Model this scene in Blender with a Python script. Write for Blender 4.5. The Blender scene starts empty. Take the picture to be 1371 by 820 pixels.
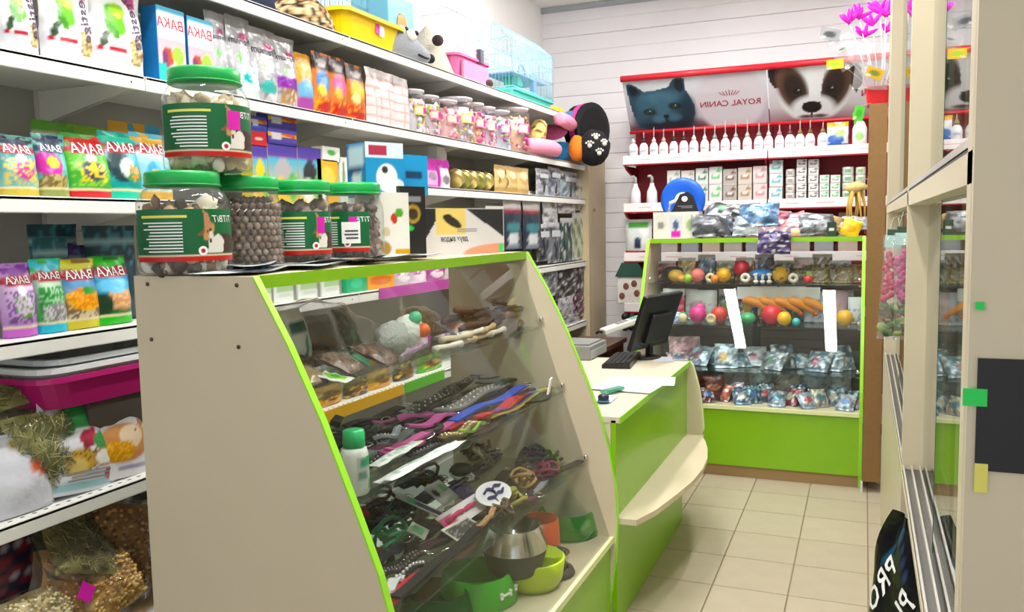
import bpy, bmesh, math, random
import numpy as np
from mathutils import Vector, Matrix, noise

rng = random.Random(7)
sc = bpy.context.scene
col = sc.collection

# ------------------------------------------------------------------ camera
# world: X to the right along the back wall, Y away from the camera, Z up; metres
F_PX, YAW, PITCH, ROLL = 1130.0, math.radians(22.67), math.radians(5.30), math.radians(-1.128)
CAM = Vector((0.0, 0.0, 1.5))
_fw = Vector((-math.sin(YAW) * math.cos(PITCH), math.cos(YAW) * math.cos(PITCH), -math.sin(PITCH)))
_r0 = Vector((math.cos(YAW), math.sin(YAW), 0.0))
_u0 = _r0.cross(_fw)
_rt = math.cos(ROLL) * _r0 + math.sin(ROLL) * _u0
_up = -math.sin(ROLL) * _r0 + math.cos(ROLL) * _u0
cam_data = bpy.data.cameras.new('camera')
cam_data.sensor_fit = 'HORIZONTAL'
cam_data.sensor_width = 36.0
cam_data.lens = 36.0 * F_PX / 1371.0
cam_data.clip_start = 0.02
cam = bpy.data.objects.new('camera', cam_data)
col.objects.link(cam)
cam.matrix_world = Matrix(((_rt.x, _up.x, -_fw.x, CAM.x), (_rt.y, _up.y, -_fw.y, CAM.y), (_rt.z, _up.z, -_fw.z, CAM.z), (0, 0, 0, 1)))
sc.camera = cam


def _ray(px, py):
    return (px - 685.5) / F_PX * _rt - (py - 410.0) / F_PX * _up + _fw


def at(px, py, axis, v):                      # where the sight line of a measured point meets the plane axis = v
    d = _ray(px, py)
    i = 'xyz'.index(axis)
    return CAM + d * ((v - CAM[i]) / d[i])


# ------------------------------------------------------------------ world, lamps, exposure
w = bpy.data.worlds.new('daylight')
sc.world = w
w.use_nodes = True
w.node_tree.nodes['Background'].inputs[0].default_value = (0.92, 0.96, 1.0, 1)
w.node_tree.nodes['Background'].inputs[1].default_value = 1.15
sc.view_settings.view_transform = 'Standard'
sc.view_settings.look = 'None'
sc.view_settings.gamma = 1.0
sc.view_settings.use_curve_mapping = False
sc.view_settings.exposure = 0.08
LAMP_STRENGTH = 80.0
CEIL = 3.2
LAMPS = [(-1.27, 1.73), (-0.31, 1.73), (-1.27, 4.55), (-0.31, 4.55)]


# ------------------------------------------------------------------ colours and materials
def C(h):
    if not isinstance(h, str):
        return tuple(h[:3])
    h = h.lstrip('#')
    v = [int(h[i:i + 2], 16) / 255 for i in (0, 2, 4)]
    return tuple(x / 12.92 if x <= .04045 else ((x + .055) / 1.055) ** 2.4 for x in v)


_mats = {}


def _new(name):
    m = bpy.data.materials.new(name)
    m.use_nodes = True
    nt = m.node_tree
    return m, nt, nt.nodes['Principled BSDF'], nt.nodes['Material Output']


def plain(name, hexcol=None, rough=.45, metal=0.0, var=.06, scale=14.0, bump=0.0, spec=.5, coat=0.0):
    if name in _mats:
        return _mats[name]
    m, nt, b, o = _new(name)
    c = C(hexcol)
    n = nt.nodes.new('ShaderNodeTexNoise')
    n.inputs['Scale'].default_value = scale
    n.inputs['Detail'].default_value = 3
    tc = nt.nodes.new('ShaderNodeTexCoord')
    nt.links.new(tc.outputs['Object'], n.inputs['Vector'])
    mx = nt.nodes.new('ShaderNodeMix')
    mx.data_type = 'RGBA'
    mx.inputs[6].default_value = (*[x * (1 - var) for x in c], 1)
    mx.inputs[7].default_value = (*[min(1, x * (1 + var)) for x in c], 1)
    nt.links.new(n.outputs['Fac'], mx.inputs[0])
    nt.links.new(mx.outputs[2], b.inputs['Base Color'])
    b.inputs['Roughness'].default_value = rough
    b.inputs['Metallic'].default_value = metal
    b.inputs['Specular IOR Level'].default_value = spec
    b.inputs['Coat Weight'].default_value = coat
    if bump:
        bp = nt.nodes.new('ShaderNodeBump')
        bp.inputs['Strength'].default_value = bump
        bp.inputs['Distance'].default_value = .01
        nt.links.new(n.outputs['Fac'], bp.inputs['Height'])
        nt.links.new(bp.outputs['Normal'], b.inputs['Normal'])
    _mats[name] = m
    return m


def printed(name, rough=.35, metal=0.0, bump=.25, scale=30.0, trans=0.0):
    if name in _mats:
        return _mats[name]
    m, nt, b, o = _new(name)
    a = nt.nodes.new('ShaderNodeAttribute')
    a.attribute_name = 'Col'
    nt.links.new(a.outputs['Color'], b.inputs['Base Color'])
    b.inputs['Roughness'].default_value = rough
    b.inputs['Metallic'].default_value = metal
    if bump:
        n = nt.nodes.new('ShaderNodeTexNoise')
        n.inputs['Scale'].default_value = scale
        tc = nt.nodes.new('ShaderNodeTexCoord')
        nt.links.new(tc.outputs['Object'], n.inputs['Vector'])
        bp = nt.nodes.new('ShaderNodeBump')
        bp.inputs['Strength'].default_value = bump
        bp.inputs['Distance'].default_value = .012
        nt.links.new(n.outputs['Fac'], bp.inputs['Height'])
        nt.links.new(bp.outputs['Normal'], b.inputs['Normal'])
    _mats[name] = m
    return m


def clear(name, tint='#ffffff', rough=.02, ior=1.45, density=0.0, bump=0.0, scale=25.0, dense_col='#ffffff'):
    """thin clear sheet: passes light straight, reflects by Fresnel; density adds a milky share"""
    if name in _mats:
        return _mats[name]
    m, nt, b, o = _new(name)
    nt.nodes.remove(b)
    t = nt.nodes.new('ShaderNodeBsdfTransparent')
    t.inputs[0].default_value = (*C(tint), 1)
    g = nt.nodes.new('ShaderNodeBsdfGlossy')
    g.inputs['Roughness'].default_value = rough
    lw = nt.nodes.new('ShaderNodeLayerWeight')         # Schlick reflectance, the same from both sides of the sheet
    lw.inputs[0].default_value = .5
    pw = nt.nodes.new('ShaderNodeMath')
    pw.operation = 'POWER'
    pw.inputs[1].default_value = 5.0
    f0 = ((ior - 1) / (ior + 1)) ** 2
    fr = nt.nodes.new('ShaderNodeMath')
    fr.operation = 'MULTIPLY_ADD'
    fr.inputs[1].default_value = 1 - f0
    fr.inputs[2].default_value = f0
    nt.links.new(lw.outputs['Facing'], pw.inputs[0])
    nt.links.new(pw.outputs[0], fr.inputs[0])
    mx = nt.nodes.new('ShaderNodeMixShader')
    nt.links.new(fr.outputs[0], mx.inputs[0])
    last = t
    if density:
        d = nt.nodes.new('ShaderNodeBsdfDiffuse')
        d.inputs[0].default_value = (*C(dense_col), 1)
        m2 = nt.nodes.new('ShaderNodeMixShader')
        m2.inputs[0].default_value = density
        nt.links.new(t.outputs[0], m2.inputs[1])
        nt.links.new(d.outputs[0], m2.inputs[2])
        last = m2
    nt.links.new(last.outputs[0], mx.inputs[1])
    nt.links.new(g.outputs[0], mx.inputs[2])
    nt.links.new(mx.outputs[0], o.inputs[0])
    if bump:
        n = nt.nodes.new('ShaderNodeTexNoise')
        n.inputs['Scale'].default_value = scale
        tc = nt.nodes.new('ShaderNodeTexCoord')
        nt.links.new(tc.outputs['Object'], n.inputs['Vector'])
        bp = nt.nodes.new('ShaderNodeBump')
        bp.inputs['Strength'].default_value = bump
        bp.inputs['Distance'].default_value = .02
        nt.links.new(n.outputs['Fac'], bp.inputs['Height'])
        nt.links.new(bp.outputs['Normal'], g.inputs['Normal'])
        nt.links.new(bp.outputs['Normal'], lw.inputs['Normal'])
    _mats[name] = m
    return m


def emitter(name, strength):
    m, nt, b, o = _new(name)
    b.inputs['Base Color'].default_value = (1, 1, 1, 1)
    b.inputs['Emission Color'].default_value = (1.0, .985, .95, 1)
    b.inputs['Emission Strength'].default_value = strength
    _mats[name] = m
    return m


CREAM = plain('cream_laminate', '#d6c9ae', .42, var=.03, scale=5)
LIME = plain('lime_laminate', '#86c00c', .32, var=.03, scale=4, coat=.15)
LIME_EDGE = plain('lime_edge_band', '#9fe834', .35, var=.03)
WHITE = plain('white_metal', '#ecebe6', .35, var=.02)
GREYBACK = plain('grey_panel', '#a9a69d', .6, var=.05)
CHROME = plain('chrome', '#d8d8d8', .16, metal=1.0, var=.02)
BLACK = plain('black_plastic', '#131315', .35)
GLASS = clear('pane_glass', '#fafdfb', .0, 1.45)
GLASS_EDGE = clear('glass_shelf', '#eef8f3', .02, 1.5, density=.015, dense_col='#9fd0bd')
FILM = clear('clear_film', '#f6f6f8', .08, 1.45, density=.10, bump=.5)
FILM_T = clear('thin_film', '#fdfdfd', .08, 1.38, density=.03, bump=.5)
CASE_GLASS = clear('case_glass', '#fcfefd', .0, 1.36)
PET = clear('clear_jar_plastic', '#f3f6f4', .05, 1.35, density=.05)
PRINT = printed('printed_pack')
PRINT_M = printed('printed_card', .5, bump=.05)
PRINT_F = printed('printed_foil', .28, metal=.25, bump=.5)
INK_W = plain('white_ink', '#f6f4f4', .5, var=0)
INK_K = plain('dark_ink', '#2b2630', .5, var=0)
INK_R = plain('red_ink', '#c01f35', .5, var=0)
INK_G = plain('grey_ink', '#8b8792', .5, var=0)
MAGENTA = plain('magenta_sticker', '#d312a8', .5, var=.02)
GREENTAG = plain('green_sticker', '#29d06a', .5, var=.02)


# ------------------------------------------------------------------ painting a print by coordinates on the pack
def sstep(x, w):
    return np.clip(x / w + .5, 0, 1)


def paint(layers, U, V, base):
    n = len(U)
    out = np.tile(np.array(C(base)), (n, 1))
    for L in layers:
        k = L[0]
        if k == 'r':
            _, u0, v0, u1, v1, c = L
            m = ((U >= u0) & (U <= u1) & (V >= v0) & (V <= v1)).astype(float)
        elif k == 'e':
            _, cu, cv, ru, rv, c = L[:6]
            a = L[6] if len(L) > 6 else 0
            du, dv = U - cu, V - cv
            x = du * math.cos(a) + dv * math.sin(a)
            y = -du * math.sin(a) + dv * math.cos(a)
            d = np.sqrt((x / ru) ** 2 + (y / rv) ** 2)
            m = sstep(1 - d, L[7] if len(L) > 7 else .12)
        elif k == 'n':                         # speckle of a second colour inside a rectangle
            _, u0, v0, u1, v1, c, share, seed = L
            r = np.random.RandomState(seed).rand(n)
            m = ((U >= u0) & (U <= u1) & (V >= v0) & (V <= v1) & (r < share)).astype(float)
        elif k == 'p':                         # polygon
            _, pts, c = L
            ins = np.zeros(n, bool)
            j = len(pts) - 1
            for i in range(len(pts)):
                xi, yi = pts[i]
                xj, yj = pts[j]
                if yi != yj:
                    cr = ((yi > V) != (yj > V)) & (U < (xj - xi) * (V - yi) / (yj - yi) + xi)
                    ins ^= cr
                j = i
            m = ins.astype(float)
        elif k == 'g':                         # print that runs from one colour to another
            _, v0, v1, ca, cb = L
            t = np.clip((V - v0) / (v1 - v0), 0, 1)[:, None]
            sel = (V >= min(v0, v1)) & (V <= max(v0, v1))
            g = np.array(C(ca)) * (1 - t) + np.array(C(cb)) * t
            out[sel] = g[sel]
            continue
        elif k == 'b':                         # soft blotches: pictures of a print, and painted light and shade of its folds
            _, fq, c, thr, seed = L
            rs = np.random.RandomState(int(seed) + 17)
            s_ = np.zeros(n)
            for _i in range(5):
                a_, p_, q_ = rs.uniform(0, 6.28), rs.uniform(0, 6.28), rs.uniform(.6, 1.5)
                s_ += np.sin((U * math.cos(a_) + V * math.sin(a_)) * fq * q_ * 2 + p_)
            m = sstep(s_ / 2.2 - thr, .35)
        c = np.array(C(c))
        out = out * (1 - m[:, None]) + c * m[:, None]
    lum = out.mean(axis=1, keepdims=True)
    return np.clip((lum + (out - lum) * 1.12) * .86, 0, 1)     # printing inks reflect less than paper white


def tone(c, k):
    c = C(c)
    return tuple(min(1, x * k + (.08 if k > 1 else 0)) for x in c)


def painted_folds(c, s, f=7):
    return [('b', f, tone(c, 1.7), .25, s), ('b', f * 1.4, tone(c, .45), .35, s + 3), ('b', f * 2.2, '#eef0f2', .75, s + 7)]  # paler and darker fold tones, then near-white highlights, painted into the print


# ------------------------------------------------------------------ mesh building
class MB:
    def __init__(self):
        self.v, self.f, self.c, self.mi, self.sm = [], [], [], [], []
        self.hascol = False

    def add(self, verts, faces, cols=None, mat=0, smooth=False, M=None):
        o = len(self.v)
        if M is not None:
            verts = [M @ Vector(p) for p in verts]
        self.v += [tuple(p) for p in verts]
        self.f += [tuple(i + o for i in f) for f in faces]
        self.mi += [mat] * len(faces)
        self.sm += [smooth] * len(faces)
        if cols is None:
            cols = [(1, 1, 1)] * len(verts)
        elif len(cols) == 3 and not hasattr(cols[0], '__len__'):
            cols = [tuple(cols)] * len(verts)
            self.hascol = True
        else:
            self.hascol = True
        self.c += [tuple(x) for x in cols]
        return self

    def box(self, c, s, mat=0, cols=None, M=None, bev=0.0):
        x, y, z = c
        a, b, d = s[0] / 2, s[1] / 2, s[2] / 2
        if bev <= 0:
            v = [(x + i * a, y + j * b, z + k * d) for i in (-1, 1) for j in (-1, 1) for k in (-1, 1)]
            f = [(0, 1, 3, 2), (4, 6, 7, 5), (0, 4, 5, 1), (2, 3, 7, 6), (0, 2, 6, 4), (1, 5, 7, 3)]
            return self.add(v, f, cols, mat, False, M)
        bm = bmesh.new()
        bmesh.ops.create_cube(bm, size=1)
        bmesh.ops.scale(bm, vec=s, verts=bm.verts)
        bmesh.ops.bevel(bm, geom=bm.edges[:], offset=bev, segments=2, affect='EDGES', profile=.5)
        bmesh.ops.translate(bm, vec=c, verts=bm.verts)
        v = [p.co.copy() for p in bm.verts]
        f = [[q.index for q in p.verts] for p in bm.faces]
        bm.free()
        return self.add(v, f, cols, mat, False, M)

    def prism(self, pts, plane, t0, t1, mat=0, cols=None, M=None):
        """outline extruded: plane 'yz' along x, 'xz' along y, 'xy' along z"""
        def mk(p, t):
            return {'yz': (t, p[0], p[1]), 'xz': (p[0], t, p[1]), 'xy': (p[0], p[1], t)}[plane]
        n = len(pts)
        v = [mk(p, t0) for p in pts] + [mk(p, t1) for p in pts]
        f = [tuple(range(n))[::-1], tuple(range(n, 2 * n))] + [(i, (i + 1) % n, n + (i + 1) % n, n + i) for i in range(n)]
        return self.add(v, f, cols, mat, False, M)

    def lathe(self, prof, seg=24, mat=0, cols=None, M=None, smooth=True, cap=True, sx=1.0, sy=1.0):
        """prof: (radius, z) from bottom to top; cols one per ring or one"""
        v, f, cc = [], [], []
        per = cols is not None and hasattr(cols[0], '__len__')
        for i, (r, z) in enumerate(prof):
            for k in range(seg):
                a = 2 * math.pi * k / seg
                v.append((r * math.cos(a) * sx, r * math.sin(a) * sy, z))
                cc.append(cols[i] if per else None)
        for i in range(len(prof) - 1):
            for k in range(seg):
                k2 = (k + 1) % seg
                f.append((i * seg + k, i * seg + k2, (i + 1) * seg + k2, (i + 1) * seg + k))
        if cap:
            if prof[0][0] > 1e-5:
                f.append(tuple(range(seg))[::-1])
            if prof[-1][0] > 1e-5:
                f.append(tuple((len(prof) - 1) * seg + k for k in range(seg)))
        return self.add(v, f, cc if per else cols, mat, smooth, M)

    def tube(self, pts, r, seg=6, mat=0, cols=None, M=None, closed=False, flat=1.0):
        pts = [Vector(p) for p in pts]
        v, f = [], []
        n = len(pts)
        prev = None
        for i, p in enumerate(pts):
            if closed:
                t = pts[(i + 1) % n] - pts[i - 1]
            else:
                t = pts[min(i + 1, n - 1)] - pts[max(i - 1, 0)]
            t = t.normalized() if t.length > 1e-9 else Vector((0, 0, 1))
            ref = Vector((0, 0, 1)) if abs(t.z) < .93 else Vector((1, 0, 0))
            a = t.cross(ref).normalized()
            b = a.cross(t).normalized()
            rr = r[i] if hasattr(r, '__len__') else r
            for k in range(seg):
                q = 2 * math.pi * k / seg
                v.append(p + a * (math.cos(q) * rr) + b * (math.sin(q) * rr * flat))
        m = n if closed else n - 1
        for i in range(m):
            for k in range(seg):
                i2, k2 = (i + 1) % n, (k + 1) % seg
                f.append((i * seg + k, i * seg + k2, i2 * seg + k2, i2 * seg + k))
        if not closed:
            f.append(tuple(range(seg))[::-1])
            f.append(tuple((n - 1) * seg + k for k in range(seg)))
        return self.add(v, f, cols, mat, True, M)

    def blob(self, c, r, mat=0, cols=None, seg=8, rings=5, amp=0.0, seed=0, rot=None, spike=0.0):
        """lumpy ellipsoid; r = (rx, ry, rz)"""
        if not hasattr(r, '__len__'):
            r = (r, r, r)
        v, f = [], []
        R = rot.to_matrix() if rot is not None else None
        for i in range(rings + 1):
            th = math.pi * i / rings
            for k in range(seg):
                a = 2 * math.pi * k / seg
                d = Vector((math.sin(th) * math.cos(a), math.sin(th) * math.sin(a), -math.cos(th)))
                s = 1.0
                if amp:
                    s += amp * noise.noise(d * 2.2 + Vector((seed * 3.1, seed * 1.7, 0)))
                if spike and (i + k) % 2 == 0 and 0 < i < rings:
                    s += spike
                p = Vector((d.x * r[0], d.y * r[1], d.z * r[2])) * s
                if R is not None:
                    p = R @ p
                v.append(p + Vector(c))
        for i in range(rings):
            for k in range(seg):
                k2 = (k + 1) % seg
                f.append((i * seg + k, i * seg + k2, (i + 1) * seg + k2, (i + 1) * seg + k))
        return self.add(v, f, cols, mat, True)

    def grid(self, fn, nu, nv, mat=0, layers=None, base='#ffffff', smooth=True, flip=False, M=None):
        u = np.linspace(0, 1, nu + 1)
        vv = np.linspace(0, 1, nv + 1)
        verts = [fn(a, b) for b in vv for a in u]
        cols = None
        if layers is not None:
            U = np.tile(u, nv + 1)
            V = np.repeat(vv, nu + 1)
            cols = paint(layers, U, V, base)
        f = []
        for j in range(nv):
            for i in range(nu):
                a = j * (nu + 1) + i
                q = (a, a + 1, a + nu + 2, a + nu + 1)
                f.append(q[::-1] if flip else q)
        return self.add(verts, f, cols, mat, smooth, M)

    def mesh(self, name, mats):
        me = bpy.data.meshes.new(name)
        me.from_pydata(self.v, [], self.f)
        for m in (mats if isinstance(mats, (list, tuple)) else [mats]):
            me.materials.append(m)
        me.polygons.foreach_set('material_index', self.mi)
        me.polygons.foreach_set('use_smooth', self.sm)
        if self.hascol:
            ca = me.color_attributes.new('Col', 'FLOAT_COLOR', 'POINT')
            ca.data.foreach_set('color', [x for c in self.c for x in (*c, 1.0)])
        me.update()
        return me

    def build(self, name, mats, parent=None, loc=None, rot=None):
        return link(name, self.mesh(name, mats), parent, loc, rot)


def link(name, me, parent=None, loc=None, rot=None):
    o = bpy.data.objects.new(name, me)
    col.objects.link(o)
    if parent is not None:
        o.parent = parent
    if loc is not None:
        o.location = loc
    if rot is not None:
        o.rotation_euler = rot
    return o


def tag(o, label, cat, group=None, kind=None):
    o['label'] = label
    o['category'] = cat
    if group:
        o['group'] = group
    if kind:
        o['kind'] = kind
    return o


def thing(name, label, cat, loc=(0, 0, 0), rotz=0.0, group=None):
    o = link(name, None, None, loc, (0, 0, rotz))
    o.empty_display_size = .05
    return tag(o, label, cat, group)


def struct(name, mb, mats, parent=None, loc=None, rot=None):
    o = mb.build(name, mats, parent, loc, rot)
    if parent is None:
        o['kind'] = 'structure'
    return o


def dup(src, loc=None, rotz=None, label=None, group=None):
    r = src.copy()
    col.objects.link(r)
    for ch in src.children:
        c = ch.copy()
        col.objects.link(c)
        c.parent = r
        for g in ch.children:
            d = g.copy()
            col.objects.link(d)
            d.parent = c
    if loc is not None:
        r.location = loc
    if rotz is not None:
        r.rotation_euler = (0, 0, rotz)
    if label:
        r['label'] = label
    if group:
        r['group'] = group
    return r


ORD = ['first', 'second', 'third', 'fourth', 'fifth', 'sixth', 'seventh', 'eighth', 'ninth', 'tenth', 'eleventh', 'twelfth', 'thirteenth',
       'fourteenth', 'fifteenth', 'sixteenth', 'seventeenth', 'eighteenth', 'nineteenth', 'twentieth', 'twenty-first', 'twenty-second',
       'twenty-third', 'twenty-fourth', 'twenty-fifth', 'twenty-sixth', 'twenty-seventh', 'twenty-eighth', 'twenty-ninth', 'thirtieth']

# lettering: font outlines turned to mesh; the photograph shows every word mirrored
_txt = {}


def text_verts(body, size, mirror=True, shear=0.0, bold=0.0):
    key = (body, size, mirror, shear, bold)
    if key in _txt:
        return _txt[key]
    cu = bpy.data.curves.new('lettering', 'FONT')
    cu.body = body
    cu.size = size
    cu.align_x = 'CENTER'
    cu.align_y = 'CENTER'
    cu.resolution_u = 2
    cu.shear = shear
    cu.offset = bold
    ob = bpy.data.objects.new('lettering', cu)
    col.objects.link(ob)
    bpy.context.view_layer.update()
    me = bpy.data.meshes.new_from_object(ob.evaluated_get(bpy.context.evaluated_depsgraph_get()))
    bpy.data.objects.remove(ob)
    bpy.data.curves.remove(cu)
    s = -1 if mirror else 1
    v = [(p.co.x * s, p.co.y) for p in me.vertices]
    f = [tuple(p.vertices)[::s] for p in me.polygons]
    bpy.data.meshes.remove(me)
    _txt[key] = (v, f)
    return v, f


def letter(mb, body, size, cx, cz, surf, rot=0.0, shear=0.0, mat=0, bold=0.0, mirror=True, sx=1.0):
    """adds mirrored lettering to mb; surf(x, z) -> point on the pack just proud of it"""
    v, f = text_verts(body, size, mirror, shear, bold)
    ca, sa = math.cos(rot), math.sin(rot)
    pts = [surf(cx + (x * sx) * ca - y * sa, cz + (x * sx) * sa + y * ca) for x, y in v]
    return mb.add(pts, f, None, mat)


def flat(y):                                  # lettering on a front face that lies at local y
    return lambda x, z: (x, y, z)


def lines(mb, x0, x1, z0, z1, n, surf, mat=0, fill=.4, seed=1):
    """rows of unreadable small print as thin bars"""
    r = random.Random(seed)
    for i in range(n):
        zc = z1 - (z1 - z0) * (i + .5) / n
        h = (z1 - z0) / n * fill / 2
        a = x0 + (x1 - x0) * r.uniform(0, .35)
        ns = 12
        xs = [a + (x1 - a) * k / ns for k in range(ns + 1)]
        v = [surf(x, zc - h) for x in xs] + [surf(x, zc + h) for x in xs]
        mb.add(v, [(k, k + 1, ns + 2 + k, ns + 1 + k) for k in range(ns)], None, mat)
    return mb

# ================================================================== the room
WALL_Y, WALL_L, WALL_R, BACK_Y = 6.4, -2.36, .72, -2.2
GROUT = plain('grout', '#8d8068', .8, var=.1)
m, nt, b, o = _new('floor_tile')
oi = nt.nodes.new('ShaderNodeObjectInfo')
tc = nt.nodes.new('ShaderNodeTexCoord')
nz = nt.nodes.new('ShaderNodeTexNoise')
nz.inputs['Scale'].default_value = 9
nz.inputs['Detail'].default_value = 5
ad = nt.nodes.new('ShaderNodeMath')
ad.operation = 'MULTIPLY_ADD'
ad.inputs[1].default_value = .35
rp = nt.nodes.new('ShaderNodeValToRGB')
rp.color_ramp.elements[0].color = (*C('#aa9e88'), 1)
rp.color_ramp.elements[1].color = (*C('#beb39d'), 1)
nt.links.new(tc.outputs['Object'], nz.inputs['Vector'])
nt.links.new(oi.outputs['Random'], ad.inputs[0])
nt.links.new(nz.outputs['Fac'], ad.inputs[2])
nt.links.new(ad.outputs[0], rp.inputs[0])
nt.links.new(rp.outputs[0], b.inputs['Base Color'])
b.inputs['Roughness'].default_value = .32
TILE = m
fl = struct('floor', MB().box(((WALL_L + WALL_R) / 2, (BACK_Y + WALL_Y) / 2, -.03), (WALL_R - WALL_L, WALL_Y - BACK_Y, .05)), GROUT)
TX, TY = .300, .3315
tm = MB().box((0, 0, -.004), (TX - .006, TY - .006, .008), bev=.0015).mesh('tile', TILE)
for i in range(-6, 2):
    for j in range(-7, 9):
        link('tile', tm, fl, (.041 + (i + .5) * TX, 3.45 + (j + .5) * TY, 0))
struct('ceiling', MB().box(((WALL_L + WALL_R) / 2, (BACK_Y + WALL_Y) / 2, CEIL + .03), (WALL_R - WALL_L, WALL_Y - BACK_Y, .06)), plain('ceiling_paint', '#f2f1ee', .8, var=.02))
SIDING = plain('white_siding', '#eceaee', .45, var=.02, scale=3)
wb = struct('wall_back', MB().box(((WALL_L + WALL_R) / 2, WALL_Y + .05, CEIL / 2), (WALL_R - WALL_L + .1, .08, CEIL)), plain('siding_groove', '#9f9da6', .7))
pm = MB()
PH = .2286
prof = [(0, .004), (.0, PH * .45), (.006, PH * .47), (.0, PH * .5), (.0, PH - .006), (.011, PH - .003), (.012, PH), (.012, .0)]
pm.prism([(-.012 + p[0], p[1]) for p in prof], 'yz', WALL_L, WALL_R)
pmesh = pm.mesh('siding_plank', SIDING)
for i in range(14):
    link('siding_plank', pmesh, wb, (0, WALL_Y, i * PH))
struct('wall_left', MB().box((WALL_L - .04, (BACK_Y + WALL_Y) / 2, CEIL / 2), (.08, WALL_Y - BACK_Y, CEIL)), plain('wall_paint', '#f1f0ef', .7, var=.02))
struct('wall_right', MB().box((WALL_R + .04, (BACK_Y + WALL_Y) / 2, CEIL / 2), (.08, WALL_Y - BACK_Y, CEIL)), _mats['wall_paint'])
struct('trim_1', MB().box(((WALL_L + WALL_R) / 2, WALL_Y - .03, CEIL - .02), (WALL_R - WALL_L, .05, .035)), plain('ceiling_trim', '#9fa6ad', .4))
struct('baseboard_back', MB().box(((WALL_L + WALL_R) / 2, WALL_Y - .02, .035), (WALL_R - WALL_L, .015, .07)), plain('brown_base', '#5b4531', .6))

# ceiling lamps: the two near ones are the ones mirrored in the back showcase
TUBE = emitter('lamp_tube', LAMP_STRENGTH)
lamp_names = ['ceiling lamp above the curved counter showcase', 'ceiling lamp above the customer aisle beside the counter',
              'ceiling lamp above the aisle by the left shelving', 'ceiling lamp in front of the animal posters']
LHOUS = plain('lamp_housing', '#f4f4f2', .4)
for (x, y), nm in zip(LAMPS, lamp_names):
    t = thing('ceiling_lamp', 'long white tubular ' + nm, 'ceiling lamp', (x, y, CEIL), 0, 'ceiling lamps')
    MB().prism([(-.08, 0), (-.06, -.05), (.06, -.05), (.08, 0)], 'xz', -.64, .64).build('housing', LHOUS, t)
    MB().prism([(-.058, -.05), (.058, -.05), (.052, -.066), (-.052, -.066)], 'xz', -.6, .6).build('diffuser', TUBE, t)
    for s in (-.615, .615):
        MB().box((0, s, -.066), (.12, .03, .035)).build('socket', LHOUS, t)

# ================================================================== showcases
PROFILE = [(.62, 0), (.645, .15), (.662, .30), (.667, .42), (.66, .55), (.638, .68), (.603, .81), (.556, .93), (.478, 1.12), (.405, 1.27), (.325, 1.41)]
TOPZ = 1.41


def showcase(label, loc, rotz, L, deck, shelves, toe, back=False):
    t = thing('showcase', label, 'showcase', loc, rotz)
    gd = lambda z: .302 + (.640 - .302) * (1.385 - z) / (1.385 - deck)
    for x0, nm in ((0, 0), (L - .018, 1)):
        p = MB().prism([(0, 0)] + [(-d, z) for d, z in PROFILE] + [(0, TOPZ)], 'yz', x0, x0 + .018).build('end_panel', CREAM, t)
        e = MB()
        pr = [(-d, z) for d, z in PROFILE]
        v, f = [], []
        for d, z in pr:
            for q in ((x0 - .0005, d + .001), (x0 + .0185, d + .001), (x0 + .0185, d - .0035), (x0 - .0005, d - .0035)):
                v.append((q[0], q[1], z))
        for i in range(len(pr) - 1):
            for k in range(4):
                k2 = (k + 1) % 4
                f.append((i * 4 + k, i * 4 + k2, i * 4 + 4 + k2, i * 4 + 4 + k))
        e.add(v, f)
        e.build('edge_band', LIME_EDGE, p)
        if nm == 0:
            for sy, sz in ((.02, 1.392), (.265, 1.392), (.022, 1.27), (.262, 1.262)):
                MB().lathe([(.0045, 0), (.0045, .002), (0, .002)], 10, M=Matrix.Translation((x0, -sy - .02, sz)) @ Matrix.Rotation(-math.pi / 2, 4, 'Y')).build('screw', plain('dark_screw', '#4a4036', .4), p)
    tb = MB().box((L / 2, -.163, TOPZ - .011), (L - .036, .32, .022)).build('top_board', CREAM, t)
    MB().box((L / 2, -.325, TOPZ - .013), (L - .036, .004, .028)).build('edge_band', LIME, tb)
    dk = MB().box((L / 2, -.325, deck - .011), (L - .036, .64, .020)).build('deck_board', CREAM, t)
    MB().box((L / 2, -.650, deck - .009), (L - .036, .012, .022)).build('edge_band', plain('pale_edge', '#e6efb4', .4), dk)
    MB().box((L / 2, -.632, (deck - .02 + toe) / 2), (L - .036, .018, deck - .02 - toe)).build('front_board', LIME, t)
    if toe > .01:
        MB().box((L / 2, -.615, toe / 2), (L - .036, .016, toe)).build('plinth', plain('plinth_board', '#a98a5f', .6), t)
    if back:
        bs = plain('back_slat_wood', '#6a6058', .6, var=.12)
        for k in range(13):
            MB().box((L / 2, -.012, deck + .03 + k * .054), (L - .04, .014, .050)).build('back_slat', bs, t)
        MB().box((L / 2, -.022, deck + .35), (.05, .012, .70)).build('back_post', plain('dark_post', '#3a3632', .5), t)
    # sloping front pane
    a, b2 = (-gd(1.385), 1.385), (-gd(deck), deck + .001)
    MB().prism([a, b2, (b2[0] + .006, b2[1]), (a[0] + .006, a[1])], 'yz', .02, L - .02).build('front_pane', CASE_GLASS, t)
    for z in shelves:
        fr = gd(z) - .012
        s = MB().box((L / 2, -(fr + .03) / 2, z - .003), (L - .04, fr - .03, .006)).build('glass_shelf', GLASS_EDGE, t)
        for x in (.022, L - .022):
            for d in (.08, fr - .05):
                MB().tube([(x - .004 if x < .5 else x + .004, -d, z - .011), (x + .014 if x < .5 else x - .014, -d, z - .011)], .005, 8).build('shelf_peg', CHROME, s)
        for x in (.03, L - .03):
            MB().blob((x, -gd(z) - .002, z + .03), (.011, .008, .011), seg=10, rings=6).build('glass_clamp', CHROME, t)
    return t


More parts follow.
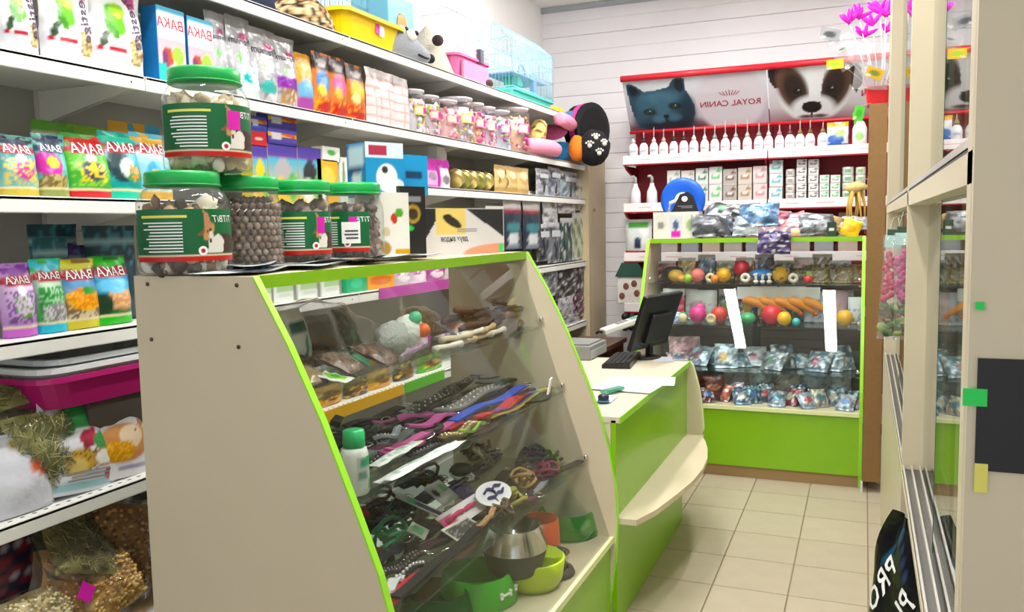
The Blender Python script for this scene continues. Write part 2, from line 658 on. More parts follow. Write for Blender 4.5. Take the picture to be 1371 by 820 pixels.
CX0, CY0, CL = -1.49, 1.40, 1.55
CASE_Z = (1.13, .885, .62)
DECK1 = .353
showcase('curved cream glass counter showcase with lime edges full of leads and bowls', (CX0, CY0, 0), math.pi / 2, CL, DECK1, CASE_Z, 0.0)
BX0, BY0, BL = -1.28, 5.655, 1.29
DECK2 = .428
showcase('lime fronted glass showcase of toys standing under the animal posters', (BX0, BY0, 0), 0, BL, DECK2, (1.13, .885, .62), .07, True)

# ================================================================== cash desk
dX, dY0, dY1 = -.83, CY0 + CL + .002, 4.32
t = thing('cash_desk', 'low lime cash desk with cream top and curved bag shelf', 'desk', (dX, dY0, 0), 0)
LD = dY1 - dY0
top = MB().box((-.315, LD / 2, .789), (.66, LD, .022)).build('desk_top', plain('desk_top_laminate', '#d9cfba', .4, var=.02), t)
MB().box((.0165, LD / 2, .789), (.004, LD, .024)).build('edge_band', LIME_EDGE, top)
MB().box((-.009, LD / 2 - .009, .39 + .39 / 2 + .012), (.018, LD - .018, .78 - .40)).build('upper_front', LIME, t)
MB().box((-.009, LD / 2 - .07, .198), (.018, LD - .14, .396)).build('lower_front', LIME, t)
MB().box((-.33, .010, .39), (.62, .016, .776)).build('near_side', CREAM, t)
MB().box((-.02, LD - .145, .03), (.03, .03, .06)).build('foot', CHROME, t)
# bag shelf: plan curve
outer = [(.075, .0), (.118, .14), (.155, .36), (.180, .55), (.188, .74), (.178, .92), (.150, 1.09), (.118, 1.22), (.085, 1.32), (.085, LD)]
MB().prism([(0, 0)] + outer + [(0, LD)], 'xy', .398, .420).build('bag_shelf', CREAM, t)
ep = [(-.66, 0), (-.06, 0), (-.01, .2), (.06, .395), (.085, .45), (.078, .55), (.062, .66), (.03, .78), (.015, .80), (-.66, .80)]
pe = MB().prism(ep, 'xz', LD - .018, LD).build('end_panel', CREAM, t)
v, f = [], []
for d, z in ep[1:-1]:
    for q in ((d, LD - .0185), (d + .0035, LD - .0185), (d + .0035, LD + .0005), (d, LD + .0005)):
        v.append((q[0], q[1], z))
n_ = len(ep) - 2
for i in range(n_ - 1):
    for k in range(4):
        k2 = (k + 1) % 4
        f.append((i * 4 + k, i * 4 + k2, i * 4 + 4 + k2, i * 4 + 4 + k))
MB().add(v, f).build('edge_band', plain('pale_edge', '#e6efb4', .4), pe)

# ================================================================== left shelving
SX = -1.88                                    # shelf front
SB = -2.30                                    # shelf back
SEC = [.20, .95, 1.85, 2.90, 3.95, 4.95, 5.93]
SZ = {'A': 2.262, 'B': 1.945, 'C': 1.60, 'D': 1.25, 'E': .812, 'F': .16}
un = thing('shelving_unit', 'long white metal shop shelving along the left wall', 'shelving', (SX, 0, 0), 0)
for i in range(len(SEC) - 1):
    y0, y1 = SEC[i] + .002, SEC[i + 1] - .002
    for nm, z in SZ.items():
        zz = z
        if nm == 'C' and i >= 3:
            zz = 1.70
        mb = MB().box((-.21, (y0 + y1) / 2, zz - .004), (.42, y1 - y0, .008)).box((-.006, (y0 + y1) / 2, zz - .02), (.012, y1 - y0, .042), bev=.003)
        if nm == 'E':
            hb = plain('perforation', '#6d6a66', .6)
            for k in range(int((y1 - y0) / .033)):
                mb.box((-.025, y0 + .02 + k * .033, zz + .0002), (.006, .010, .001), 1)
            mb.build('shelf', [WHITE, hb], un)
        else:
            mb.build('shelf', WHITE, un)
    MB().box((-.435, (y0 + y1) / 2, 1.24), (.012, y1 - y0, 2.40)).build('back_panel', GREYBACK, un)
for y in SEC:
    MB().box((-.43, min(y, 5.91), 1.2), (.03, .03, 2.36)).build('upright', plain('upright_metal', '#c9c6be', .45), un)
    for nm, z in SZ.items():
        if nm == 'F':
            continue
        zz = 1.70 if nm == 'C' and y > 2.95 else z
        for s in ((-.008, .008) if y < 5.9 else (-.008,)):
            MB().prism([(-.415, zz - .009), (-.03, zz - .009), (-.03, zz - .03), (-.23, zz - .07), (-.415, zz - .11)], 'xz', y + s - .0015, y + s + .0015).build('bracket', plain('bracket_metal', '#d3d0c6', .45), un)
        MB().blob((-.001, y - .05, zz - .022), (.0015, .005, .006), seg=8, rings=4).build('lock_hole', BLACK, un)
MB().box((-.21, (SEC[0] + SEC[-1]) / 2, .07), (.40, SEC[-1] - SEC[0], .14)).build('plinth', GREYBACK, un)
for nm, z, y0, y1, cc in (('y', SZ['E'] - .016, 2.62, 3.22, '#f0b818'), ('g', SZ['E'] - .016, 3.24, 3.62, '#5fc22f'), ('m', SZ['D'] - .016, 3.05, 3.70, '#b93aa6')):
    MB().box((.0035, (y0 + y1) / 2, z), (.004, y1 - y0, .046)).build('price_strip', plain('strip_' + nm, cc, .4, var=.03), un)
# corner cupboard at the end of the shelving
t = thing('corner_cupboard', 'plain pale wooden cupboard in the corner past the shelving', 'cupboard', (SX, 5.94, 0), 0)
CUP = plain('pale_wood', '#c3b393', .5, var=.08, scale=3)
MB().box((-.22, .22, 1.17), (.44, .44, 1.78)).build('body', CUP, t)
MB().box((-.22, .22, .14), (.44, .44, .28)).build('plinth', plain('brown_base', '#5b4531', .6), t)
MB().box((.009, .04, 1.17), (.018, .07, 1.78)).build('end_stile', CUP, t)
dr = MB().box((.009, .262, 1.17), (.018, .355, 1.76)).build('door', CUP, t)
MB().blob((.028, .12, 1.62), (.011, .011, .011), seg=10, rings=6).build('knob', plain('knob_wood', '#8d7a5b', .4), dr)
t = thing('low_bench', 'low dark brown bench behind the cash desk', 'bench', (-1.70, 5.0, 0), 0)
MB().box((0, .3, .70), (.34, .9, .03)).build('bench_top', plain('dark_wood', '#6a5140', .45, var=.15), t)
MB().box((0, .3, .34), (.30, .86, .68)).build('body', plain('dark_wood2', '#57412f', .5, var=.15), t)

# ================================================================== wall rack under the posters
RY = 5.95
RX0, RX1 = -1.60, .30
JX = at(1028, 205, 'y', RY).x
RED = plain('rack_red', '#a3182b', .45, var=.04)
for a, b3, nm in ((RX0, JX - .003, 'under the kitten poster'), (JX + .003, RX1, 'under the puppy poster')):
    t = thing('wall_rack', 'red wall rack with white shelf fronts ' + nm, 'rack', (a, RY, 0), 0)
    W = b3 - a
    MB().box((W / 2, .37, 1.3), (W, .02, 2.0)).build('back_panel', RED, t)
    for z in (1.985, 1.648, 1.296, .93):
        s = MB().box((W / 2, .18, z - .03), (W, .36, .02)).build('shelf', RED, t)
        MB().box((W / 2, -.004, z - .022), (W, .012, .062), bev=.003).build('shelf_front', plain('rack_front', '#f4eceb', .35, var=.01), s)
        MB().box((W / 2, -.001, z - .056), (W, .014, .010)).build('red_lip', RED, s)
        pr = MB()
        for k in range(int(W / .22)):
            lines(pr, .08 + k * .22, .20 + k * .22, z - .028, z - .016, 1, flat(-.0108), seed=k)
        pp = pr.build('price_print', plain('pink_ink', '#e2a8ae', .5, var=0), s)
        pp['kind'] = 'stuff'
        for x in (.012, W - .012):
            MB().prism([(0.0, z - .06), (.35, z - .06), (.35, z - .16), (.05, z - .09)], 'yz', x - .008, x + .008).build('bracket', RED, s)

# ================================================================== builders for goods
HALF = math.pi / 2


def pouch_surf(w, h, d, seal=.08, pillow=False, seed=0, crk=.004, rounded=0.0):
    def S(u, v, sg=1, off=0.0):
        if pillow:
            a = max(0.0, 1 - abs(2 * v - 1) ** 2.6) ** .6
        else:
            q = v / (1 - seal)
            a = 0.0 if q >= 1 else (.72 + .28 * min(1, q / .3)) * (1 - max(0, (q - .25) / .75) ** 1.8)
        e = max(0.0, 1 - abs(2 * u - 1) ** 2.6) ** .6
        t = d / 2 * a * e
        n = noise.noise(Vector((u * 3.1 + seed, v * 4.3, seed * 1.3))) * crk * 2
        n2 = noise.noise(Vector((u * 7 + seed * 2.1, v * 9, 3.3))) * crk * .8
        x = (u - .5) * w * (1 - .05 * math.sin(math.pi * min(1, v * 1.05)) * (d / w))
        if rounded:
            x *= 1 - rounded * max(0, (v - .8) / .2) ** 2
        return (x + n2 * .6, -sg * (t + off) + n * (.3 + .7 * v) + (n2 * sg * .5 if 0 < e * a else 0), v * h + n2 * .4)
    return S


def pouch_mesh(w, h, d, base, layers, mat, nu=12, nv=18, back=None, **kw):
    S = pouch_surf(w, h, d, **kw)
    mb = MB()
    mb.grid(lambda u, v: S(u, v, 1), nu, nv, layers=layers, base=base)
    mb.grid(lambda u, v: S(u, v, -1), nu, nv, layers=[], base=back or base, flip=True)
    k = (nu + 1) * (nv + 1)
    mb.f += [(i + 1, i, k + i, k + i + 1) for i in range(nu)]
    mb.mi += [0] * nu
    mb.sm += [True] * nu
    return mb, S


def bag(name, label, cat, size, base, layers, loc, rot, words=(), mat=None, group=None, nu=12, nv=18, back=None, smallprint=(), **kw):
    """standing or lying pack; words: (text, size, cx, cz, material, rot, shear) in metres from the bottom centre"""
    w_, h_, d_ = size
    mb, S = pouch_mesh(w_, h_, d_, base, layers, mat, nu, nv, back, seed=kw.pop('seed', rng.random() * 40), **kw)
    o = mb.build(name, mat or PRINT, None, loc, rot)
    tag(o, label, cat, group)
    srf = lambda x, z: S(min(1, max(0, x / w_ + .5)), min(1, max(0, z / h_)), 1, .0018)
    for wd in words:
        tx, sz, cx, cz, mt = wd[:5]
        q = MB()
        letter(q, tx, sz, cx, cz, srf, rot=wd[5] if len(wd) > 5 else 0, shear=wd[6] if len(wd) > 6 else 0, bold=sz * .012)
        q.build('lettering', mt, o)
    for (x0, x1, z0, z1, n, mt) in smallprint:
        lines(MB(), x0, x1, z0, z1, n, srf, seed=n).build('small_print', mt, o)['kind'] = 'stuff'
    return o


def carton(name, label, cat, size, base, layers, loc, rotz, words=(), side=None, sidelayers=None, top=None, mat=None, group=None, nu=12, nv=16, smallprint=(), lean=0):
    w_, h_, d_ = size
    mb = MB()
    a, b_ = w_ / 2, d_ / 2
    side = side or base
    top = top or side
    mb.grid(lambda u, v: ((u - .5) * w_, -b_, v * h_), nu, nv, layers=layers, base=base, smooth=False)
    mb.grid(lambda u, v: (a, (u - .5) * d_, v * h_), 6 if sidelayers else 1, 8 if sidelayers else 1, layers=sidelayers or [], base=side, smooth=False)
    mb.grid(lambda u, v: (-a, (.5 - u) * d_, v * h_), 6 if sidelayers else 1, 8 if sidelayers else 1, layers=sidelayers or [], base=side, smooth=False)
    mb.grid(lambda u, v: ((.5 - u) * w_, b_, v * h_), 1, 1, layers=[], base=base, smooth=False)
    mb.grid(lambda u, v: ((u - .5) * w_, (v - .5) * d_, h_), 1, 1, layers=[], base=top, smooth=False)
    mb.grid(lambda u, v: ((u - .5) * w_, (.5 - v) * d_, 0), 1, 1, layers=[], base=top, smooth=False)
    o = mb.build(name, mat or PRINT_M, None, loc, (lean, 0, rotz))
    tag(o, label, cat, group)
    srf = flat(-b_ - .0008)
    for wd in words:
        tx, sz, cx, cz, mt = wd[:5]
        q = MB()
        letter(q, tx, sz, cx, cz, srf, rot=wd[5] if len(wd) > 5 else 0, shear=wd[6] if len(wd) > 6 else 0, bold=sz * .012, sx=wd[7] if len(wd) > 7 else 1)
        q.build('lettering', mt, o)
    for (x0, x1, z0, z1, n, mt) in smallprint:
        lines(MB(), x0, x1, z0, z1, n, srf, seed=n).build('small_print', mt, o)['kind'] = 'stuff'
    return o


def on_x(pl, pr, pt, pb, X, z, d):
    """pixel box of something facing the aisle on a shelf at height z, front at X -> (location, width, height)"""
    pm_ = (pt + pb) / 2
    y0, y1 = at(pl, pm_, 'x', X).y, at(pr, pm_, 'x', X).y
    h = at((pl + pr) / 2, pt, 'x', X).z - z
    return Vector((X - d / 2, (y0 + y1) / 2, z)), y1 - y0, h


def on_y(pl, pr, pt, pb, Y, z, d):
    pm_ = (pt + pb) / 2
    a, b_ = at(pl, pm_, 'y', Y), at(pr, pm_, 'y', Y)
    h = at((pl + pr) / 2, pt, 'y', Y).z - z
    return Vector(((a.x + b_.x) / 2, Y + d / 2, z)), b_.x - a.x, h


def sticker(parent, c, s, mat, rot=None):
    """small flat price tag proud of the pack"""
    return MB().box((0, 0, 0), (s[0], .0012, s[1])).build('price_sticker', mat, parent, c, rot)


def tub(w_, d_, h_, taper=.82, wall=.004, rim=.012, mat=0, mb=None, z0=0.0):
    """open tray with sloping walls and a rolled rim"""
    mb = mb or MB()

    def ring(s, z, ex=0.0):
        r_ = .18 * min(w_, d_)
        pts = []
        for cx, cy, a0 in ((1, 1, 0), (-1, 1, 90), (-1, -1, 180), (1, -1, 270)):
            for k in range(4):
                a = math.radians(a0 + k * 30)
                pts.append((cx * (w_ / 2 * s - r_) + r_ * math.cos(a) + ex * cx, cy * (d_ / 2 * s - r_) + r_ * math.sin(a) + ex * cy, z))
        return pts
    rs = [ring(taper, z0), ring(taper + (1 - taper) * .6, z0 + h_ * .6), ring(1, z0 + h_), ring(1, z0 + h_, rim), ring(1, z0 + h_ - rim, rim), ring(1, z0 + h_ - rim, rim - wall),
          ]
    inner = [ring(1, z0 + h_, -wall), ring(taper, z0 + wall, -wall)]
    order = [rs[5], rs[4], rs[3], rs[2]] + inner
    v, f = [], []
    n = 16
    for seq, cap in (([rs[0], rs[1], rs[2]], True), (order, True)):
        o = len(v)
        for r_ in seq:
            v += r_
        for i in range(len(seq) - 1):
            for k in range(n):
                k2 = (k + 1) % n
                f.append((o + i * n + k, o + i * n + k2, o + (i + 1) * n + k2, o + (i + 1) * n + k))
        if seq is order:
            f.append(tuple(o + (len(seq) - 1) * n + k for k in range(n)))
        else:
            f.append(tuple(o + k for k in range(n))[::-1])
    return mb.add(v, f, None, mat, False)


def strap(mb, pts, w_, th=.003, cols=None, mat=0):
    """flat ribbon along a path (width horizontal)"""
    pts = [Vector(p) for p in pts]
    v, f = [], []
    for i, p in enumerate(pts):
        t_ = (pts[min(i + 1, len(pts) - 1)] - pts[max(i - 1, 0)]).normalized()
        a = t_.cross(Vector((0, 0, 1)))
        a = a.normalized() if a.length > 1e-6 else Vector((1, 0, 0))
        n_ = a.cross(t_).normalized()
        for q in ((-1, -1), (1, -1), (1, 1), (-1, 1)):
            v.append(p + a * q[0] * w_ / 2 + n_ * q[1] * th / 2)
    for i in range(len(pts) - 1):
        for k in range(4):
            k2 = (k + 1) % 4
            f.append((i * 4 + k, i * 4 + k2, i * 4 + 4 + k2, i * 4 + 4 + k))
    f += [(3, 2, 1, 0), tuple(len(v) - 4 + k for k in range(4))]
    return mb.add(v, f, cols, mat, False)


def chips(mb, n, fn, size, cols, seed=0, amp=.3, seg=6, rings=4):
    """loose pieces; fn(rng) -> centre"""
    r = random.Random(seed)
    from mathutils import Euler
    for i in range(n):
        s = size * r.uniform(.7, 1.3)
        mb.blob(fn(r), (s, s * r.uniform(.6, 1), s * r.uniform(.35, .7)), cols=C(r.choice(cols)), seg=seg, rings=rings, amp=amp, seed=i,
                rot=Euler((r.uniform(0, 6), r.uniform(0, 6), r.uniform(0, 6))))
    return mb


# ------------------------------------------------------------------ treat jars on the counter
LID = plain('green_lid', '#12a04a', .3, var=.05)
JLABEL = printed('jar_label', .4, bump=0)


def treat_jar(label, loc, R, h, filling, turn, picture=True, stick=True, face=1.2):
    t = thing('treat_jar', label, 'jar', loc, turn)
    lr = .074
    prof = [(R * .6, 0), (R * .93, .003), (R * .985, .012), (R, .03), (R * .99, h * .35), (R * .985, h * .62), (R * .97, h * .70), (R * .88, h * .79), (lr + .004, h * .835), (lr, h * .85), (lr, h * .9)]
    MB().lathe(prof, 40).build('jar_body', PET, t)
    lm = MB()
    z0 = h * .85
    lm.lathe([(lr + .004, z0), (lr + .006, z0 + .003), (lr + .006, h - .006), (lr + .002, h - .001), (lr - .006, h), (lr - .01, h - .002), (0, h - .002)], 44)
    l_ = lm.build('lid', LID, t)
    MB().tube([((lr + .0065) * math.cos(a), (lr + .0065) * math.sin(a), z0 + .004) for a in [k * math.pi / 16 for k in range(32)]], .0022, 6, closed=True).build('lid_ring', LID, l_)
    # wrap-round label, front towards local -Y
    zl0, zl1 = h * .14, h * .63
    lay = [('g', 0, 1, '#0d5c34', '#0f6b3c'), ('r', 0, 0, 1, .10, '#c22a1c'), ('r', 0, .10, 1, .125, '#e8e2c0')]
    if picture:
        lay += [('p', [(.74, .14), (.80, .50), (.90, .52), (1, .46), (1, .14)], '#3f2418'), ('p', [(.68, .14), (.70, .42), (.80, .52), (.86, .4), (.84, .14)], '#efe9e0'),
                ('p', [(.655, .98), (.70, .90), (.735, .66), (.665, .60)], '#c98f70'), ('p', [(.60, .50), (.66, .62), (.69, .48)], '#8a5a44'), ('e', .705, .56, .042, .17, '#cf9a6c', -.2), ('e', .72, .46, .022, .12, '#efe2d2'),
                ('e', .715, .60, .010, .035, '#17100d'), ('e', .690, .56, .008, .03, '#17100d'), ('e', .715, .385, .012, .04, '#17100d')]
    span = 2.0 * face
    def surf(x, z, off=.0012):
        a = -HALF + x / R
        return ((R + off) * math.cos(a), (R + off) * math.sin(a), z)
    wl = span * R
    lb = MB().grid(lambda u, v: surf((u - .5) * wl, zl0 + (zl1 - zl0) * v, .0008), 96, 36, layers=lay, base='#0d6b38').build('label', JLABEL, t)
    q = MB()
    lines(q, -wl * .40, -wl * .02, zl0 + .018, zl1 - .026, 10, surf, seed=int(R * 1000))
    q.build('small_print', INK_W, lb)['kind'] = 'stuff'
    q = MB()
    lines(q, -wl * .42, wl * .02, zl1 - .020, zl1 - .012, 1, surf, fill=.7)
    q.build('headline', plain('yellow_ink', '#e7e25a', .5, var=0), lb)
    q = MB()
    letter(q, 'TiTBiT', .021, wl * .36, zl1 - .022, surf, shear=.2)
    q.build('lettering', INK_W, lb)
    c_ = MB()
    ring = [surf(wl * .14 + .010 * math.cos(k * .393), zl0 + .022 + .010 * math.sin(k * .393), .0018) for k in range(16)]
    c_.add(ring, [tuple(range(16))])
    c_.build('seal_mark', INK_W, lb)
    c2 = MB()
    c2.add([surf(wl * .14 + .005 * math.cos(k * .785), zl0 + .022 + .005 * math.sin(k * .785), .0022) for k in range(8)], [tuple(range(8))])
    c2.build('seal_mark', INK_R, lb)
    if stick:
        MB().grid(lambda u, v: surf(wl * (.17 + .13 * u), zl1 - .056 + .042 * v, .002), 6, 2).build('price_sticker', MAGENTA, t)
    # filling
    c_ = MB()
    if filling == 'balls':
        r = random.Random(3)
        br = .0085
        for i in range(10):
            n = int(2 * math.pi * (R - .012) / (br * 2.02))
            for k in range(n):
                a = (k + .5 * (i % 2)) * 2 * math.pi / n
                c_.blob(((R - .0115) * math.cos(a), (R - .0115) * math.sin(a), .012 + i * br * 1.85), br * r.uniform(.92, 1.02), cols=C(r.choice(['#7a5a48', '#8a6a56', '#6a4c3e', '#94786a', '#a58d80'])), seg=8, rings=5)
        chips(c_, 60, lambda q_: (q_.uniform(-.06, .06), q_.uniform(-.06, .06), .17), .009, ['#7a5a48', '#94786a'], 5)
    else:
        cols = {'bones': ['#e9dfca', '#d9c9a8', '#f3ecdc', '#c9b28c'], 'mixed': ['#5c3b2a', '#efe4cf', '#c9a77d', '#3d2a21', '#f4efe2', '#9a7350'], 'dark': ['#5a4037', '#7b5c4e', '#a58f86', '#463129']}[filling]
        def fn(q_):
            a = q_.uniform(0, 2 * math.pi)
            zz = q_.uniform(.012, h * .70)
            rr = (R - .028) * (1 if zz < h * .62 else .86)
            return (rr * math.cos(a), rr * math.sin(a), zz)
        chips(c_, 230, fn, .021, cols, 11 + int(R * 1000), .4)
    chips_o = c_.build('filling', printed('filling_mat', .55, bump=.1), t)
    chips_o['kind'] = 'stuff'
    return t

# ================================================================== goods on the counter top
cam_turn = lambda x, y: math.atan2(-x, y)     # turn that makes local -Y look at the camera's side of the shop
TZ = TOPZ
JX_ = -1.385
t1 = treat_jar('wide green-lidded treat jar at the near end of the counter', (JX_ - .02, 1.472, TZ), .102, .228, 'mixed', cam_turn(-1.40, 1.47), face=1.22, stick=False)
t2 = treat_jar('green-lidded jar of round brown balls on the counter', (JX_ - .012, 1.668, TZ), .088, .226, 'balls', cam_turn(-1.40, 1.66) - 1.25, face=.75, stick=False)
t3 = treat_jar('green-lidded treat jar between the ball jar and the tagged jar', (JX_, 1.868, TZ), .082, .225, 'dark', cam_turn(-1.38, 1.86) + .15, face=1.1)
t4 = treat_jar('green-lidded treat jar with a white price slip on the counter', (JX_ + .01, 2.108, TZ), .088, .228, 'dark', cam_turn(-1.36, 2.1) - .5, picture=False, face=1.0)
sl = MB().box((0, 0, 0), (.052, .0015, .06)).build('price_slip', plain('paper_white', '#f2f0ee', .6, var=.02), t4, (.035, -.0895 * .92, .085), (0, 0, .4))
lines(MB(), -.02, .02, -.02, .01, 3, flat(-.0016), seed=4).build('small_print', INK_K, sl)['kind'] = 'stuff'
treat_jar('green-lidded jar of pale bones stacked on top of two jars', (JX_ - .02, 1.558, TZ + .2285), .099, .235, 'bones', cam_turn(-1.40, 1.55) + .05, face=1.22)

# leaflets lying under and beside the jars
lf = [('#3d4a52', -1.30, 1.50, .3), ('#51636c', -1.27, 1.60, .1), ('#8fa0a6', -1.29, 1.72, .25), ('#2f3b42', -1.26, 1.84, -.05), ('#a9b7ba', -1.28, 1.96, .12), ('#566', -1.27, 2.08, .3), ('#d9dcda', -1.28, 2.2, .05), ('#46535a', -1.29, 1.62, .5)]
desc = ['nearest the showcase corner', 'with a pale stripe', 'under the ball jar', 'sticking out past the ball jar', 'in front of the middle jar', 'with a creased edge', 'by the white carton', 'lying slantwise']
for i, (c_, x, y, a) in enumerate(lf):
    if len(c_) == 4:
        c_ = '#556066'
    S_ = lambda u, v, i=i: ((u - .5) * .15, (v - .5) * .21, .0015 * i + .006 + .004 * math.sin(u * 5 + i) * math.sin(v * 4 + i * 2) + (.010 * max(0, u - .6)))
    mb = MB().grid(S_, 8, 10, layers=[('r', .1, .1, .9, .3, '#c7d0d2'), ('r', .1, .55, .6, .9, '#8d7a60'), ('r', 0, 0, 1, .04, '#e6eaea'), ('r', .95, 0, 1, 1, '#e6eaea')], base=c_)
    mb.grid(lambda u, v: (S_(u, v)[0], S_(u, v)[1], S_(u, v)[2] - .0015), 8, 10, layers=[], base='#dfe3e3', flip=True)
    o = mb.build('leaflet', printed('leaflet_print', .3, bump=0), None, (x + .02 - .10 * (i % 2), y, TZ), (0, 0, a))
    tag(o, 'glossy grey leaflet ' + desc[i] + ' on the counter', 'leaflet', 'leaflets on the counter')

# cartons at the far end of the counter
loc, w_, h_ = on_x(516, 546, 258, 342, -1.30, TZ, .10)
carton('food_carton', 'tall white carton with small food pictures beside the jars', 'carton', (w_ * .95, h_ - .0, .10), '#f1efe6',
       [('e', .25, .18, .18, .10, '#b08a4a'), ('e', .55, .62, .10, .08, '#c43a2c'), ('e', .70, .7, .12, .07, '#58a52e'), ('r', .55, .05, 1, .16, '#e2b33a'), ('e', .3, .42, .12, .07, '#d9c9a8')], loc, 1.2, nu=26, nv=40)
loc, w_, h_ = on_x(546, 568, 250, 342, -1.30, TZ, .09)
carton('food_carton', 'narrow black carton with a gold oval beside the white carton', 'carton', (w_, h_, .09), '#17161a', [('e', .5, .62, .30, .13, '#b08c3c'), ('e', .5, .62, .20, .08, '#3b2f1c'), ('r', .2, .8, .8, .86, '#8d8d90'), ('e', .3, .42, .22, .04, '#2ec04e')], loc, 1.25, nu=20, nv=40)
loc, w_, h_ = on_x(490, 540, 190, 258, -1.34, TZ + .192, .12)
carton('treat_carton', 'blue treat carton with a white puppy standing on the white carton', 'carton', (w_ * .62, h_, .11), '#2f93c8',
       [('r', 0, .72, 1, 1, '#dff0f8'), ('r', .1, .76, .55, .94, '#b23a52'), ('e', .55, .35, .28, .26, '#f4f4f2'), ('e', .5, .5, .08, .07, '#2b2a2c'), ('e', .78, .18, .25, .16, '#eef2f4'), ('r', 0, 0, 1, .08, '#1f6ea6')],
       loc + Vector((0, .04, 0)), 1.1, side='#1f7db5', sidelayers=[('r', .1, .6, .9, .9, '#cfe6f2'), ('e', .5, .25, .3, .2, '#e6eef2'), ('r', .15, .45, .8, .55, '#12507c')], top='#cfe6f2', nu=40, nv=44)
loc, w_, h_ = on_x(543, 569, 208, 250, -1.32, TZ + .20, .07)
carton('treat_carton', 'small plain blue carton standing on the black carton', 'carton', (w_, h_, .07), '#2aa0dc', [('r', .25, .38, .75, .6, '#173f66')], loc, 1.3)
loc, w_, h_ = on_x(572, 660, 279, 346, -1.28, TZ, .16)
o = carton('grooming_carton', 'long white carton with black corner and yellow cat square', 'carton', (w_, h_, .15), '#e7e4e6',
           [('p', [(0, .2), (.0, 1), (.35, 1), (.12, .15)], '#1d1d22'), ('e', .10, .42, .07, .2, '#d8d8dc'), ('r', .28, .45, .58, 1, '#f0d884'), ('e', .44, .72, .06, .16, '#2d2822', .5), ('e', .40, .82, .04, .05, '#2d2822'), ('p', [(.58, 1), (1, .35), (1, 1)], '#26262b'), ('e', .95, .02, .4, .2, '#e6a588')],
           loc, HALF - .25, words=[('двух видов', .026, -.02, .056, INK_K, 0, .2)], smallprint=[(-.06, .10, .078, .092, 2, INK_G)], nu=70, nv=44)
MB().box((0, 0, 0), (.022, .001, .03)).build('price_sticker', GREENTAG, o, (w_ / 2 - .02, -.0762, .018))

# ================================================================== left shelving, shelf B (second from top)
XB, zB = -1.925, SZ['B'] + .001
parrot = [('e', .30, .25, .30, .20, '#d9dde6'), ('e', .40, .64, .20, .15, '#5fae22', -.9), ('e', .48, .76, .14, .09, '#8fc52e'), ('e', .30, .52, .14, .07, '#3f8a1c', -.9), ('e', .16, .38, .05, .13, '#2c4a2a', -.5),
          ('e', .47, .70, .05, .03, '#e3d95a'), ('p', [(.60, .42), (.78, .47), (.92, .28), (.82, .13), (.62, .17)], '#c9b887'), ('n', .60, .13, .92, .46, '#8f7b4a', .35, 5), ('e', .80, .90, .12, .08, '#b0447c'), ('r', .05, .255, .52, .32, '#b01f33'), ('r', .12, .26, .2, .315, '#ead0d2'), ('r', .88, .255, 1, .32, '#b01f33')]
for i, (pl, pr, pt, pb) in enumerate(((8, 58, -30, 85), (66, 131, -26, 92), (132, 198, -14, 104))):
    loc, w_, h_ = on_x(pl, pr, pt, pb, XB, zB, .07)
    bag('seed_bag', ['white budgie seed bag at the very edge of the shelf', 'white budgie seed bag beside the cut-off one', 'white budgie seed bag next to the blue boxes'][i], 'seed bag', (w_ * 1.02, h_, .085), '#f1f0f4', parrot, loc, (0, 0, HALF - .04),
        words=[('Prestige', .050, w_ * .27, h_ * .68, plain('plum_ink', '#4a3350', .5, var=0), HALF, .25)], nu=26, nv=40, group='budgie seed bags')
boxf = [('r', 0, .62, 1, .93, '#e9f2f8'), ('g', .22, .62, '#f2c9d0', '#f0aebb'), ('e', .35, .36, .22, .12, '#b5402c'), ('e', .25, .30, .12, .14, '#6b2a66'), ('e', .72, .40, .22, .12, '#9dc84a'), ('p', [(0, 0), (1, 0), (1, .14), (.5, .22), (0, .30)], '#36b7ac'), ('r', 0, .93, 1, 1, '#55b7e0'), ('r', 0, 0, .05, 1, '#3f8fc4')]
for i, (pl, pr, pt, pb) in enumerate(((211, 248, 12, 108), (252, 286, 26, 114))):
    loc, w_, h_ = on_x(pl, pr, pt, pb, XB, zB, .06)
    carton('seed_box', ['pink and blue seed box beside the budgie seed bag', 'pink and blue seed box beside the silver bags'][i], 'seed box', (w_, h_, .06), '#e9f2f8', boxf, loc, HALF, words=[('ВАКА', w_ * .36, 0, h_ * .79, INK_R, 0, .15)], side='#2674b4', nu=16, nv=24, group='pink seed boxes')
silver = [('r', 0, .86, 1, .93, '#c9c8cc'), ('e', .62, .76, .2, .04, '#b24d7c'), ('e', .35, .50, .10, .05, '#79c46a'), ('n', 0, 0, 1, .35, '#8a8790', .25, 3), ('e', .7, .2, .25, .14, '#e6e6ea')]
nm = ['beside the pink seed box', 'second from the pink seed boxes', 'third from the pink seed boxes', 'with a purple band next to the orange bag']
for i, (pl, pr, pt, pb) in enumerate(((284, 311, 16, 122), (311, 342, 22, 128), (341, 376, 38, 132), (375, 402, 50, 140))):
    loc, w_, h_ = on_x(pl, pr, pt, pb, XB, zB, .05)
    lay = silver + ([('r', .05, .28, 1, .42, '#8b3fa6'), ('n', .1, .05, .95, .26, '#b98a4a', .6, 4)] if i == 3 else [('e', .5, .22, .3, .09, '#4ab7b0')] if i == 2 else [])
    bag('litter_bag', 'silver grey bird food bag ' + nm[i], 'bird food', (w_ * 1.04, h_, .06), '#b9b8bd', lay, loc, (0, 0, HALF), words=[('Premium', w_ * .26, 0, h_ * .70, INK_K, 0, .2)], mat=PRINT_F, nu=14, nv=24, group='silver bird food bags')
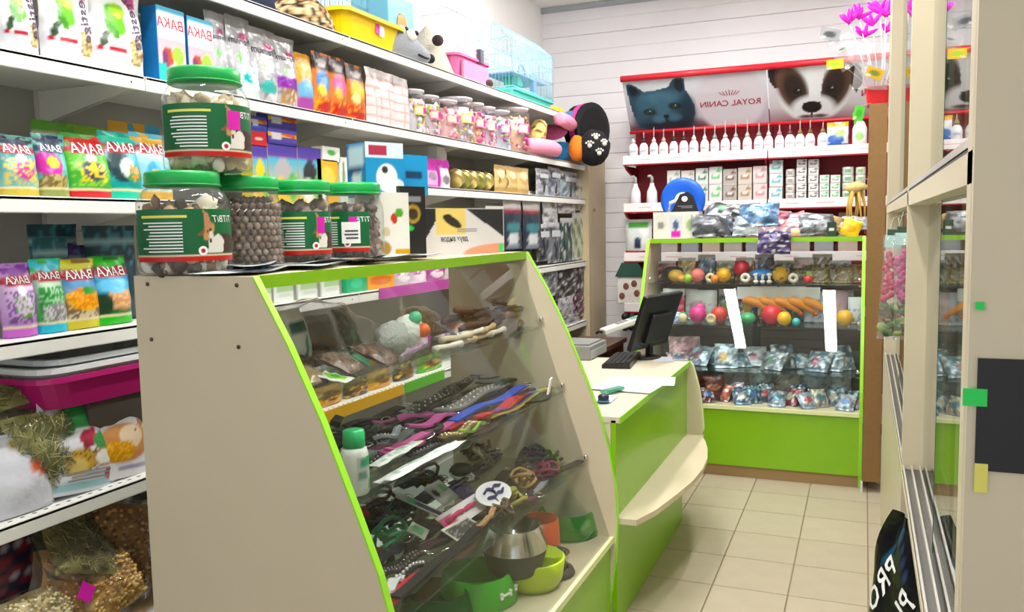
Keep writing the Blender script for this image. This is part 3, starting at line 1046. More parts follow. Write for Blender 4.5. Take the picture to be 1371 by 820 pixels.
# clear snowflake bag leaning in front of the silver ones
loc, w_, h_ = on_x(322, 352, 88, 135, -1.895, zB, .03)
o = bag('ornament_bag', 'small clear bag with turquoise ornaments in front of silver bags', 'bag', (w_, h_, .03), '#e9eef2', [('e', .4, .6, .2, .15, '#3fb7b5'), ('n', 0, 0, 1, 1, '#9adbd8', .12, 3)], loc, (0, 0, HALF), mat=PRINT_F, pillow=True)
loc, w_, h_ = on_x(402, 425, 72, 148, XB, zB, .05)
bag('treat_bag', 'orange and blue treat bag between silver and dark-topped bags', 'treat bag', (w_, h_, .05), '#dd9a3a', [('e', .5, .35, .5, .22, '#6fa9cf'), ('e', .4, .12, .5, .14, '#a14f9a'), ('e', .6, .85, .4, .12, '#e8b65c')], loc, (0, 0, HALF))
for i, (pl, pr, pt, pb) in enumerate(((424, 446, 70, 154), (446, 469, 77, 160), (469, 493, 87, 165))):
    loc, w_, h_ = on_x(pl, pr, pt, pb, XB, zB, .04)
    bag('treat_bag', ['bright treat bag with dark header beside the orange bag', 'pink treat bag with dark header, middle of three', 'yellow and orange treat bag with dark header beside clear bags'][i], 'treat bag', (w_, h_, .045), '#c9763a',
        [('r', 0, .74, 1, 1, '#3a1f22'), ('e', .5, .84, .3, .05, '#c9c4c4'), ('e', .5, .55, .4, .16, ['#4f86c4', '#d8639a', '#efc04a'][i]), ('e', .35, .40, .2, .1, ['#e2d34a', '#efb43c', '#fbe9a0'][i]), ('n', 0, 0, 1, .3, '#c93428', .5, i), ('n', 0, .0, 1, .3, '#e9a23a', .3, i + 5), ('e', .5, .12, .4, .08, '#b5332a')], loc, (0, 0, HALF), nu=12, nv=20, group='dark-topped treat bags', crk=.003)
for i, (pl, pr, pt, pb) in enumerate(((494, 512, 91, 163), (511, 531, 97, 168), (531, 550, 104, 174))):
    loc, w_, h_ = on_x(pl, pr, pt, pb, XB, zB, .03)
    bag('treat_bag', ['pale pink gridded treat bag beside dark-topped bags', 'pale gridded treat bag, middle of three', 'pale gridded treat bag beside the toy tubs'][i], 'treat bag', (w_ * 1.05, h_, .04), '#eadfe0',
        [('r', 0, q / 6 - .012, 1, q / 6 + .012, '#d9b0b0') for q in range(1, 6)] + [('r', .47, 0, .53, 1, '#dcb6b4'), ('r', 0, .9, 1, 1, '#f4f0f2')], loc, (0, 0, HALF), nu=14, nv=30, group='pale gridded treat bags')
tubc = [('#e9e4ea', '#a9cf3f', '#e7c64a'), ('#e4dfe8', '#c9d84f', '#c92a9a'), ('#f3c8cf', '#e76a86', '#f2a7b4'), ('#dcd2e0', '#ef8f9c', '#e6d657'), ('#f0c2a8', '#e98a6a', '#d23a9c'), ('#e3c9e0', '#e06fa0', '#f0b0a8'), ('#cfd8ea', '#7fc24a', '#b23aa0'), ('#f1c9b0', '#ef9a5a', '#c72f8f')]
nmt = ['green-bottomed, beside the gridded bags', 'with yellow oval and magenta tag', 'filled with pink balls', 'with a yellow tag', 'peach coloured', 'pink and lilac', 'with a green patch', 'orange, nearest the plush ring']
for i, (pl, pr, pt, pb) in enumerate(((550, 571, 122, 172), (569, 590, 130, 178), (592, 613, 136, 182), (608, 631, 133, 186), (632, 649, 140, 190), (648, 664, 145, 192), (663, 681, 150, 197), (681, 702, 147, 201))):
    loc, w_, h_ = on_x(pl, pr, pt, pb, -1.93, zB, .10)
    t = thing('toy_tub', 'clear plastic tub of small toys ' + nmt[i], 'tub', loc, HALF, 'toy tubs')
    R = w_ / 2
    MB().lathe([(R * .95, 0), (R, .004), (R, h_ * .9), (R * .9, h_ * .94), (R * .92, h_)], 20).build('tub_body', FILM_T, t)
    MB().lathe([(R * .95, h_ * .97), (R * .95, h_ * 1.02), (0, h_ * 1.02)], 20).build('lid', plain('tub_lid', '#e6e2ea', .25), t)
    c_ = MB()
    chips(c_, 60, lambda q: ((R - .012) * math.cos(q.a), (R - .012) * math.sin(q.a), q.uniform(.01, h_ * .8)) if not setattr(q, 'a', q.uniform(3, 6.4)) else None, .014, list(tubc[i]) + ['#f3b4be'], i)
    c_.lathe([(R * .75, .004), (R * .75, h_ * .8), (0, h_ * .8)], 12, cols=C(tubc[i][0]))  # inner core added so the gaps between the toys do not turn dark
    c_.build('toys', printed('toy_mat', .45, bump=0), t)['kind'] = 'stuff'
    MB().grid(lambda u, v: ((R + .001) * math.cos(-HALF + (u - .5) * 1.5), (R + .001) * math.sin(-HALF + (u - .5) * 1.5), h_ * (.42 + .22 * v)), 10, 4, layers=[('e', .5, .5, .5, .5, '#f4ead0'), ('r', .5, .2, .8, .8, '#c92a9a')], base=tubc[i][2]).build('label', printed('tub_label', .4, bump=0), t)

# plush and beds at the far end of shelf B
PLUSH = printed('plush', .95, bump=.6, scale=120)


def plush(mb, name, label, cat, loc, rot=(0, 0, 0)):
    return tag(mb.build(name, PLUSH, None, loc, rot), label, cat)


def ringmesh(R, r, ca, cb, n=40):
    mb = MB()
    v, f, c_ = [], [], []
    for i in range(n):
        a = 2 * math.pi * i / n
        for k in range(12):
            q = 2 * math.pi * k / 12
            v.append(((R + r * math.cos(q)) * math.cos(a), r * math.sin(q), (R + r * math.cos(q)) * math.sin(a)))
            c_.append(C(cb) if (math.sin(i * 1.9) + math.cos(k * 2.3 + i)) > .75 else C(ca))
    for i in range(n):
        for k in range(12):
            f.append((i * 12 + k, i * 12 + (k + 1) % 12, ((i + 1) % n) * 12 + (k + 1) % 12, ((i + 1) % n) * 12 + k))
    return mb.add(v, f, c_, 0, True)


P = at(722, 168, 'x', -1.95)
plush(ringmesh(.075, .052, '#e6c877', '#3a2a1c'), 'plush_ring', 'leopard print plush ring lying on the second shelf', 'plush toy', (-1.97, P.y, zB + .128), (.25, 0, HALF + .3))
P = at(738, 160, 'x', -1.92)
mb = MB()
mb.tube([(-.18, 0, 0), (-.17, 0, 0), (-.05, 0, .004), (.1, 0, 0), (.17, 0, -.004), (.18, 0, -.004)], [.02, .043, .046, .046, .042, .015], 14, cols=C('#f39ab8'))
plush(mb, 'bolster', 'pink plush bolster lying on top of the plush pile', 'cushion', (-1.86, P.y + .12, zB + .255), (0, .0, HALF + .1))
mb = MB()
mb.tube([(-.22, 0, 0), (-.2, 0, 0), (-.05, 0, .006), (.13, 0, .006), (.2, 0, 0), (.215, 0, 0)], [.02, .045, .052, .052, .045, .02], 14, cols=C('#f59cb6'))
P = at(722, 200, 'x', -1.9)
plush(mb, 'bolster', 'pale pink plush bolster lying at the shelf edge', 'cushion', (-1.89, P.y + .02, zB + .053), (0, 0, HALF - .12))
P = at(757, 184, 'x', -1.93)
plush(MB().blob((0, 0, .05), (.10, .06, .062), cols=C('#2a86c2'), seg=14, rings=9, amp=.2), 'plush_toy', 'blue plush cushion squeezed under the orange ball', 'plush toy', (-1.95, P.y, zB + .03))
plush(MB().blob((0, 0, .05), (.10, .06, .05), cols=C('#c35a8f'), seg=14, rings=9, amp=.2), 'plush_toy', 'dusty pink plush cushion in the plush pile', 'plush toy', (-1.98, P.y - .12, zB + .145))
P = at(772, 198, 'x', -1.84)
plush(MB().blob((0, 0, 0), (.058, .075, .09), cols=C('#ef7d1f'), seg=16, rings=10, amp=.06), 'plush_ball', 'orange plush ball at the end of the second shelf', 'plush toy', (-1.83, P.y - .02, zB + .088))


def pet_house(label, loc, rot, s, dots):
    t = thing('pet_house', label, 'pet bed', loc, 0)
    t.rotation_euler = rot
    mb = MB()
    n = 20
    prof = [(s * .5 * math.cos(a) * (1.0), s * .62 * max(-.62, math.sin(a)) + s * .40) for a in [math.radians(-52 + k * (284 / n)) for k in range(n + 1)]]
    mb.prism(prof, 'xz', -.001, s * .55)
    mb.build('shell', plain('house_black', '#17151a', .9), t)
    mb = MB().prism([(p[0] * .80, (p[1] - s * .4) * .8 + s * .4) for p in prof], 'xz', -.006, -.0015)
    mb.build('opening_shade', plain('house_dark', '#0a090c', .95), t)  # near-black sheet on the solid shell, painted as the shade inside
    MB().prism([(-s * .3, s * .05), (s * .3, s * .05), (s * .26, s * .18), (-s * .26, s * .18)], 'xz', -.03, -.006).build('cushion', plain('house_pink', '#e044a4', .9), t)
    v, f = [], []
    for p in prof:
        v += [(p[0] * 1.01, s * .1, (p[1] - s * .4) * 1.01 + s * .4), (p[0] * 1.01, s * .32, (p[1] - s * .4) * 1.01 + s * .4)]
    f = [(2 * i, 2 * i + 2, 2 * i + 3, 2 * i + 1) for i in range(len(prof) - 1)]
    MB().add(v, f).build('side_panel', plain('house_pink', '#e044a4', .9), t)
    return t


P = at(808, 162, 'x', -1.86)
pet_house('black and pink pet house on the end of the shelving', (-1.765, 5.80, zB + .125), (0, -.1, .95), .29, False)
t = thing('pet_house', 'round black pet house with white paw prints at the shelf end', 'pet bed', (-1.73, 5.66, zB + .0), 0)
MB().blob((0, 0, .09), (.11, .12, .125), cols=C('#18161b'), seg=22, rings=14, amp=.08).build('shell', PLUSH, t)
for k, (a, e) in enumerate(((-1.1, .5), (-.55, .15), (-1.5, .05), (-.9, -.35))):
    d = Vector((math.cos(a) * math.cos(e), math.sin(a) * math.cos(e), math.sin(e)))
    c0 = Vector((0, 0, .09)) + Vector((d.x * .112, d.y * .122, d.z * .127))
    q = MB()
    sd = d.cross(Vector((0, 0, 1))).normalized()
    u_ = sd.cross(d)
    q.blob(c0, .017, cols=C('#e9e4da'), seg=8, rings=5)
    for b_ in (-.9, -.3, .3, .9):
        q.blob(c0 + sd * math.sin(b_) * .03 + u_ * math.cos(b_) * .028, .008, cols=C('#e9e4da'), seg=6, rings=4)
    q.build('paw_print', printed('paw_mat', .8, bump=0), t)

# ================================================================== shelf A (top)
XA, zA = -1.95, SZ['A'] + .001


def wire_cage(label, loc, w_, d_, h_, basecol, wirecol, base_h, extra=(), roof=0.0):
    t = thing('wire_cage', label, 'cage', loc, HALF)
    tub(w_, d_, base_h, .9).build('base_tray', plain('cage_' + basecol[1:], basecol, .3), t)
    q = MB()
    n = max(8, int(w_ / .022))
    wr = .0016
    zr = lambda x: h_ + roof * (1 - abs(2 * x / w_))
    for k in range(n + 1):
        x = -w_ / 2 + w_ * k / n
        for y in (-d_ / 2, d_ / 2):
            q.tube([(x, y, base_h), (x, y, h_)], wr, 4)
        q.tube([(x, -d_ / 2, h_), (x, 0, h_ + roof), (x, d_ / 2, h_)], wr, 4)
    for k in range(int(d_ / .022)):
        y = -d_ / 2 + d_ * k / int(d_ / .022)
        for x in (-w_ / 2, w_ / 2):
            q.tube([(x, y, base_h), (x, y, h_ + roof * (1 - abs(2 * y / d_)))], wr, 4)
    for z in (base_h + .01, h_ * .5, h_ * .75, h_):
        q.tube([(-w_ / 2, -d_ / 2, z), (w_ / 2, -d_ / 2, z), (w_ / 2, d_ / 2, z), (-w_ / 2, d_ / 2, z)], wr * 1.5, 4, closed=True)
    q.build('wire_bars', plain('wire_' + wirecol[1:], wirecol, .35), t)['kind'] = 'stuff'
    for nm_, mb, cc in extra:
        mb.build(nm_, plain('cagepart_' + cc[1:], cc, .4), t)
    return t


# leopard house, yellow tray, rat house, cages
loc, w_, h_ = on_x(392, 455, -8, 20, XA, zA, .3)
mb = MB()
v, f, c_ = [], [], []
nz_ = 26
for i in range(nz_ + 1):
    th = HALF * i / nz_
    for k in range(44):
        a = 2 * math.pi * k / 44
        p = Vector((math.cos(a) * math.cos(th), math.sin(a) * math.cos(th), math.sin(th)))
        nn = noise.noise(p * 9)
        v.append((p.x * .15, p.y * .15, p.z * .15 + .0))
        c_.append(C('#2b1d15') if nn > .12 else C('#b48a5c') if nn > -.15 else C('#e2c79a'))
for i in range(nz_):
    for k in range(44):
        f.append((i * 44 + k, i * 44 + (k + 1) % 44, (i + 1) * 44 + (k + 1) % 44, (i + 1) * 44 + k))
mb.add(v, f, c_, 0, True)
o = mb.build('cat_house', PLUSH, None, (-2.04, loc.y - .02, zA))
tag(o, 'leopard print plush cat house beside the yellow tray', 'pet bed')
o = MB().blob((0, 0, .05), (.13, .2, .06), cols=C('#2a3350'), seg=16, rings=8, amp=.3).build('pet_cushion', PLUSH, None, (-2.06, loc.y - .36, zA + .008))
tag(o, 'dark blue pet cushion on the top shelf', 'cushion')
loc, w_, h_ = on_x(468, 545, 10, 62, -1.91, zA, .26)
t = thing('litter_tray', 'bright yellow plastic litter tray with a magenta tag', 'litter tray', loc + Vector((-.02, 0, 0)), HALF)
tub(w_ * 1.0, .26, .135, .80, rim=.016).build('tray_body', plain('yellow_plastic', '#f6cf0a', .3, var=.02), t)
sticker(t, (.02, -.126, .095), (.03, .04), MAGENTA)
sticker(t, (.055, -.126, .090), (.035, .045), plain('paper_white', '#f2f0ee', .6))
wire_cage('small cage with pastel bars standing behind the yellow tray', (-2.17, loc.y + .02, zA), .30, .20, .30, '#49c0a8', '#7fbfe0', .16)
t = thing('toy_carton', 'pale blue box with an orange flower on the top shelf', 'carton', (-2.12, loc.y + .38, zA), HALF)
MB().box((0, 0, .16), (.24, .2, .32), bev=.004).build('box_body', plain('pale_blue_card', '#7cc6e2', .4), t)
MB().blob((0, -.102, .20), (.045, .003, .045), seg=14, rings=6, spike=.12).build('flower_print', plain('orange_ink', '#f08a3a', .5), t)
MB().box((0, -.002, .012), (.25, .2, .024)).build('base_rim', plain('teal_plastic', '#1f7f9c', .4), t)
# grey rat-shaped house
P = at(552, 58, 'x', -1.93)
t = thing('rat_house', 'grey rat-faced plush pet house with big eyes on the top shelf', 'pet bed', (-1.98, P.y - .02, zA), HALF - .45)
mb = MB()
mb.tube([(-.19, 0, .09), (-.17, 0, .09), (-.05, 0, .085), (.07, 0, .06), (.13, 0, .045), (.155, 0, .04)], [.03, .085, .088, .055, .035, .018], 18, cols=C('#9ea2ab'))
mb.build('head', PLUSH, t)
MB().blob((.168, 0, .04), .022, seg=12, rings=8).build('nose', plain('black_plush', '#1b191d', .8), t)
for y, z in ((-.058, .118), (.02, .15)):
    e = MB().blob((.02, y, z), .028, seg=12, rings=8).build('eye', plain('eye_white', '#f3f1ee', .4), t)
    MB().blob((.034, y - .018, z + .008), .013, seg=10, rings=6).build('pupil', plain('eye_black', '#151417', .3), e)
MB().tube([(.06, -.05, .04), (.10, -.047, .03), (.13, -.036, .03)], .005, 6).build('mouth', plain('black_plush', '#1b191d', .8), t)
P = at(588, 70, 'x', -2.0)
t = thing('plush_cone', 'beige plush cone house between rat house and pink cage', 'pet bed', (-2.07, P.y, zA))
MB().lathe([(.13, 0), (.135, .03), (.10, .12), (.05, .22), (.0, .27)], 24, cols=C('#cdbfae'), smooth=True).build('shell', PLUSH, t)
MB().blob((.10, -.07, .17), (.03, .03, .028), cols=C('#3b2a2a'), seg=10, rings=6).build('nose', PLUSH, t)
loc, w_, h_ = on_x(612, 654, 22, 108, -1.92, zA, .20)
ex = [('front_basket', MB().box((.0, -.108, .05), (w_ * .8, .012, .10)), '#f08ab4'), ('feeder', MB().box((.06, -.108, .15), (.04, .03, .07)), '#5a5f6a')]
wire_cage('pink based wire cage with white bars on the top shelf', loc, w_, .20, h_ * .95, '#ee77b0', '#f3eef2', .13, ex, roof=.05)
MB().tube([(0, 0, 0), (0, 0, .03), (.015, 0, .05), (0, 0, .07), (-.015, 0, .055)], .004, 6)
loc, w_, h_ = on_x(686, 740, 34, 142, -1.92, zA, .22)
ex = [('wheel', MB().tube([(.02 + .055 * math.cos(k * .4), -.02, .2 + .055 * math.sin(k * .4)) for k in range(16)], .008, 6, closed=True), '#7f8fd6'),
      ('floor_plate', MB().box((-.02, 0, .16), (w_ * .8, .2, .008)), '#9fb6e6'), ('ladder', MB().box((.06, -.08, .12), (.05, .03, .16)), '#8fa6e0'), ('house', MB().box((-.12, -.02, .14), (.09, .1, .08), bev=.01), '#57cdb4')]
wire_cage('turquoise based wire cage with pale blue roof at shelf end', loc, w_, .22, h_ * .72, '#54cfc0', '#9fd4ea', .06, ex, roof=.10)
P = at(655, 105, 'x', -1.90)
tag(MB().blob((0, 0, .022), (.025, .035, .022), cols=C('#4a3430'), seg=10, rings=6, amp=.3).build('fur_mouse', PLUSH, None, (-1.905, P.y, zA)), 'small brown fur mouse between the two cages', 'toy')
P = at(752, 142, 'x', -1.9)
tag(MB().box((0, 0, .02), (.08, .14, .04), bev=.008).build('cage_accessory', plain('yellow_plastic', '#f6cf0a', .3), None, (-1.95, P.y, zA)), 'small yellow plastic bowl holder at end of top shelf', 'accessory')
P = at(769, 146, 'x', -1.9)
tag(MB().blob((0, 0, .025), (.035, .05, .026), cols=C('#4a86b4'), seg=10, rings=6, amp=.3).build('rolled_mat', PLUSH, None, (-1.93, P.y, zA)), 'small rolled blue mat at end of top shelf', 'mat')

# ================================================================== shelf C (third): seed bags
XC, zC = -1.925, SZ['C'] + .001


def seed_pack(i, box, label, topc, midc, pic, botc, X, z, rotz, txt=True, group='seed bags with red ovals', d=.07, logo='#a81b34'):
    loc, w_, h_ = on_x(*box, X, z, d)
    lay = [('g', .2, .8, midc[0], midc[1])] + pic + [('e', .5, .76, .52, .085, logo), ('p', [(0, .88), (.5, .82), (1, .88), (1, 1), (0, 1)], topc), ('r', 0, 0, 1, .12, botc), ('r', 0, .12, 1, .14, '#e6dcb0')]
    return bag('seed_bag', label, 'seed bag', (w_, h_, d), midc[0], lay, loc, (-.05, 0, rotz), words=[('ВАКА', w_ * .27, 0, h_ * .76, INK_W, 0, .1)] if txt else (), nu=20, nv=30, group=group)


flow = lambda a, b_, c_, s: [('n', .1, .18, .9, .6, a, .5, s), ('e', .5, .42, .26, .16, b_), ('n', .25, .26, .75, .56, c_, .35, s + 1), ('e', .5, .62, .12, .06, '#ffffff')]
seed_pack(0, (8, 62, 180, 268), 'navy-topped seed bag at the very edge of the third shelf', '#2a3550', ('#7fb7b0', '#3f93a0'), flow('#d8c46a', '#c94f9a', '#e9cf4a', 1), '#c9b24a', XC, zC, HALF)
seed_pack(1, (60, 101, 178, 266), 'navy and pink seed bag on the third shelf', '#2f3f5c', ('#6fb8b2', '#4aa9a6'), [('e', .32, .52, .36, .22, '#cf3fa6'), ('e', .42, .54, .18, .10, '#f1cf3a'), ('e', .42, .23, .42, .12, '#b7a66c'), ('n', .05, .12, .8, .34, '#7b6a3a', .5, 2)], '#8f9a52', XC, zC, HALF - .05, logo='#35435f')
seed_pack(2, (99, 158, 179, 266), 'red-topped green seed bag on the third shelf', '#d22a2c', ('#3f9f3c', '#5fc23c'), flow('#8fbf4a', '#3a3f56', '#f0cf3a', 5) + [('e', .52, .45, .08, .14, '#f3c92e')], '#c22a30', XC, zC, HALF - .05)
seed_pack(3, (147, 199, 176, 266), 'turquoise-topped seed bag with a parrot on the third shelf', '#2ec6a6', ('#2a9d98', '#5fb6cf'), [('e', .35, .5, .28, .26, '#1c3a42'), ('e', .55, .45, .22, .16, '#c9d6d2'), ('e', .68, .38, .16, .12, '#d98a3a'), ('n', .5, .25, .9, .5, '#4f8a3a', .5, 3)], '#27b89c', XC, zC, HALF)
seed_pack(4, (190, 240, 178, 262), 'yellow-topped blue seed bag beside the jars', '#e9b326', ('#6fc2dc', '#bfe3ee'), [('e', .5, .4, .3, .2, '#4fa8d0'), ('e', .4, .35, .15, .1, '#e8c24a')], '#d8a52a', XC, zC, HALF)
for i, (bx, cc, nm_) in enumerate((((58, 105, 162, 230), '#5aa12f', 'green'), ((105, 150, 168, 230), '#7fb52e', 'lime green'), ((160, 200, 163, 230), '#e0a72a', 'golden yellow'), ((186, 222, 167, 230), '#3fa0c0', 'sky blue'))):
    loc, w_, h_ = on_x(*bx, -2.05, zC, .06)
    bag('seed_bag', nm_ + ' topped seed bag in the second row of the third shelf', 'seed bag', (w_ * 1.2, h_, .06), cc, [('r', 0, .7, 1, .85, '#f0e8c0'), ('n', 0, .2, 1, .7, '#3c6f2a', .3, i)], loc, (0, 0, HALF), group='second row seed bags')
# small boxes further along shelf C
def wb_(label, box, base, lay, d=.05, X=-1.93, z=None, top=None, group=None, side=None, cat='carton', rz=HALF):
    loc, w_, h_ = on_x(*box, X, zC if z is None else z, d)
    return carton('food_box', label, cat, (w_, h_ if h_ > .02 else .03, d), base, lay, loc, rz, side=side or base, top=top, group=group)


rb = [('r', 0, .55, 1, .8, '#f0c43a'), ('p', [(0, .8), (1, .5), (1, .8)], '#e2602c'), ('r', .1, .35, .45, .75, '#efeaf4'), ('r', 0, 0, 1, .2, '#3b3fa0')]
bx = [('parrot food box with yellow fruit beside the jars', (338, 358, 195, 238)), ('parrot food box with a grey bird, middle of the row', (359, 398, 194, 240)), ('parrot food box with a black and white bird', (399, 430, 198, 244))]
z1 = None
for i, (nm_, b_) in enumerate(bx):
    o = wb_(nm_, b_, '#6a3f9a', [('g', 0, .75, '#e9c23a', '#57b3cf'), ('e', .5, .55, .28, .22, ['#e6d23a', '#b7b2b8', '#20232a'][i]), ('e', .4, .25, .25, .2, ['#e8b21f', '#efc43a', '#f2f0ee'][i]), ('e', .8, .3, .16, .25, '#58b13c'), ('r', 0, .85, 1, 1, '#4b3a9c')], group='parrot food boxes', side='#e3c22e')
    if i == 1:
        z1 = zC + o.dimensions.z
# stacked boxes on top
zt = at(378, 195, 'x', -1.93).z
for k in range(2):
    wb_('purple and yellow striped box, %s of two stacked on parrot food' % ('lower' if k == 0 else 'upper'), (359, 397, 195 - 21 * (k + 1), 195 - 21 * k), '#5a49ae', rb, z=zt + .001 + k * .0375 if False else at(378, 195 - 21 * k, 'x', -1.93).z, d=.05, group='striped boxes')
for k in range(2):
    wb_('%s stacked over the yellow fruit food box' % ('red box' if k == 0 else 'blue and yellow box'), (336, 357, 196 - 20 * (k + 1), 196 - 20 * k), ['#d1202f', '#4350b4'][k], [('e', .5, .5, .25, .12, '#f4d6d6')] if k == 0 else rb, z=at(347, 196 - 20 * k, 'x', -1.93).z, d=.05)
wb_('yellow bird food box with green tag behind the jars', (425, 452, 214, 245), '#e8b52a', [('e', .5, .6, .35, .25, '#f4d66a'), ('e', .3, .3, .2, .2, '#f2efe8')])
o = wb_('white tent-shaped card with a green leaf on the third shelf', (432, 455, 197, 216), '#eef2ee', [('e', .5, .6, .25, .2, '#4fb04a')], z=at(440, 216, 'x', -1.93).z)
for k in range(4):
    wb_('small white and green carton, %s of four beside the blue carton' % ORD[k], (455 + k * 11, 465 + k * 11, 211, 247 + k), '#e9ebe4', [('r', .2, .2, .8, .7, '#bcd0b4'), ('r', .35, .3, .65, .9, '#7f8f80')], group='small white cartons')

# ================================================================== shelf C, far raised part: tins, pouches
zC2 = 1.701
for i, (bx, base, lay, nm_) in enumerate((
        ((571, 590, 212, 256), '#c93fae', [('r', .1, .1, .9, .6, '#efb6e2'), ('e', .5, .4, .3, .15, '#a58aa8')], 'magenta pouch next to the blue carton'),
        ((590, 606, 214, 257), '#c944b0', [('r', .1, .05, .9, .7, '#efe6ee'), ('e', .5, .3, .3, .15, '#87808a')], 'magenta and white pouch beside the tins'))):
    loc, w_, h_ = on_x(*bx, -1.92, zC2, .04)
    bag('treat_bag', nm_, 'pouch', (w_, h_, .04), base, lay, loc, (0, 0, HALF))
TIN = plain('tin_gold', '#c8b56a', .3, metal=.7)
TIN2 = plain('tin_green', '#8f8a3a', .35, metal=.3)
for k in range(7):
    px = 612 + k * 10
    P = at(px, 238, 'x', -1.93)
    t = thing('food_tin', 'flat gold rimmed food tin standing on edge, %s from the magenta pouches' % ORD[k], 'tin', (-1.95, P.y, zC2), HALF, 'flat gold tins on edge')
    h = .075
    MB().lathe([(.046, 0), (.048, .003), (.048, .033), (.046, .036)], 20, M=Matrix.Translation((0, 0, .0485)) @ Matrix.Rotation(HALF - .5, 4, 'Y')).build('can', TIN2 if k % 2 else TIN, t)
    MB().lathe([(.049, .034), (.049, .039), (.040, .0385), (.0, .0375)], 20, M=Matrix.Translation((0, 0, .0485)) @ Matrix.Rotation(HALF - .5, 4, 'Y')).build('lid', plain('tin_lid', '#d9d3a8', .25, metal=.8), t)
for k in range(3):
    px = 673 + k * 15
    loc, w_, h_ = on_x(px - 7, px + 8, 221 + k * 2, 262, -1.90, zC2, .04)
    bag('treat_bag', 'beige pouch with a round window, %s from the gold tins' % ORD[k], 'pouch', (w_, h_, .04), '#d9bd86', [('e', .5, .55, .36, .2, '#c7a268'), ('e', .5, .68, .3, .14, '#e8d6b4'), ('r', 0, 0, 1, .18, '#b9975c')], loc, (0, 0, HALF), group='beige pouches')
for k in range(3):
    P = at(622 + k * 16, 214, 'x', -2.0)
    bag('treat_bag', 'violet foil sachet lying behind the tins, %s of three' % ORD[k], 'sachet', (.10, .12, .03), '#a83a8c', [('e', .5, .5, .4, .2, '#e6c6de'), ('n', 0, 0, 1, 1, '#d83aa0', .2, k)], (-2.03, P.y, zC2 + .02), (-.3, 0, HALF), mat=PRINT_F, pillow=True, group='violet sachets')
wb_('white folded card standing among the violet sachets', (585, 598, 197, 214), '#ecebec', [], X=-2.0, z=zC2 + .13 - .02)

# hanging packs on pegs below the raised shelf and at the end of the unit
PEG = plain('peg_wire', '#b9bbbd', .3, metal=.9)


def hanging(label, box, X, base, lay, product=None, group=None, n=1, cat='pack', d=.018, words=(), mat=None):
    pl, pr, pt, pb = box
    P0, P1 = at(pl, (pt + pb) / 2, 'x', X), at(pr, (pt + pb) / 2, 'x', X)
    zt_, zb_ = at((pl + pr) / 2, pt, 'x', X).z, at((pl + pr) / 2, pb, 'x', X).z
    w_, h_ = P1.y - P0.y, zt_ - zb_
    o = bag('hanging_pack', label, cat, (w_, h_, d), base, lay, (X - d / 2, (P0.y + P1.y) / 2, zb_), (0, 0, HALF), group=group, pillow=True, mat=mat, nu=10, nv=14)
    MB().tube([(0, .0, h_ - .008), (0, (-X + SB) * -1 - .02 if False else .30, h_ - .004)], .0022, 6).build('peg', PEG, o)
    if product:
        for mb, cc in product(w_, h_):
            mb.build('product', plain('prod_' + cc[1:], cc, .35), o)
    return o


def tool(w_, h_):
    q = MB().tube([(0, -.012, h_ * .12), (0.006, -.014, h_ * .4), (0, -.014, h_ * .62)], [.006, .008, .006], 8)
    b_ = MB().box((0, -.016, h_ * .72), (w_ * .6, .008, h_ * .16), bev=.002)
    return [(q, '#3a3d44'), (b_, '#c3c8ce')]


dk = [('r', 0, .80, 1, 1, '#d9d4d4'), ('r', 0, .74, 1, .80, '#8d2330'), ('e', .5, .45, .35, .12, '#3f7f86'), ('e', .5, .22, .3, .12, '#dfe3e6'), ('r', .2, .04, .8, .10, '#8a94a6')]
for k in range(2):
    hanging('navy hanging treat pack with white bone, %s from the yellow pack' % ORD[k], (676 + 26 * k, 700 + 26 * k, 268 + k * 2, 334), -1.90, '#1f2a3c', dk, group='navy treat packs')
    hanging('teal hanging treat pack above navy one, %s from the yellow pack' % ORD[k], (676 + 26 * k, 700 + 26 * k, 256, 300), -1.96, '#2f5a60', [('r', 0, .7, 1, 1, '#e6e2dc'), ('r', 0, .62, 1, .7, '#b0303a'), ('e', .5, .35, .4, .16, '#e7ecec')], group='teal treat packs')
hanging('yellow hanging pack beside the long white carton', (652, 676, 276, 336), -1.90, '#d9c02c', [('r', 0, .72, 1, 1, '#efeee6'), ('e', .5, .4, .35, .16, '#4a4a2c'), ('e', .6, .12, .35, .1, '#d98a6a')])
r = random.Random(5)
hg = [('grey combs pack', (719, 736, 226, 262), '#aeb3bd'), ('silver clippers pack', (735, 752, 224, 264), '#9aa3b4'), ('blue-grey brush pack', (752, 774, 230, 268), '#8fa6b0'), ('white claw scissors pack', (728, 748, 262, 300), '#d9dde2'), ('small white card', (749, 772, 264, 286), '#e6e4e6'),
      ('dark green spray pack', (752, 768, 292, 350), '#1f4a44'), ('black slicker brush pack', (720, 737, 300, 350), '#4a4d55'), ('grey dematting comb pack', (735, 752, 298, 352), '#7d828c'), ('pale green leaf pack', (768, 783, 285, 348), '#bfcfae'), ('white lace pack', (772, 786, 240, 282), '#d9d9d2')]
for nm_, bx, cc in hg:
    hanging(nm_ + ' hanging at the end of the shelving', bx, -1.90 - .02 * r.random(), cc, painted_folds(tone(cc, .75), r.randint(0, 90), 5) + [('r', 0, .86, 1, 1, '#cfced2')], product=tool if 'brush' in nm_ or 'comb' in nm_ or 'clipper' in nm_ else None, mat=PRINT_F)
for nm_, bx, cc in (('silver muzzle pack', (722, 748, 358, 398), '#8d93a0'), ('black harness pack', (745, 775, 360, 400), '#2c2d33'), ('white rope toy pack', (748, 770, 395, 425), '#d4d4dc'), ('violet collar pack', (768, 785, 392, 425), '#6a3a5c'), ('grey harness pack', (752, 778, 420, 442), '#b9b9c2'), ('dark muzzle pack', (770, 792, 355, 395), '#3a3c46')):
    hanging(nm_ + ' under the end of the fourth shelf', bx, -1.90, cc, painted_folds(tone(cc, .7), len(nm_), 6), mat=PRINT_F)

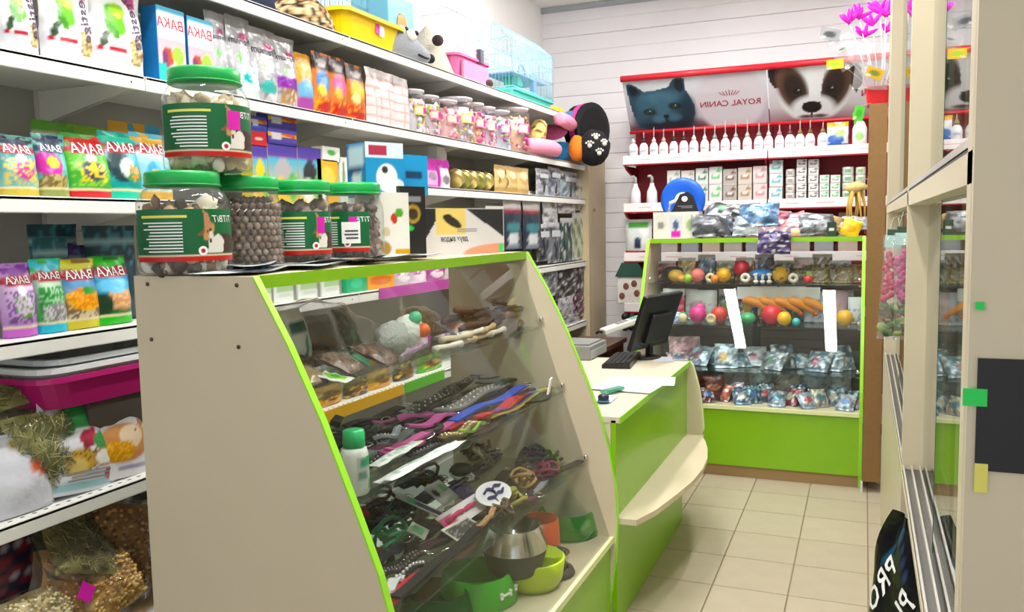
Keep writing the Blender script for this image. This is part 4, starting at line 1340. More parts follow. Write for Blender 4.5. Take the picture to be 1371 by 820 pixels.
# ================================================================== shelf D: seed bags near, boxes seen through the showcase
zD = SZ['D'] + .001
seed_pack(5, (14, 60, 352, 456), 'violet seed bag at the very edge of the fourth shelf', '#8a4aa6', ('#b78ac6', '#d9c0e0'), flow('#6f4a8a', '#c9b6d0', '#5f8f3a', 3), '#c56ac9', -1.925, zD, HALF)
seed_pack(6, (57, 99, 346, 448), 'turquoise seed bag with green leaves on the fourth shelf', '#49b8c9', ('#4fae5a', '#cfe0d2'), [('n', .1, .2, .9, .6, '#2c8f3a', .6, 2), ('e', .55, .27, .4, .13, '#8d8a8c'), ('n', .15, .15, .95, .36, '#cfcccc', .3, 6)], '#38b6d0', -1.925, zD, HALF)
seed_pack(7, (92, 143, 346, 442), 'yellow-topped seed bag with orange fruit on the fourth shelf', '#c3c22c', ('#8a6a34', '#3f9fd8'), [('e', .5, .42, .45, .16, '#e08a1f'), ('n', .1, .25, .9, .5, '#f0b53a', .4, 4), ('e', .45, .18, .4, .07, '#d9c9a8'), ('n', .1, .14, .8, .26, '#5a4a2a', .4, 9), ('e', .62, .54, .18, .06, '#3f9a3a')], '#c9bd3a', -1.925, zD, HALF)
seed_pack(8, (135, 186, 342, 438), 'green-topped seed bag with a rodent on the fourth shelf', '#2fae1f', ('#2a6a3a', '#3fa6e0'), [('e', .6, .36, .42, .16, '#d29a68'), ('n', .3, .24, .95, .5, '#e8bd92', .4, 4), ('e', .15, .3, .2, .16, '#173a22'), ('e', .5, .56, .5, .10, '#6fc0e6')], '#2bb01c', -1.925, zD, HALF)
for i, (bx, cc, nm_) in enumerate((((56, 110, 300, 350), '#1f4a56', 'dark teal'), ((80, 108, 326, 350), '#5a3a7f', 'purple'), ((106, 140, 328, 350), '#6a3f8a', 'violet'), ((130, 186, 302, 350), '#1c3f4c', 'deep blue'), ((60, 100, 318, 350), '#27606c', 'petrol blue'))):
    loc, w_, h_ = on_x(*bx, -2.06 + .02 * i, zD, .07)
    bag('seed_bag', nm_ + ' seed bag in the second row of the fourth shelf', 'seed bag', (w_ * 1.2, h_, .07), cc, [('n', 0, .6, 1, 1, '#4f8fa0', .25, i), ('r', 0, .8, 1, .86, '#9fc2c8')], loc, (0, 0, HALF), group='second row of fourth shelf')
wx = [((346, 366, 378, 408), 'first'), ((366, 397, 376, 405), 'second'), ((398, 429, 374, 402), 'third'), ((430, 458, 370, 398), 'fourth')]
for bx, od in wx:
    loc, w_, h_ = on_x(*bx, -1.92, zD, .08)
    o = carton('food_box', 'white and green carton on the fourth shelf behind the showcase, %s of four' % od, 'carton', (w_ * .95, h_, .08), '#e9ece6', [('r', .12, .5, .88, .85, '#b8d3a4'), ('r', .2, .2, .8, .4, '#d8dad6'), ('r', .9, 0, 1, .8, '#8d8a86')], loc, HALF, group='white and green cartons')
for bx, base, lay, nm_ in (((464, 491, 368, 394), '#1fae7a', [('e', .5, .5, .3, .3, '#4cc796')], 'green carton beside the white and green cartons'), ((492, 528, 364, 390), '#eda21f', [('e', .5, .5, .4, .3, '#d9741a')], 'orange carton beside the green carton')):
    loc, w_, h_ = on_x(*bx, -1.92, zD, .08)
    carton('food_box', nm_, 'carton', (w_, h_, .08), base, lay, loc, HALF)
for k, (a, b_, cc) in enumerate(((532, 553, '#c9b9c6'), (553, 575, '#d9c4d6'), (575, 598, '#b03f9a'), (600, 622, '#cfc0c8'), (622, 645, '#b96ab0'))):
    loc, w_, h_ = on_x(a, b_, 356 - k * 2, 386 - k * 3, -1.92, zD, .04)
    bag('treat_bag', 'lilac treat pouch, %s from the orange carton' % ORD[k], 'pouch', (w_, h_, .04), cc, [('e', .5, .4, .35, .25, '#f0e6ee'), ('n', 0, .5, 1, 1, '#b93aa6', .3, k)], loc, (0, 0, HALF), group='lilac pouches')

# shelf E goods: trays, hay, rodent food; plus goods seen through the showcase
zE = SZ['E'] + .001
P = at(150, 530, 'x', -1.95)
t = thing('litter_tray', 'magenta plastic litter tray under the white tray', 'litter tray', (-2.08, P.y + .03, 1.05), HALF)
tub(.56, .36, .09, .86, rim=.014).build('tray_body', plain('magenta_plastic', '#b4156c', .3), t)
t = thing('litter_tray', 'white plastic tray nested on the magenta tray', 'litter tray', (-2.08, P.y + .03, 1.09), HALF)
tub(.55, .355, .075, .86, rim=.014).build('tray_body', plain('white_plastic', '#e6e7ea', .3), t)
t = thing('litter_tray', 'grey-white plastic tray on top of the tray stack', 'litter tray', (-2.08, P.y + .05, 1.115), HALF)
tub(.54, .35, .07, .86, rim=.014).build('tray_body', plain('greywhite_plastic', '#c9ced2', .3), t)
# a carton deeper on the shelf carries the trays
tag(MB().box((0, 0, 0), (.34, .30, .236), bev=.003).build('food_box', plain('dark_card', '#4a4038', .7), None, (-2.11, P.y + .06, zE + .119)), 'dark carton carrying the stacked trays on the fifth shelf', 'carton')


def stuffed_bag(label, loc, size, rot, cols, n, csize, filmmat=None, blades=False, seed=1, cat='bag', base=None, name='hay_bag'):
    w_, h_, d_ = size
    S = pouch_surf(w_, h_, d_, pillow=True, seed=seed * 1.7, crk=.01)
    t = thing(name, label, cat, loc)
    t.rotation_euler = rot
    mb = MB()
    mb.grid(lambda u, v: S(u, v, 1), 10, 12)
    mb.grid(lambda u, v: S(u, v, -1), 10, 12, flip=True)
    mb.build('film', filmmat or FILM_T, t)
    mb = MB()
    mb.grid(lambda u, v: tuple(x * .93 if i != 2 else x for i, x in enumerate(S(.04 + .92 * u, .05 + .9 * v, .9))), 10, 12, layers=[('n', 0, 0, 1, 1, cols[1], .4, seed)], base=base or cols[0])
    mb.grid(lambda u, v: tuple(x * .93 if i != 2 else x for i, x in enumerate(S(.04 + .92 * u, .05 + .9 * v, -.9))), 10, 12, layers=[('n', 0, 0, 1, 1, cols[1], .4, seed)], base=base or cols[0], flip=True)
    r_ = random.Random(seed)
    for i in range(n):
        u, v = r_.uniform(.08, .92), r_.uniform(.08, .92)
        p = Vector(S(u, v, .93))
        a = r_.uniform(0, 6.28)
        if blades:
            dv = Vector((math.cos(a), r_.uniform(-.05, .05), math.sin(a))) * csize
            mb.tube([p - dv, p + dv * .2, p + dv], .0012, 3, cols=C(r_.choice(cols)))
        else:
            mb.blob(p, (csize, csize * .6, csize * .7), cols=C(r_.choice(cols)), seg=5, rings=3)
    mb.build('contents', printed('contents_mat', .8, bump=.2), t)['kind'] = 'stuff'
    return t


HAY = ['#8a8a4a', '#b5b070', '#6f7a3c', '#d2c98e', '#5c5f30']
P = at(75, 510, 'x', -1.90)
stuffed_bag('clear bag of green hay lying on top of another hay bag', (-1.99, P.y, 1.045), (.26, .15, .16), (-1.35, 0, HALF), HAY, 260, .016, blades=True, seed=3)
P = at(72, 570, 'x', -1.90)
stuffed_bag('clear bag of green hay at the edge of the fifth shelf', (-1.97, P.y + .01, zE + .01), (.22, .235, .14), (-.12, 0, HALF), HAY, 320, .016, blades=True, seed=4)
ham = [('e', .5, .72, .3, .12, '#2f8a45'), ('e', .55, .5, .12, .08, '#a83048'), ('e', .75, .46, .14, .09, '#3f8f4c'), ('e', .42, .30, .22, .11, '#c9a24a'), ('n', .2, .2, .62, .4, '#7a5a2a', .3, 3), ('e', .35, .24, .15, .08, '#dcc27a'), ('e', .74, .30, .16, .09, '#b98a5c'), ('e', .74, .30, .13, .07, '#f4f1ea'), ('e', .3, .62, .1, .09, '#2f7a3c'), ('e', .62, .56, .05, .04, '#c23a4a'), ('e', .5, .44, .05, .04, '#8a2a3a'), ('r', .1, .04, .9, .10, '#9fc6cc'), ('e', .85, .14, .1, .06, '#c04a5a')]
o = bag('rodent_food_bag', 'white rodent food bag with green leaf print on the fifth shelf', 'pet food', (.235, .285, .08), '#e3e4ea', ham, (-1.945, at(108, 610, 'x', -1.93).y, zE), (-.12, .12, HALF), nu=34, nv=44, smallprint=[(-.08, .08, .03, .06, 3, INK_G)])
ham2 = [('e', .45, .82, .32, .14, '#b5302a'), ('e', .5, .88, .2, .07, '#d2593a'), ('e', .5, .36, .42, .2, '#c98f5e'), ('e', .6, .42, .18, .12, '#e9d2b4'), ('e', .35, .28, .3, .11, '#d9962e'), ('n', .08, .2, .6, .38, '#e8bd4a', .4, 3), ('e', .68, .48, .02, .018, '#1a1210'), ('e', .78, .56, .06, .05, '#b07a50'), ('r', .2, .80, .7, .84, '#f0d8c8'), ('e', .9, .6, .12, .08, '#4f9a4c'), ('r', .4, .08, .9, .12, '#a9a4b8')]
o = bag('rodent_food_bag', 'white rodent food bag with a brown hamster on the fifth shelf', 'pet food', (.235, .275, .08), '#e3e0e4', ham2, (-1.95, at(162, 592, 'x', -1.93).y, zE), (-.10, .10, HALF), nu=34, nv=44)
o = bag('rodent_food_bag', 'dark lilac food bag squeezed between white rodent food bags', 'pet food', (.06, .22, .12), '#5a5078', [('n', 0, 0, 1, 1, '#9d97b4', .4, 3)], (-1.99, at(82, 628, 'x', -1.93).y, zE), (-.10, .10, HALF))
o = bag('rodent_food_bag', 'white food bag with orange print at the edge of the fifth shelf', 'pet food', (.2, .2, .09), '#dfe1ea', [('e', .8, .55, .15, .15, '#d9612f'), ('e', .7, .85, .25, .1, '#b7a35a')], (-1.945, at(28, 640, 'x', -1.93).y, zE), (-.10, 0, HALF))
o = bag('rodent_food_bag', 'dark brown food bag half hidden by the counter panel', 'pet food', (.12, .24, .08), '#3a2c2c', [('e', .5, .4, .3, .2, '#c98f3a')], (-2.02, at(196, 592, 'x', -1.95).y + .05, zE), (-.08, 0, HALF))
for k, (a, b_, pt, cc) in enumerate(((425, 465, 520, '#d89a1c'), (468, 500, 515, '#4a3a1f'), (500, 530, 502, '#e0a624'), (535, 560, 500, '#3a2d22'), (566, 598, 474, '#4fae2f'))):
    loc, w_, h_ = on_x(a, b_, pt, pt + 40, -1.93, zE, .06)
    bag('treat_bag', ['golden yellow food bag above the yellow price strip', 'dark brown food bag above the yellow price strip', 'bright yellow food bag next to the green price strip', 'black food bag over the green price strip', 'green food bag over the green price strip'][k], 'pet food', (w_, max(.08, h_), .06), cc, [('e', .5, .5, .35, .25, '#7a4a1a'), ('n', 0, 0, 1, 1, '#f0c85a', .15, k)], loc, (0, 0, HALF))
P = at(690, 470, 'x', -1.85)
bag('blue_bag', 'large blue plastic bag seen through the showcase glass', 'bag', (.48, .36, .14), '#1d3f7a', [('e', .75, .6, .2, .12, '#6f8fbf'), ('n', 0, 0, 1, 1, '#12284f', .4, 2), ('n', .1, .1, .9, .9, '#3f68a8', .15, 6)], (-1.98, P.y, zE), (-.1, 0, HALF), mat=PRINT_F, pillow=True)

# floor level shelf: sacks of litter
zF = SZ['F'] + .001
SUP = ['brown paper sack of litter lying at the bottom of the shelving, nearest', 'brown paper sack of litter lying at the bottom of the shelving, second', 'brown paper sack of litter lying at the bottom of the shelving, third']
for k in range(3):
    bag('litter_sack', SUP[k], 'litter', (.46, .34, .34), '#8a6f4a', painted_folds('#8a6f4a', k), (-2.08, .95 + k * .40, zF + .01), (0, 0, HALF), pillow=False, group='lower litter sacks')
zS = .47
stuffed_bag('square clear pack of dark green hay lying on the bottom sacks', (-1.90, at(120, 740, 'x', -1.90).y, .575), (.27, .25, .10), (-.80, .40, HALF), ['#6a6236', '#8f8752', '#4a4426', '#b0a868'], 300, .016, blades=True, seed=7)
stuffed_bag('clear pack of tan sawdust with a magenta tag on the bottom sacks', (-1.93, at(80, 790, 'x', -1.93).y, zS - .06), (.24, .27, .13), (-.25, .35, HALF), ['#c9995c', '#dfb57a', '#b58449', '#a0703f'], 220, .006, seed=8, name='sawdust_bag')
MB().box((0, 0, 0), (.045, .002, .045)).build('price_sticker', MAGENTA, bpy.data.objects['sawdust_bag'], (-.01, -.08, .14), (0, .4, 0))
stuffed_bag('clear pack of brown bark chips leaning on the bottom sacks', (-1.99, at(165, 775, 'x', -1.93).y + .02, zS - .03), (.24, .29, .13), (-.2, .3, HALF), ['#9a6a3c', '#b98a55', '#7a4f2c', '#c9a06a'], 220, .008, seed=9, name='bark_bag')
stuffed_bag('clear pack of pale grain at the edge of the bottom sacks', (-1.91, at(58, 810, 'x', -1.90).y, zS - .02), (.22, .16, .13), (-.4, 0, HALF), ['#d9c894', '#e9dcb0', '#b09a64'], 200, .006, seed=10, name='grain_bag')
stuffed_bag('clear pack of golden flakes by the counter panel', (-1.90, at(160, 812, 'x', -1.90).y, zS - .02), (.22, .16, .12), (-.4, -.2, HALF), ['#c99a4a', '#e0bd72', '#a87a36'], 200, .007, seed=12, name='flake_bag')
bag('litter_bag', 'dark glossy litter sack standing behind the hay pack', 'litter', (.30, .30, .10), '#23282a', painted_folds('#2c3436', 2), (-2.15, at(180, 700, 'x', -2.1).y, zS), (0, 0, HALF))
bag('litter_bag', 'dark blue and red litter sack at the edge of the bottom shelf', 'litter', (.24, .26, .10), '#2b2a3c', [('n', 0, .3, 1, 1, '#8a2f3a', .3, 2), ('n', 0, .3, 1, 1, '#c9c4cc', .15, 5)], (-2.06, at(50, 735, 'x', -2.0).y, zS), (-.1, 0, HALF))

# ================================================================== inside the counter showcase
pz = lambda x, y, z: at(x, y, 'z', z)
S1, S2, S3, DK = CASE_Z[0] + .001, CASE_Z[1] + .001, CASE_Z[2] + .001, DECK1 + .001


gd1 = lambda z: .302 + .338 * (1.385 - z) / (1.385 - DECK1)


def pzc(px, py, z, back=.06, front=.03):
    """point on a showcase shelf, kept between its back edge and the glass"""
    P = pz(px, py, z)
    if P.x < CX0 + back:
        P = at(px, py, 'x', CX0 + back)
    lim = CX0 + gd1(z) - front
    if P.x > lim:
        P = at(px, py, 'x', lim)
    P.z = z
    return P


def lying(name, label, cat, px, py, z, size, base, lay, tilt=-1.25, yaw=HALF, roll=0.0, lift=.012, mat=None, words=(), group=None, **kw):
    """pack lying on a shelf, its middle at the measured point"""
    P = pzc(px, py, z + lift, .10)
    w_, h_, d_ = size
    M_ = Matrix.Rotation(yaw, 3, 'Z') @ Matrix.Rotation(tilt, 3, 'X')
    off = M_ @ Vector((0, 0, h_ / 2))
    low = max(0, d_ / 2 - lift)
    return bag(name, label, cat, size, base, lay, (P.x - off.x, P.y - off.y, max(z + lift + low, P.z - off.z + low)), (tilt, roll, yaw), words=words, mat=mat, group=group, pillow=True, **kw)


def film_over(o, k=1.06, mat=None):
    """clear wrapper around a pack"""
    me = o.data.copy()
    me.materials.clear()
    me.materials.append(mat or FILM_T)
    for v_ in me.vertices:
        v_.co = (v_.co.x * k, v_.co.y * 1.25 + (.002 if v_.co.y > 0 else -.002), (v_.co.z - o.dimensions.z * 0) * k - .004)
    return link('film', me, o)


BR = '#6d4a3c'
dry = lambda s: [('n', 0, 0, 1, 1, '#3e2a22', .4, s), ('n', 0, 0, 1, 1, '#a98a7c', .18, s + 3)]
sh1 = [
    ('white upright pack with dark green print at the near end of the top glass shelf', 396, 462, (.13, .15, .04), '#eceeea', [('r', .2, .55, .85, .72, '#1f6f63'), ('p', [(.45, 0), (.6, 0), (.75, .5), (.6, .5)], '#3d9a80')], -.25, None),
    ('grey-brown treat pack beside the white upright pack', 432, 455, (.10, .13, .03), '#8f8276', [('n', 0, 0, 1, .5, '#a87a3a', .5, 2), ('r', 0, .85, 1, 1, '#b9b0a6')], -.35, FILM),
    ('dark green treat pack with bright green sticker on the top glass shelf', 466, 458, (.11, .14, .03), '#3d4a36', [('n', 0, 0, 1, 1, '#7d8f5a', .25, 3), ('r', .35, .25, .6, .45, '#3fd45a')], -.4, FILM),
    ('brown jerky pack lying near the lime edge, first in the front row', 396, 494, (.10, .10, .03), '#8a6a5a', dry(1), -1.2, FILM),
    ('brown jerky pack second in the front row of the top glass shelf', 456, 497, (.11, .11, .03), '#94745f', dry(4), -1.2, FILM),
    ('brown jerky pack with glossy white glare in the front row', 505, 487, (.12, .11, .035), '#7a5040', dry(7), -1.15, FILM),
    ('round tan chew pack lying at the front glass corner', 412, 512, (.08, .09, .03), '#a98f5c', dry(9)[1:], -1.3, FILM),
    ('white card with bright green print at the front of the top glass shelf', 448, 510, (.07, .08, .008), '#eef0ea', [('e', .45, .45, .35, .35, '#86d13a'), ('e', .45, .45, .15, .15, '#2f9a2c')], -1.35, None),
    ('brown jerky pack behind the front row on the top glass shelf', 424, 482, (.11, .10, .03), '#8d6c5c', dry(11), -1.0, FILM),
    ('tan dried ear pack under the clear toy bag', 570, 428, (.14, .14, .04), '#b08a55', [('n', 0, 0, 1, 1, '#d9bb85', .4, 2)], -1.0, FILM),
    ('orange and white rawhide pack beside the dried sticks', 612, 450, (.13, .12, .035), '#ece4d8', [('e', .25, .5, .25, .3, '#d0854a'), ('e', .7, .35, .3, .2, '#f6f2ea')], -1.15, FILM),
]
for nm_, px, py, sz, base, lay, tl, fm in sh1:
    o = lying('treat_pack', nm_, 'treat pack', px, py, S1, sz, base, lay, tilt=tl, yaw=HALF + rng.uniform(-.3, .3), nu=14, nv=14, words=[('TRIOL', .028, 0, .098, plain('darkgreen_ink', '#155c54', .5, var=0))] if 'dark green print' in nm_ else ())
    if fm:
        film_over(o)
# clear bag with a toy bird chew
P = pzc(534, 474, S1 + .02, .08, .10)
t = thing('toy_bag', 'clear bag holding a white toy with orange and green dots', 'toy', (P.x, P.y, S1 + .012), HALF + .1)
t.scale = (1.25, 1.25, 1.25)
MB().blob((-.03, 0, .045), (.06, .035, .04), cols=C('#b9bcb8'), seg=14, rings=9, amp=.2).build('toy_body', PLUSH, t)
MB().blob((.03, -.01, .055), (.05, .032, .038), cols=C('#eef0ee'), seg=14, rings=9, amp=.15).build('toy_body', PLUSH, t)
MB().blob((.03, -.03, .085), (.022, .015, .016), seg=10, rings=6).build('cap', plain('mint', '#4fcf9c', .4), t)
MB().blob((.045, -.042, .055), .017, seg=12, rings=8).build('dot', plain('orange_plastic', '#ee6a22', .4), t)
q, S_ = pouch_mesh(.26, .20, .10, '#ffffff', None, None, pillow=True, seed=3.3, crk=.012)
q.build('film', FILM_T, t, (0, .09, .03), (-1.2, 0, 0))
for k in range(7):
    P = pzc(600 + k * 11, 464 - k * 3.0, S1 + .015, .06, .05)
    mb = MB()
    a = rng.uniform(-.25, .25)
    mb.tube([(-.07, 0, .012), (-.05, .004, .014), (0, 0, .012), (.05, -.003, .014), (.07, 0, .012)], [.012, .009, .008, .009, .012], 8, cols=C(['#f0e8d8', '#e2d2b4', '#d9b98c'][k % 3]))
    tag(mb.build('rawhide_bone', printed('rawhide', .6, bump=.2), None, (P.x, P.y, S1 + .002 + .02 * (k % 2)), (0, 0, HALF + a)), 'pale rawhide chew bone on the top glass shelf, %s from the clear toy bag' % ORD[k], 'chew bone', 'rawhide bones')
r = random.Random(12)
for k in range(14):
    P = pzc(606 + (k % 7) * 16, 428 + (k // 7) * 8 - (k % 7) * 1.2, S1 + .05, .10, .08)
    mb = MB()
    L_ = r.uniform(.09, .13)
    mb.tube([(-L_, 0, 0), (-L_ * .4, .006, .004), (L_ * .3, -.005, 0), (L_, .002, .003)], [.010, .013, .012, .009], 7, cols=C(r.choice(['#54392c', '#6d4c3a', '#8a6a52', '#3f2b22'])))
    tag(mb.build('dried_stick', printed('dried', .7, bump=.4), None, (P.x, P.y, S1 + .016 + .026 * (k % 3) + .03 * (k // 7)), (0, r.uniform(-.1, .1), HALF + r.uniform(-.25, .25))), 'dark dried chew stick in the pile at the far end, %s along' % ORD[k], 'chew stick', 'dried chew sticks')

# middle glass shelf: collars and leads
lead_n = {}


def lead(label, a, b_, z, w_, colr, bend=.02, lift=0.0, spots=None, buckle=True, loop=False, group='collars and leads on the middle glass shelf', name='dog_lead', cat='lead', th=.007):
    A, B = pzc(a[0], a[1], z + lift, .04, .035), pzc(b_[0], b_[1], z + lift, .04, .035)
    w_ *= 1.35
    n = 14
    d = B - A
    side = d.cross(Vector((0, 0, 1))).normalized()
    org = Vector((A.x, A.y, z))
    t = thing(name, label, cat, org, 0, group)
    pts = []
    for i in range(n + 1):
        s = i / n
        p = A + d * s + side * (bend * math.sin(s * math.pi * 1.5)) + Vector((0, 0, .006 * math.sin(s * 9 + A.x * 40) * (1 if lift > .01 else .3)))
        p.z = max(p.z, z + th / 2 + .0005)
        pts.append(p - org)
    q = MB()
    strap(q, pts, w_, th, cols=C(colr))
    q.build('webbing', printed('webbing', .6, bump=.3, scale=200), t)
    if spots:
        q = MB()
        for i in range(1, n):
            for e in (-.25, .25) if w_ > .03 else (0,):
                q.blob(pts[i] + side * (e * w_) + Vector((0, 0, th / 2 + .001)), .004 if spots[1] == 'stud' else .006, cols=C(spots[0]), seg=6, rings=4)
        q.build('studs', printed('stud', .25, metal=.5, bump=0), t)['kind'] = 'stuff'
    if buckle:
        q = MB()
        c_ = pts[-1]
        e = (pts[-1] - pts[-2]).normalized()
        s2 = e.cross(Vector((0, 0, 1))).normalized()
        rr = w_ * .62
        q.tube([c_ + e * (.004 + rr * (1 - math.cos(k * .785))) + s2 * rr * math.sin(k * .785) for k in range(8)], .002, 5, closed=True)
        q.build('buckle', CHROME, t)
    return t


L2 = [
    ('black leather collar with silver studs', (539, 556), (630, 512), .026, '#221a1c', .012, .03, ('#d9d9dc', 'stud')),
    ('black studded collar lying behind the first studded one', (560, 540), (640, 503), .024, '#2a2124', .01, .035, ('#b9b9bc', 'stud')),
    ('wide grey and white striped collar', (591, 552), (669, 514), .034, '#8f8a8c', .004, .035, ('#d8cfc8', 'dot')),
    ('bright blue webbing lead', (606, 562), (702, 519), .022, '#2f55c4', .004, .03, None),
    ('red webbing lead', (640, 562), (700, 530), .018, '#c22432', .002, .02, None),
    ('orange webbing lead', (646, 566), (706, 532), .014, '#d9622a', .003, .018, None),
    ('maroon webbing lead', (652, 570), (716, 536), .016, '#7a1f34', .003, .016, None),
    ('violet webbing lead', (660, 572), (722, 536), .012, '#7a3f9a', .003, .014, None),
    ('turquoise webbing lead', (664, 575), (728, 536), .012, '#3f9fb0', .003, .010, None),
    ('yellow webbing lead at the shelf edge', (655, 583), (737, 532), .012, '#d9c23a', .004, .006, None),
    ('red lead with a bright red clip', (600, 574), (655, 572), .016, '#a8202c', .006, .012, None),
    ('wide pink collar at the back', (500, 566), (580, 553), .026, '#c4539a', .01, .03, None),
    ('pink collar curving towards the striped one', (545, 572), (612, 552), .020, '#c95a9f', .018, .035, None),
    ('long pink lead across the shelf', (518, 601), (610, 566), .018, '#cf5f9d', .012, .02, None),
    ('dark pink collar at the front', (510, 606), (566, 590), .022, '#b8447f', .006, .015, None),
    ('plain black lead at the back of the shelf', (450, 575), (540, 548), .022, '#1d1b1e', .01, .012, None),
    ('black lead with grey stitching', (470, 590), (545, 562), .020, '#2b282c', .014, .02, ('#7a7a7e', 'stud')),
    ('green striped lead near the bottle', (480, 580), (520, 566), .014, '#4f7a56', .02, .02, None),
    ('black rolled lead beside the lime edge', (432, 600), (470, 585), .026, '#19181b', .01, .012, None),
    ('dark red lead below the green sticker', (445, 612), (480, 603), .022, '#5c1f2a', .006, .008, None),
    ('brown checked collar near the dark heap', (590, 590), (640, 570), .02, '#6a5a3a', .008, .01, ('#c9b58a', 'dot')),
    ('lime green short collar', (617, 590), (648, 580), .014, '#8fc23a', .004, .008, None),
    ('silver grey lead with beads', (500, 588), (545, 575), .014, '#9a9aa4', .02, .02, ('#e0e0e6', 'stud')),
    ('teal dark lead at the back right', (640, 530), (690, 505), .02, '#23474a', .006, .03, None),
]
for row in L2:
    lead(row[0] + ' on the middle glass shelf', row[1], row[2], S2, row[3] * 1.2, row[4], row[5], row[6] + .016, row[7])
P = pz(640, 567, S2 + .04)
tag(MB().box((0, 0, 0), (.02, .03, .002)).build('price_tag', GREENTAG, None, pz(654, 543, S2 + .045), (0, .1, .3)), 'green price tag on the blue lead', 'price tag')
o = MB().box((0, 0, 0), (.006, .045, .055)).build('price_card', plain('paper_white', '#f2f0ee', .6), None, pz(736, 517, S2 + .055), (.0, .2, .2))
tag(o, 'small white price card at the far end of the lead shelf', 'price card')
for k, (a, b_, nm_) in enumerate((((507, 646), (608, 596), 'first from the bottle'), ((517, 648), (618, 598), 'nearest the glass'), ((500, 636), (560, 604), 'behind, with a tilted end'))):
    A, B = pz(*a, S2 + .012), pz(*b_, S2 + .012)
    d = B - A
    o = bag('chain_pack', 'long narrow white chain collar pack %s' % nm_, 'chain pack', (.035, d.length, .014), '#e3e6e2', [('r', .25, .1, .75, .9, '#9fb0a4'), ('n', .3, .1, .7, .9, '#f4f6f4', .5, k), ('r', 0, .9, 1, 1, '#cfe0c8')], (A.x, A.y, S2 + .009 + .012 * k), (-HALF + .02, 0, math.atan2(-d.x, d.y)), pillow=True, nu=6, nv=24, group='white chain packs')
P = pz(486, 662, S2)
t = thing('spray_bottle', 'white spray bottle with green cap on the lead shelf', 'bottle', (P.x - .02, P.y, S2), HALF - .5)
t.scale = (1.22, 1.22, 1.28)
MB().lathe([(.024, 0), (.027, .004), (.027, .075), (.024, .085), (.017, .09)], 20, cols=[C('#e9ece8'), C('#e9ece8'), C('#e9ece8'), C('#e9ece8'), C('#4fb89a')]).build('body', printed('bottle_print', .3, bump=0), t)
MB().lathe([(.021, .088), (.022, .09), (.0205, .118), (.012, .12), (0, .12)], 20).build('cap', plain('green_cap', '#1fa862', .3), t)
MB().grid(lambda u, v: (.0275 * math.cos(-1.9 + u * 1.7), .0275 * math.sin(-1.9 + u * 1.7), .012 + .06 * v), 10, 8, layers=[('r', .55, 0, 1, .32, '#6fc85a'), ('r', .5, .68, 1, 1, '#1fc85e'), ('r', .05, .3, .5, .38, '#7f9a90'), ('r', .05, .5, .45, .58, '#7f9a90'), ('e', .3, .78, .2, .12, '#4fae9a')], base='#d3ddd6').build('label', printed('bottle_label', .4, bump=0), t)
for k, (px, py, cc, rr) in enumerate(((448, 588, '#26222a', .05), (455, 622, '#3a2428', .04), (520, 574, '#2a262c', .035), (575, 585, '#2e2a30', .04), (690, 500, '#1c1a20', .05), (655, 512, '#2a1f22', .05))):
    P = pzc(px, py, S2 + .02, .09, .08)
    t = thing('collar_coil', 'coiled dark collar on the middle glass shelf, %s from the lime edge' % ORD[k], 'collar', (P.x, P.y, S2), 0, 'coiled dark collars')
    q = MB()
    strap(q, [(rr * (1 - .1 * i / 24) * math.cos(i * .52), rr * (1 - .1 * i / 24) * math.sin(i * .52), .008 + .0016 * i) for i in range(28)], .016, .004, cols=C(cc))
    q.build('webbing', printed('webbing', .6), t)
    MB().box((rr, 0, .012), (.016, .014, .008), bev=.002).build('clip', BLACK, t)
o = MB().box((0, 0, 0), (.03, .045, .02), bev=.006).build('tag_reel', printed('reel', .4, bump=0) if False else plain('reel_black', '#202024', .35), None, (pz(452, 585, S2 + .03).x, pz(452, 585, S2 + .03).y, S2 + .075), (.2, .3, .3))
tag(o, 'black retractable lead case with a lime label by the lime edge', 'lead reel')
MB().box((.0155, 0, 0), (.001, .028, .014)).build('label', plain('lime_sticker', '#b5d43a', .4), o)

# lowest glass shelf: carded collars, harnesses, cords
def card(label, px, py, z, size, base, lay, yaw, tilt=-1.3, lift=.02, oval=False, product=None, group=None, name='product_card', cat='product card'):
    w_, h_ = size[0] * 1.2, size[1] * 1.2
    lift += .022
    P = pzc(px, py, z + lift, .08, .06)
    o = None
    mb = MB()
    if oval:
        n = 28
        v = [(w_ / 2 * math.cos(2 * math.pi * k / n), -.001, h_ / 2 * math.sin(2 * math.pi * k / n)) for k in range(n)]
        v += [(x, .001, z_) for x, y, z_ in v]
        mb.add(v, [tuple(range(n)), tuple(range(n, 2 * n))[::-1]] + [(i, n + i, n + (i + 1) % n, (i + 1) % n) for i in range(n)], C(base))
    else:
        mb.grid(lambda u, v: ((u - .5) * w_, -.0012, (v - .5) * h_), 12, 12, layers=lay, base=base, smooth=False)
        mb.grid(lambda u, v: ((u - .5) * w_, .0012, (v - .5) * h_), 1, 1, layers=[], base='#e6e4e0', smooth=False, flip=True)
    o = mb.build(name, PRINT_M, None, (P.x, P.y, z + lift), (tilt, 0, yaw))
    tag(o, label, cat, group)
    if product:
        for nm_, q, cc in product:
            q.build(nm_, plain('webbing_' + cc[1:], cc, .6), o)
    return o


def flatstrap(pts, w_):
    return strap(MB(), [(x, -.006, z_) for x, z_ in pts], .004, w_) if False else MB().tube([(x, -.006, z_) for x, z_ in pts], w_ / 2, 6, flat=.5)


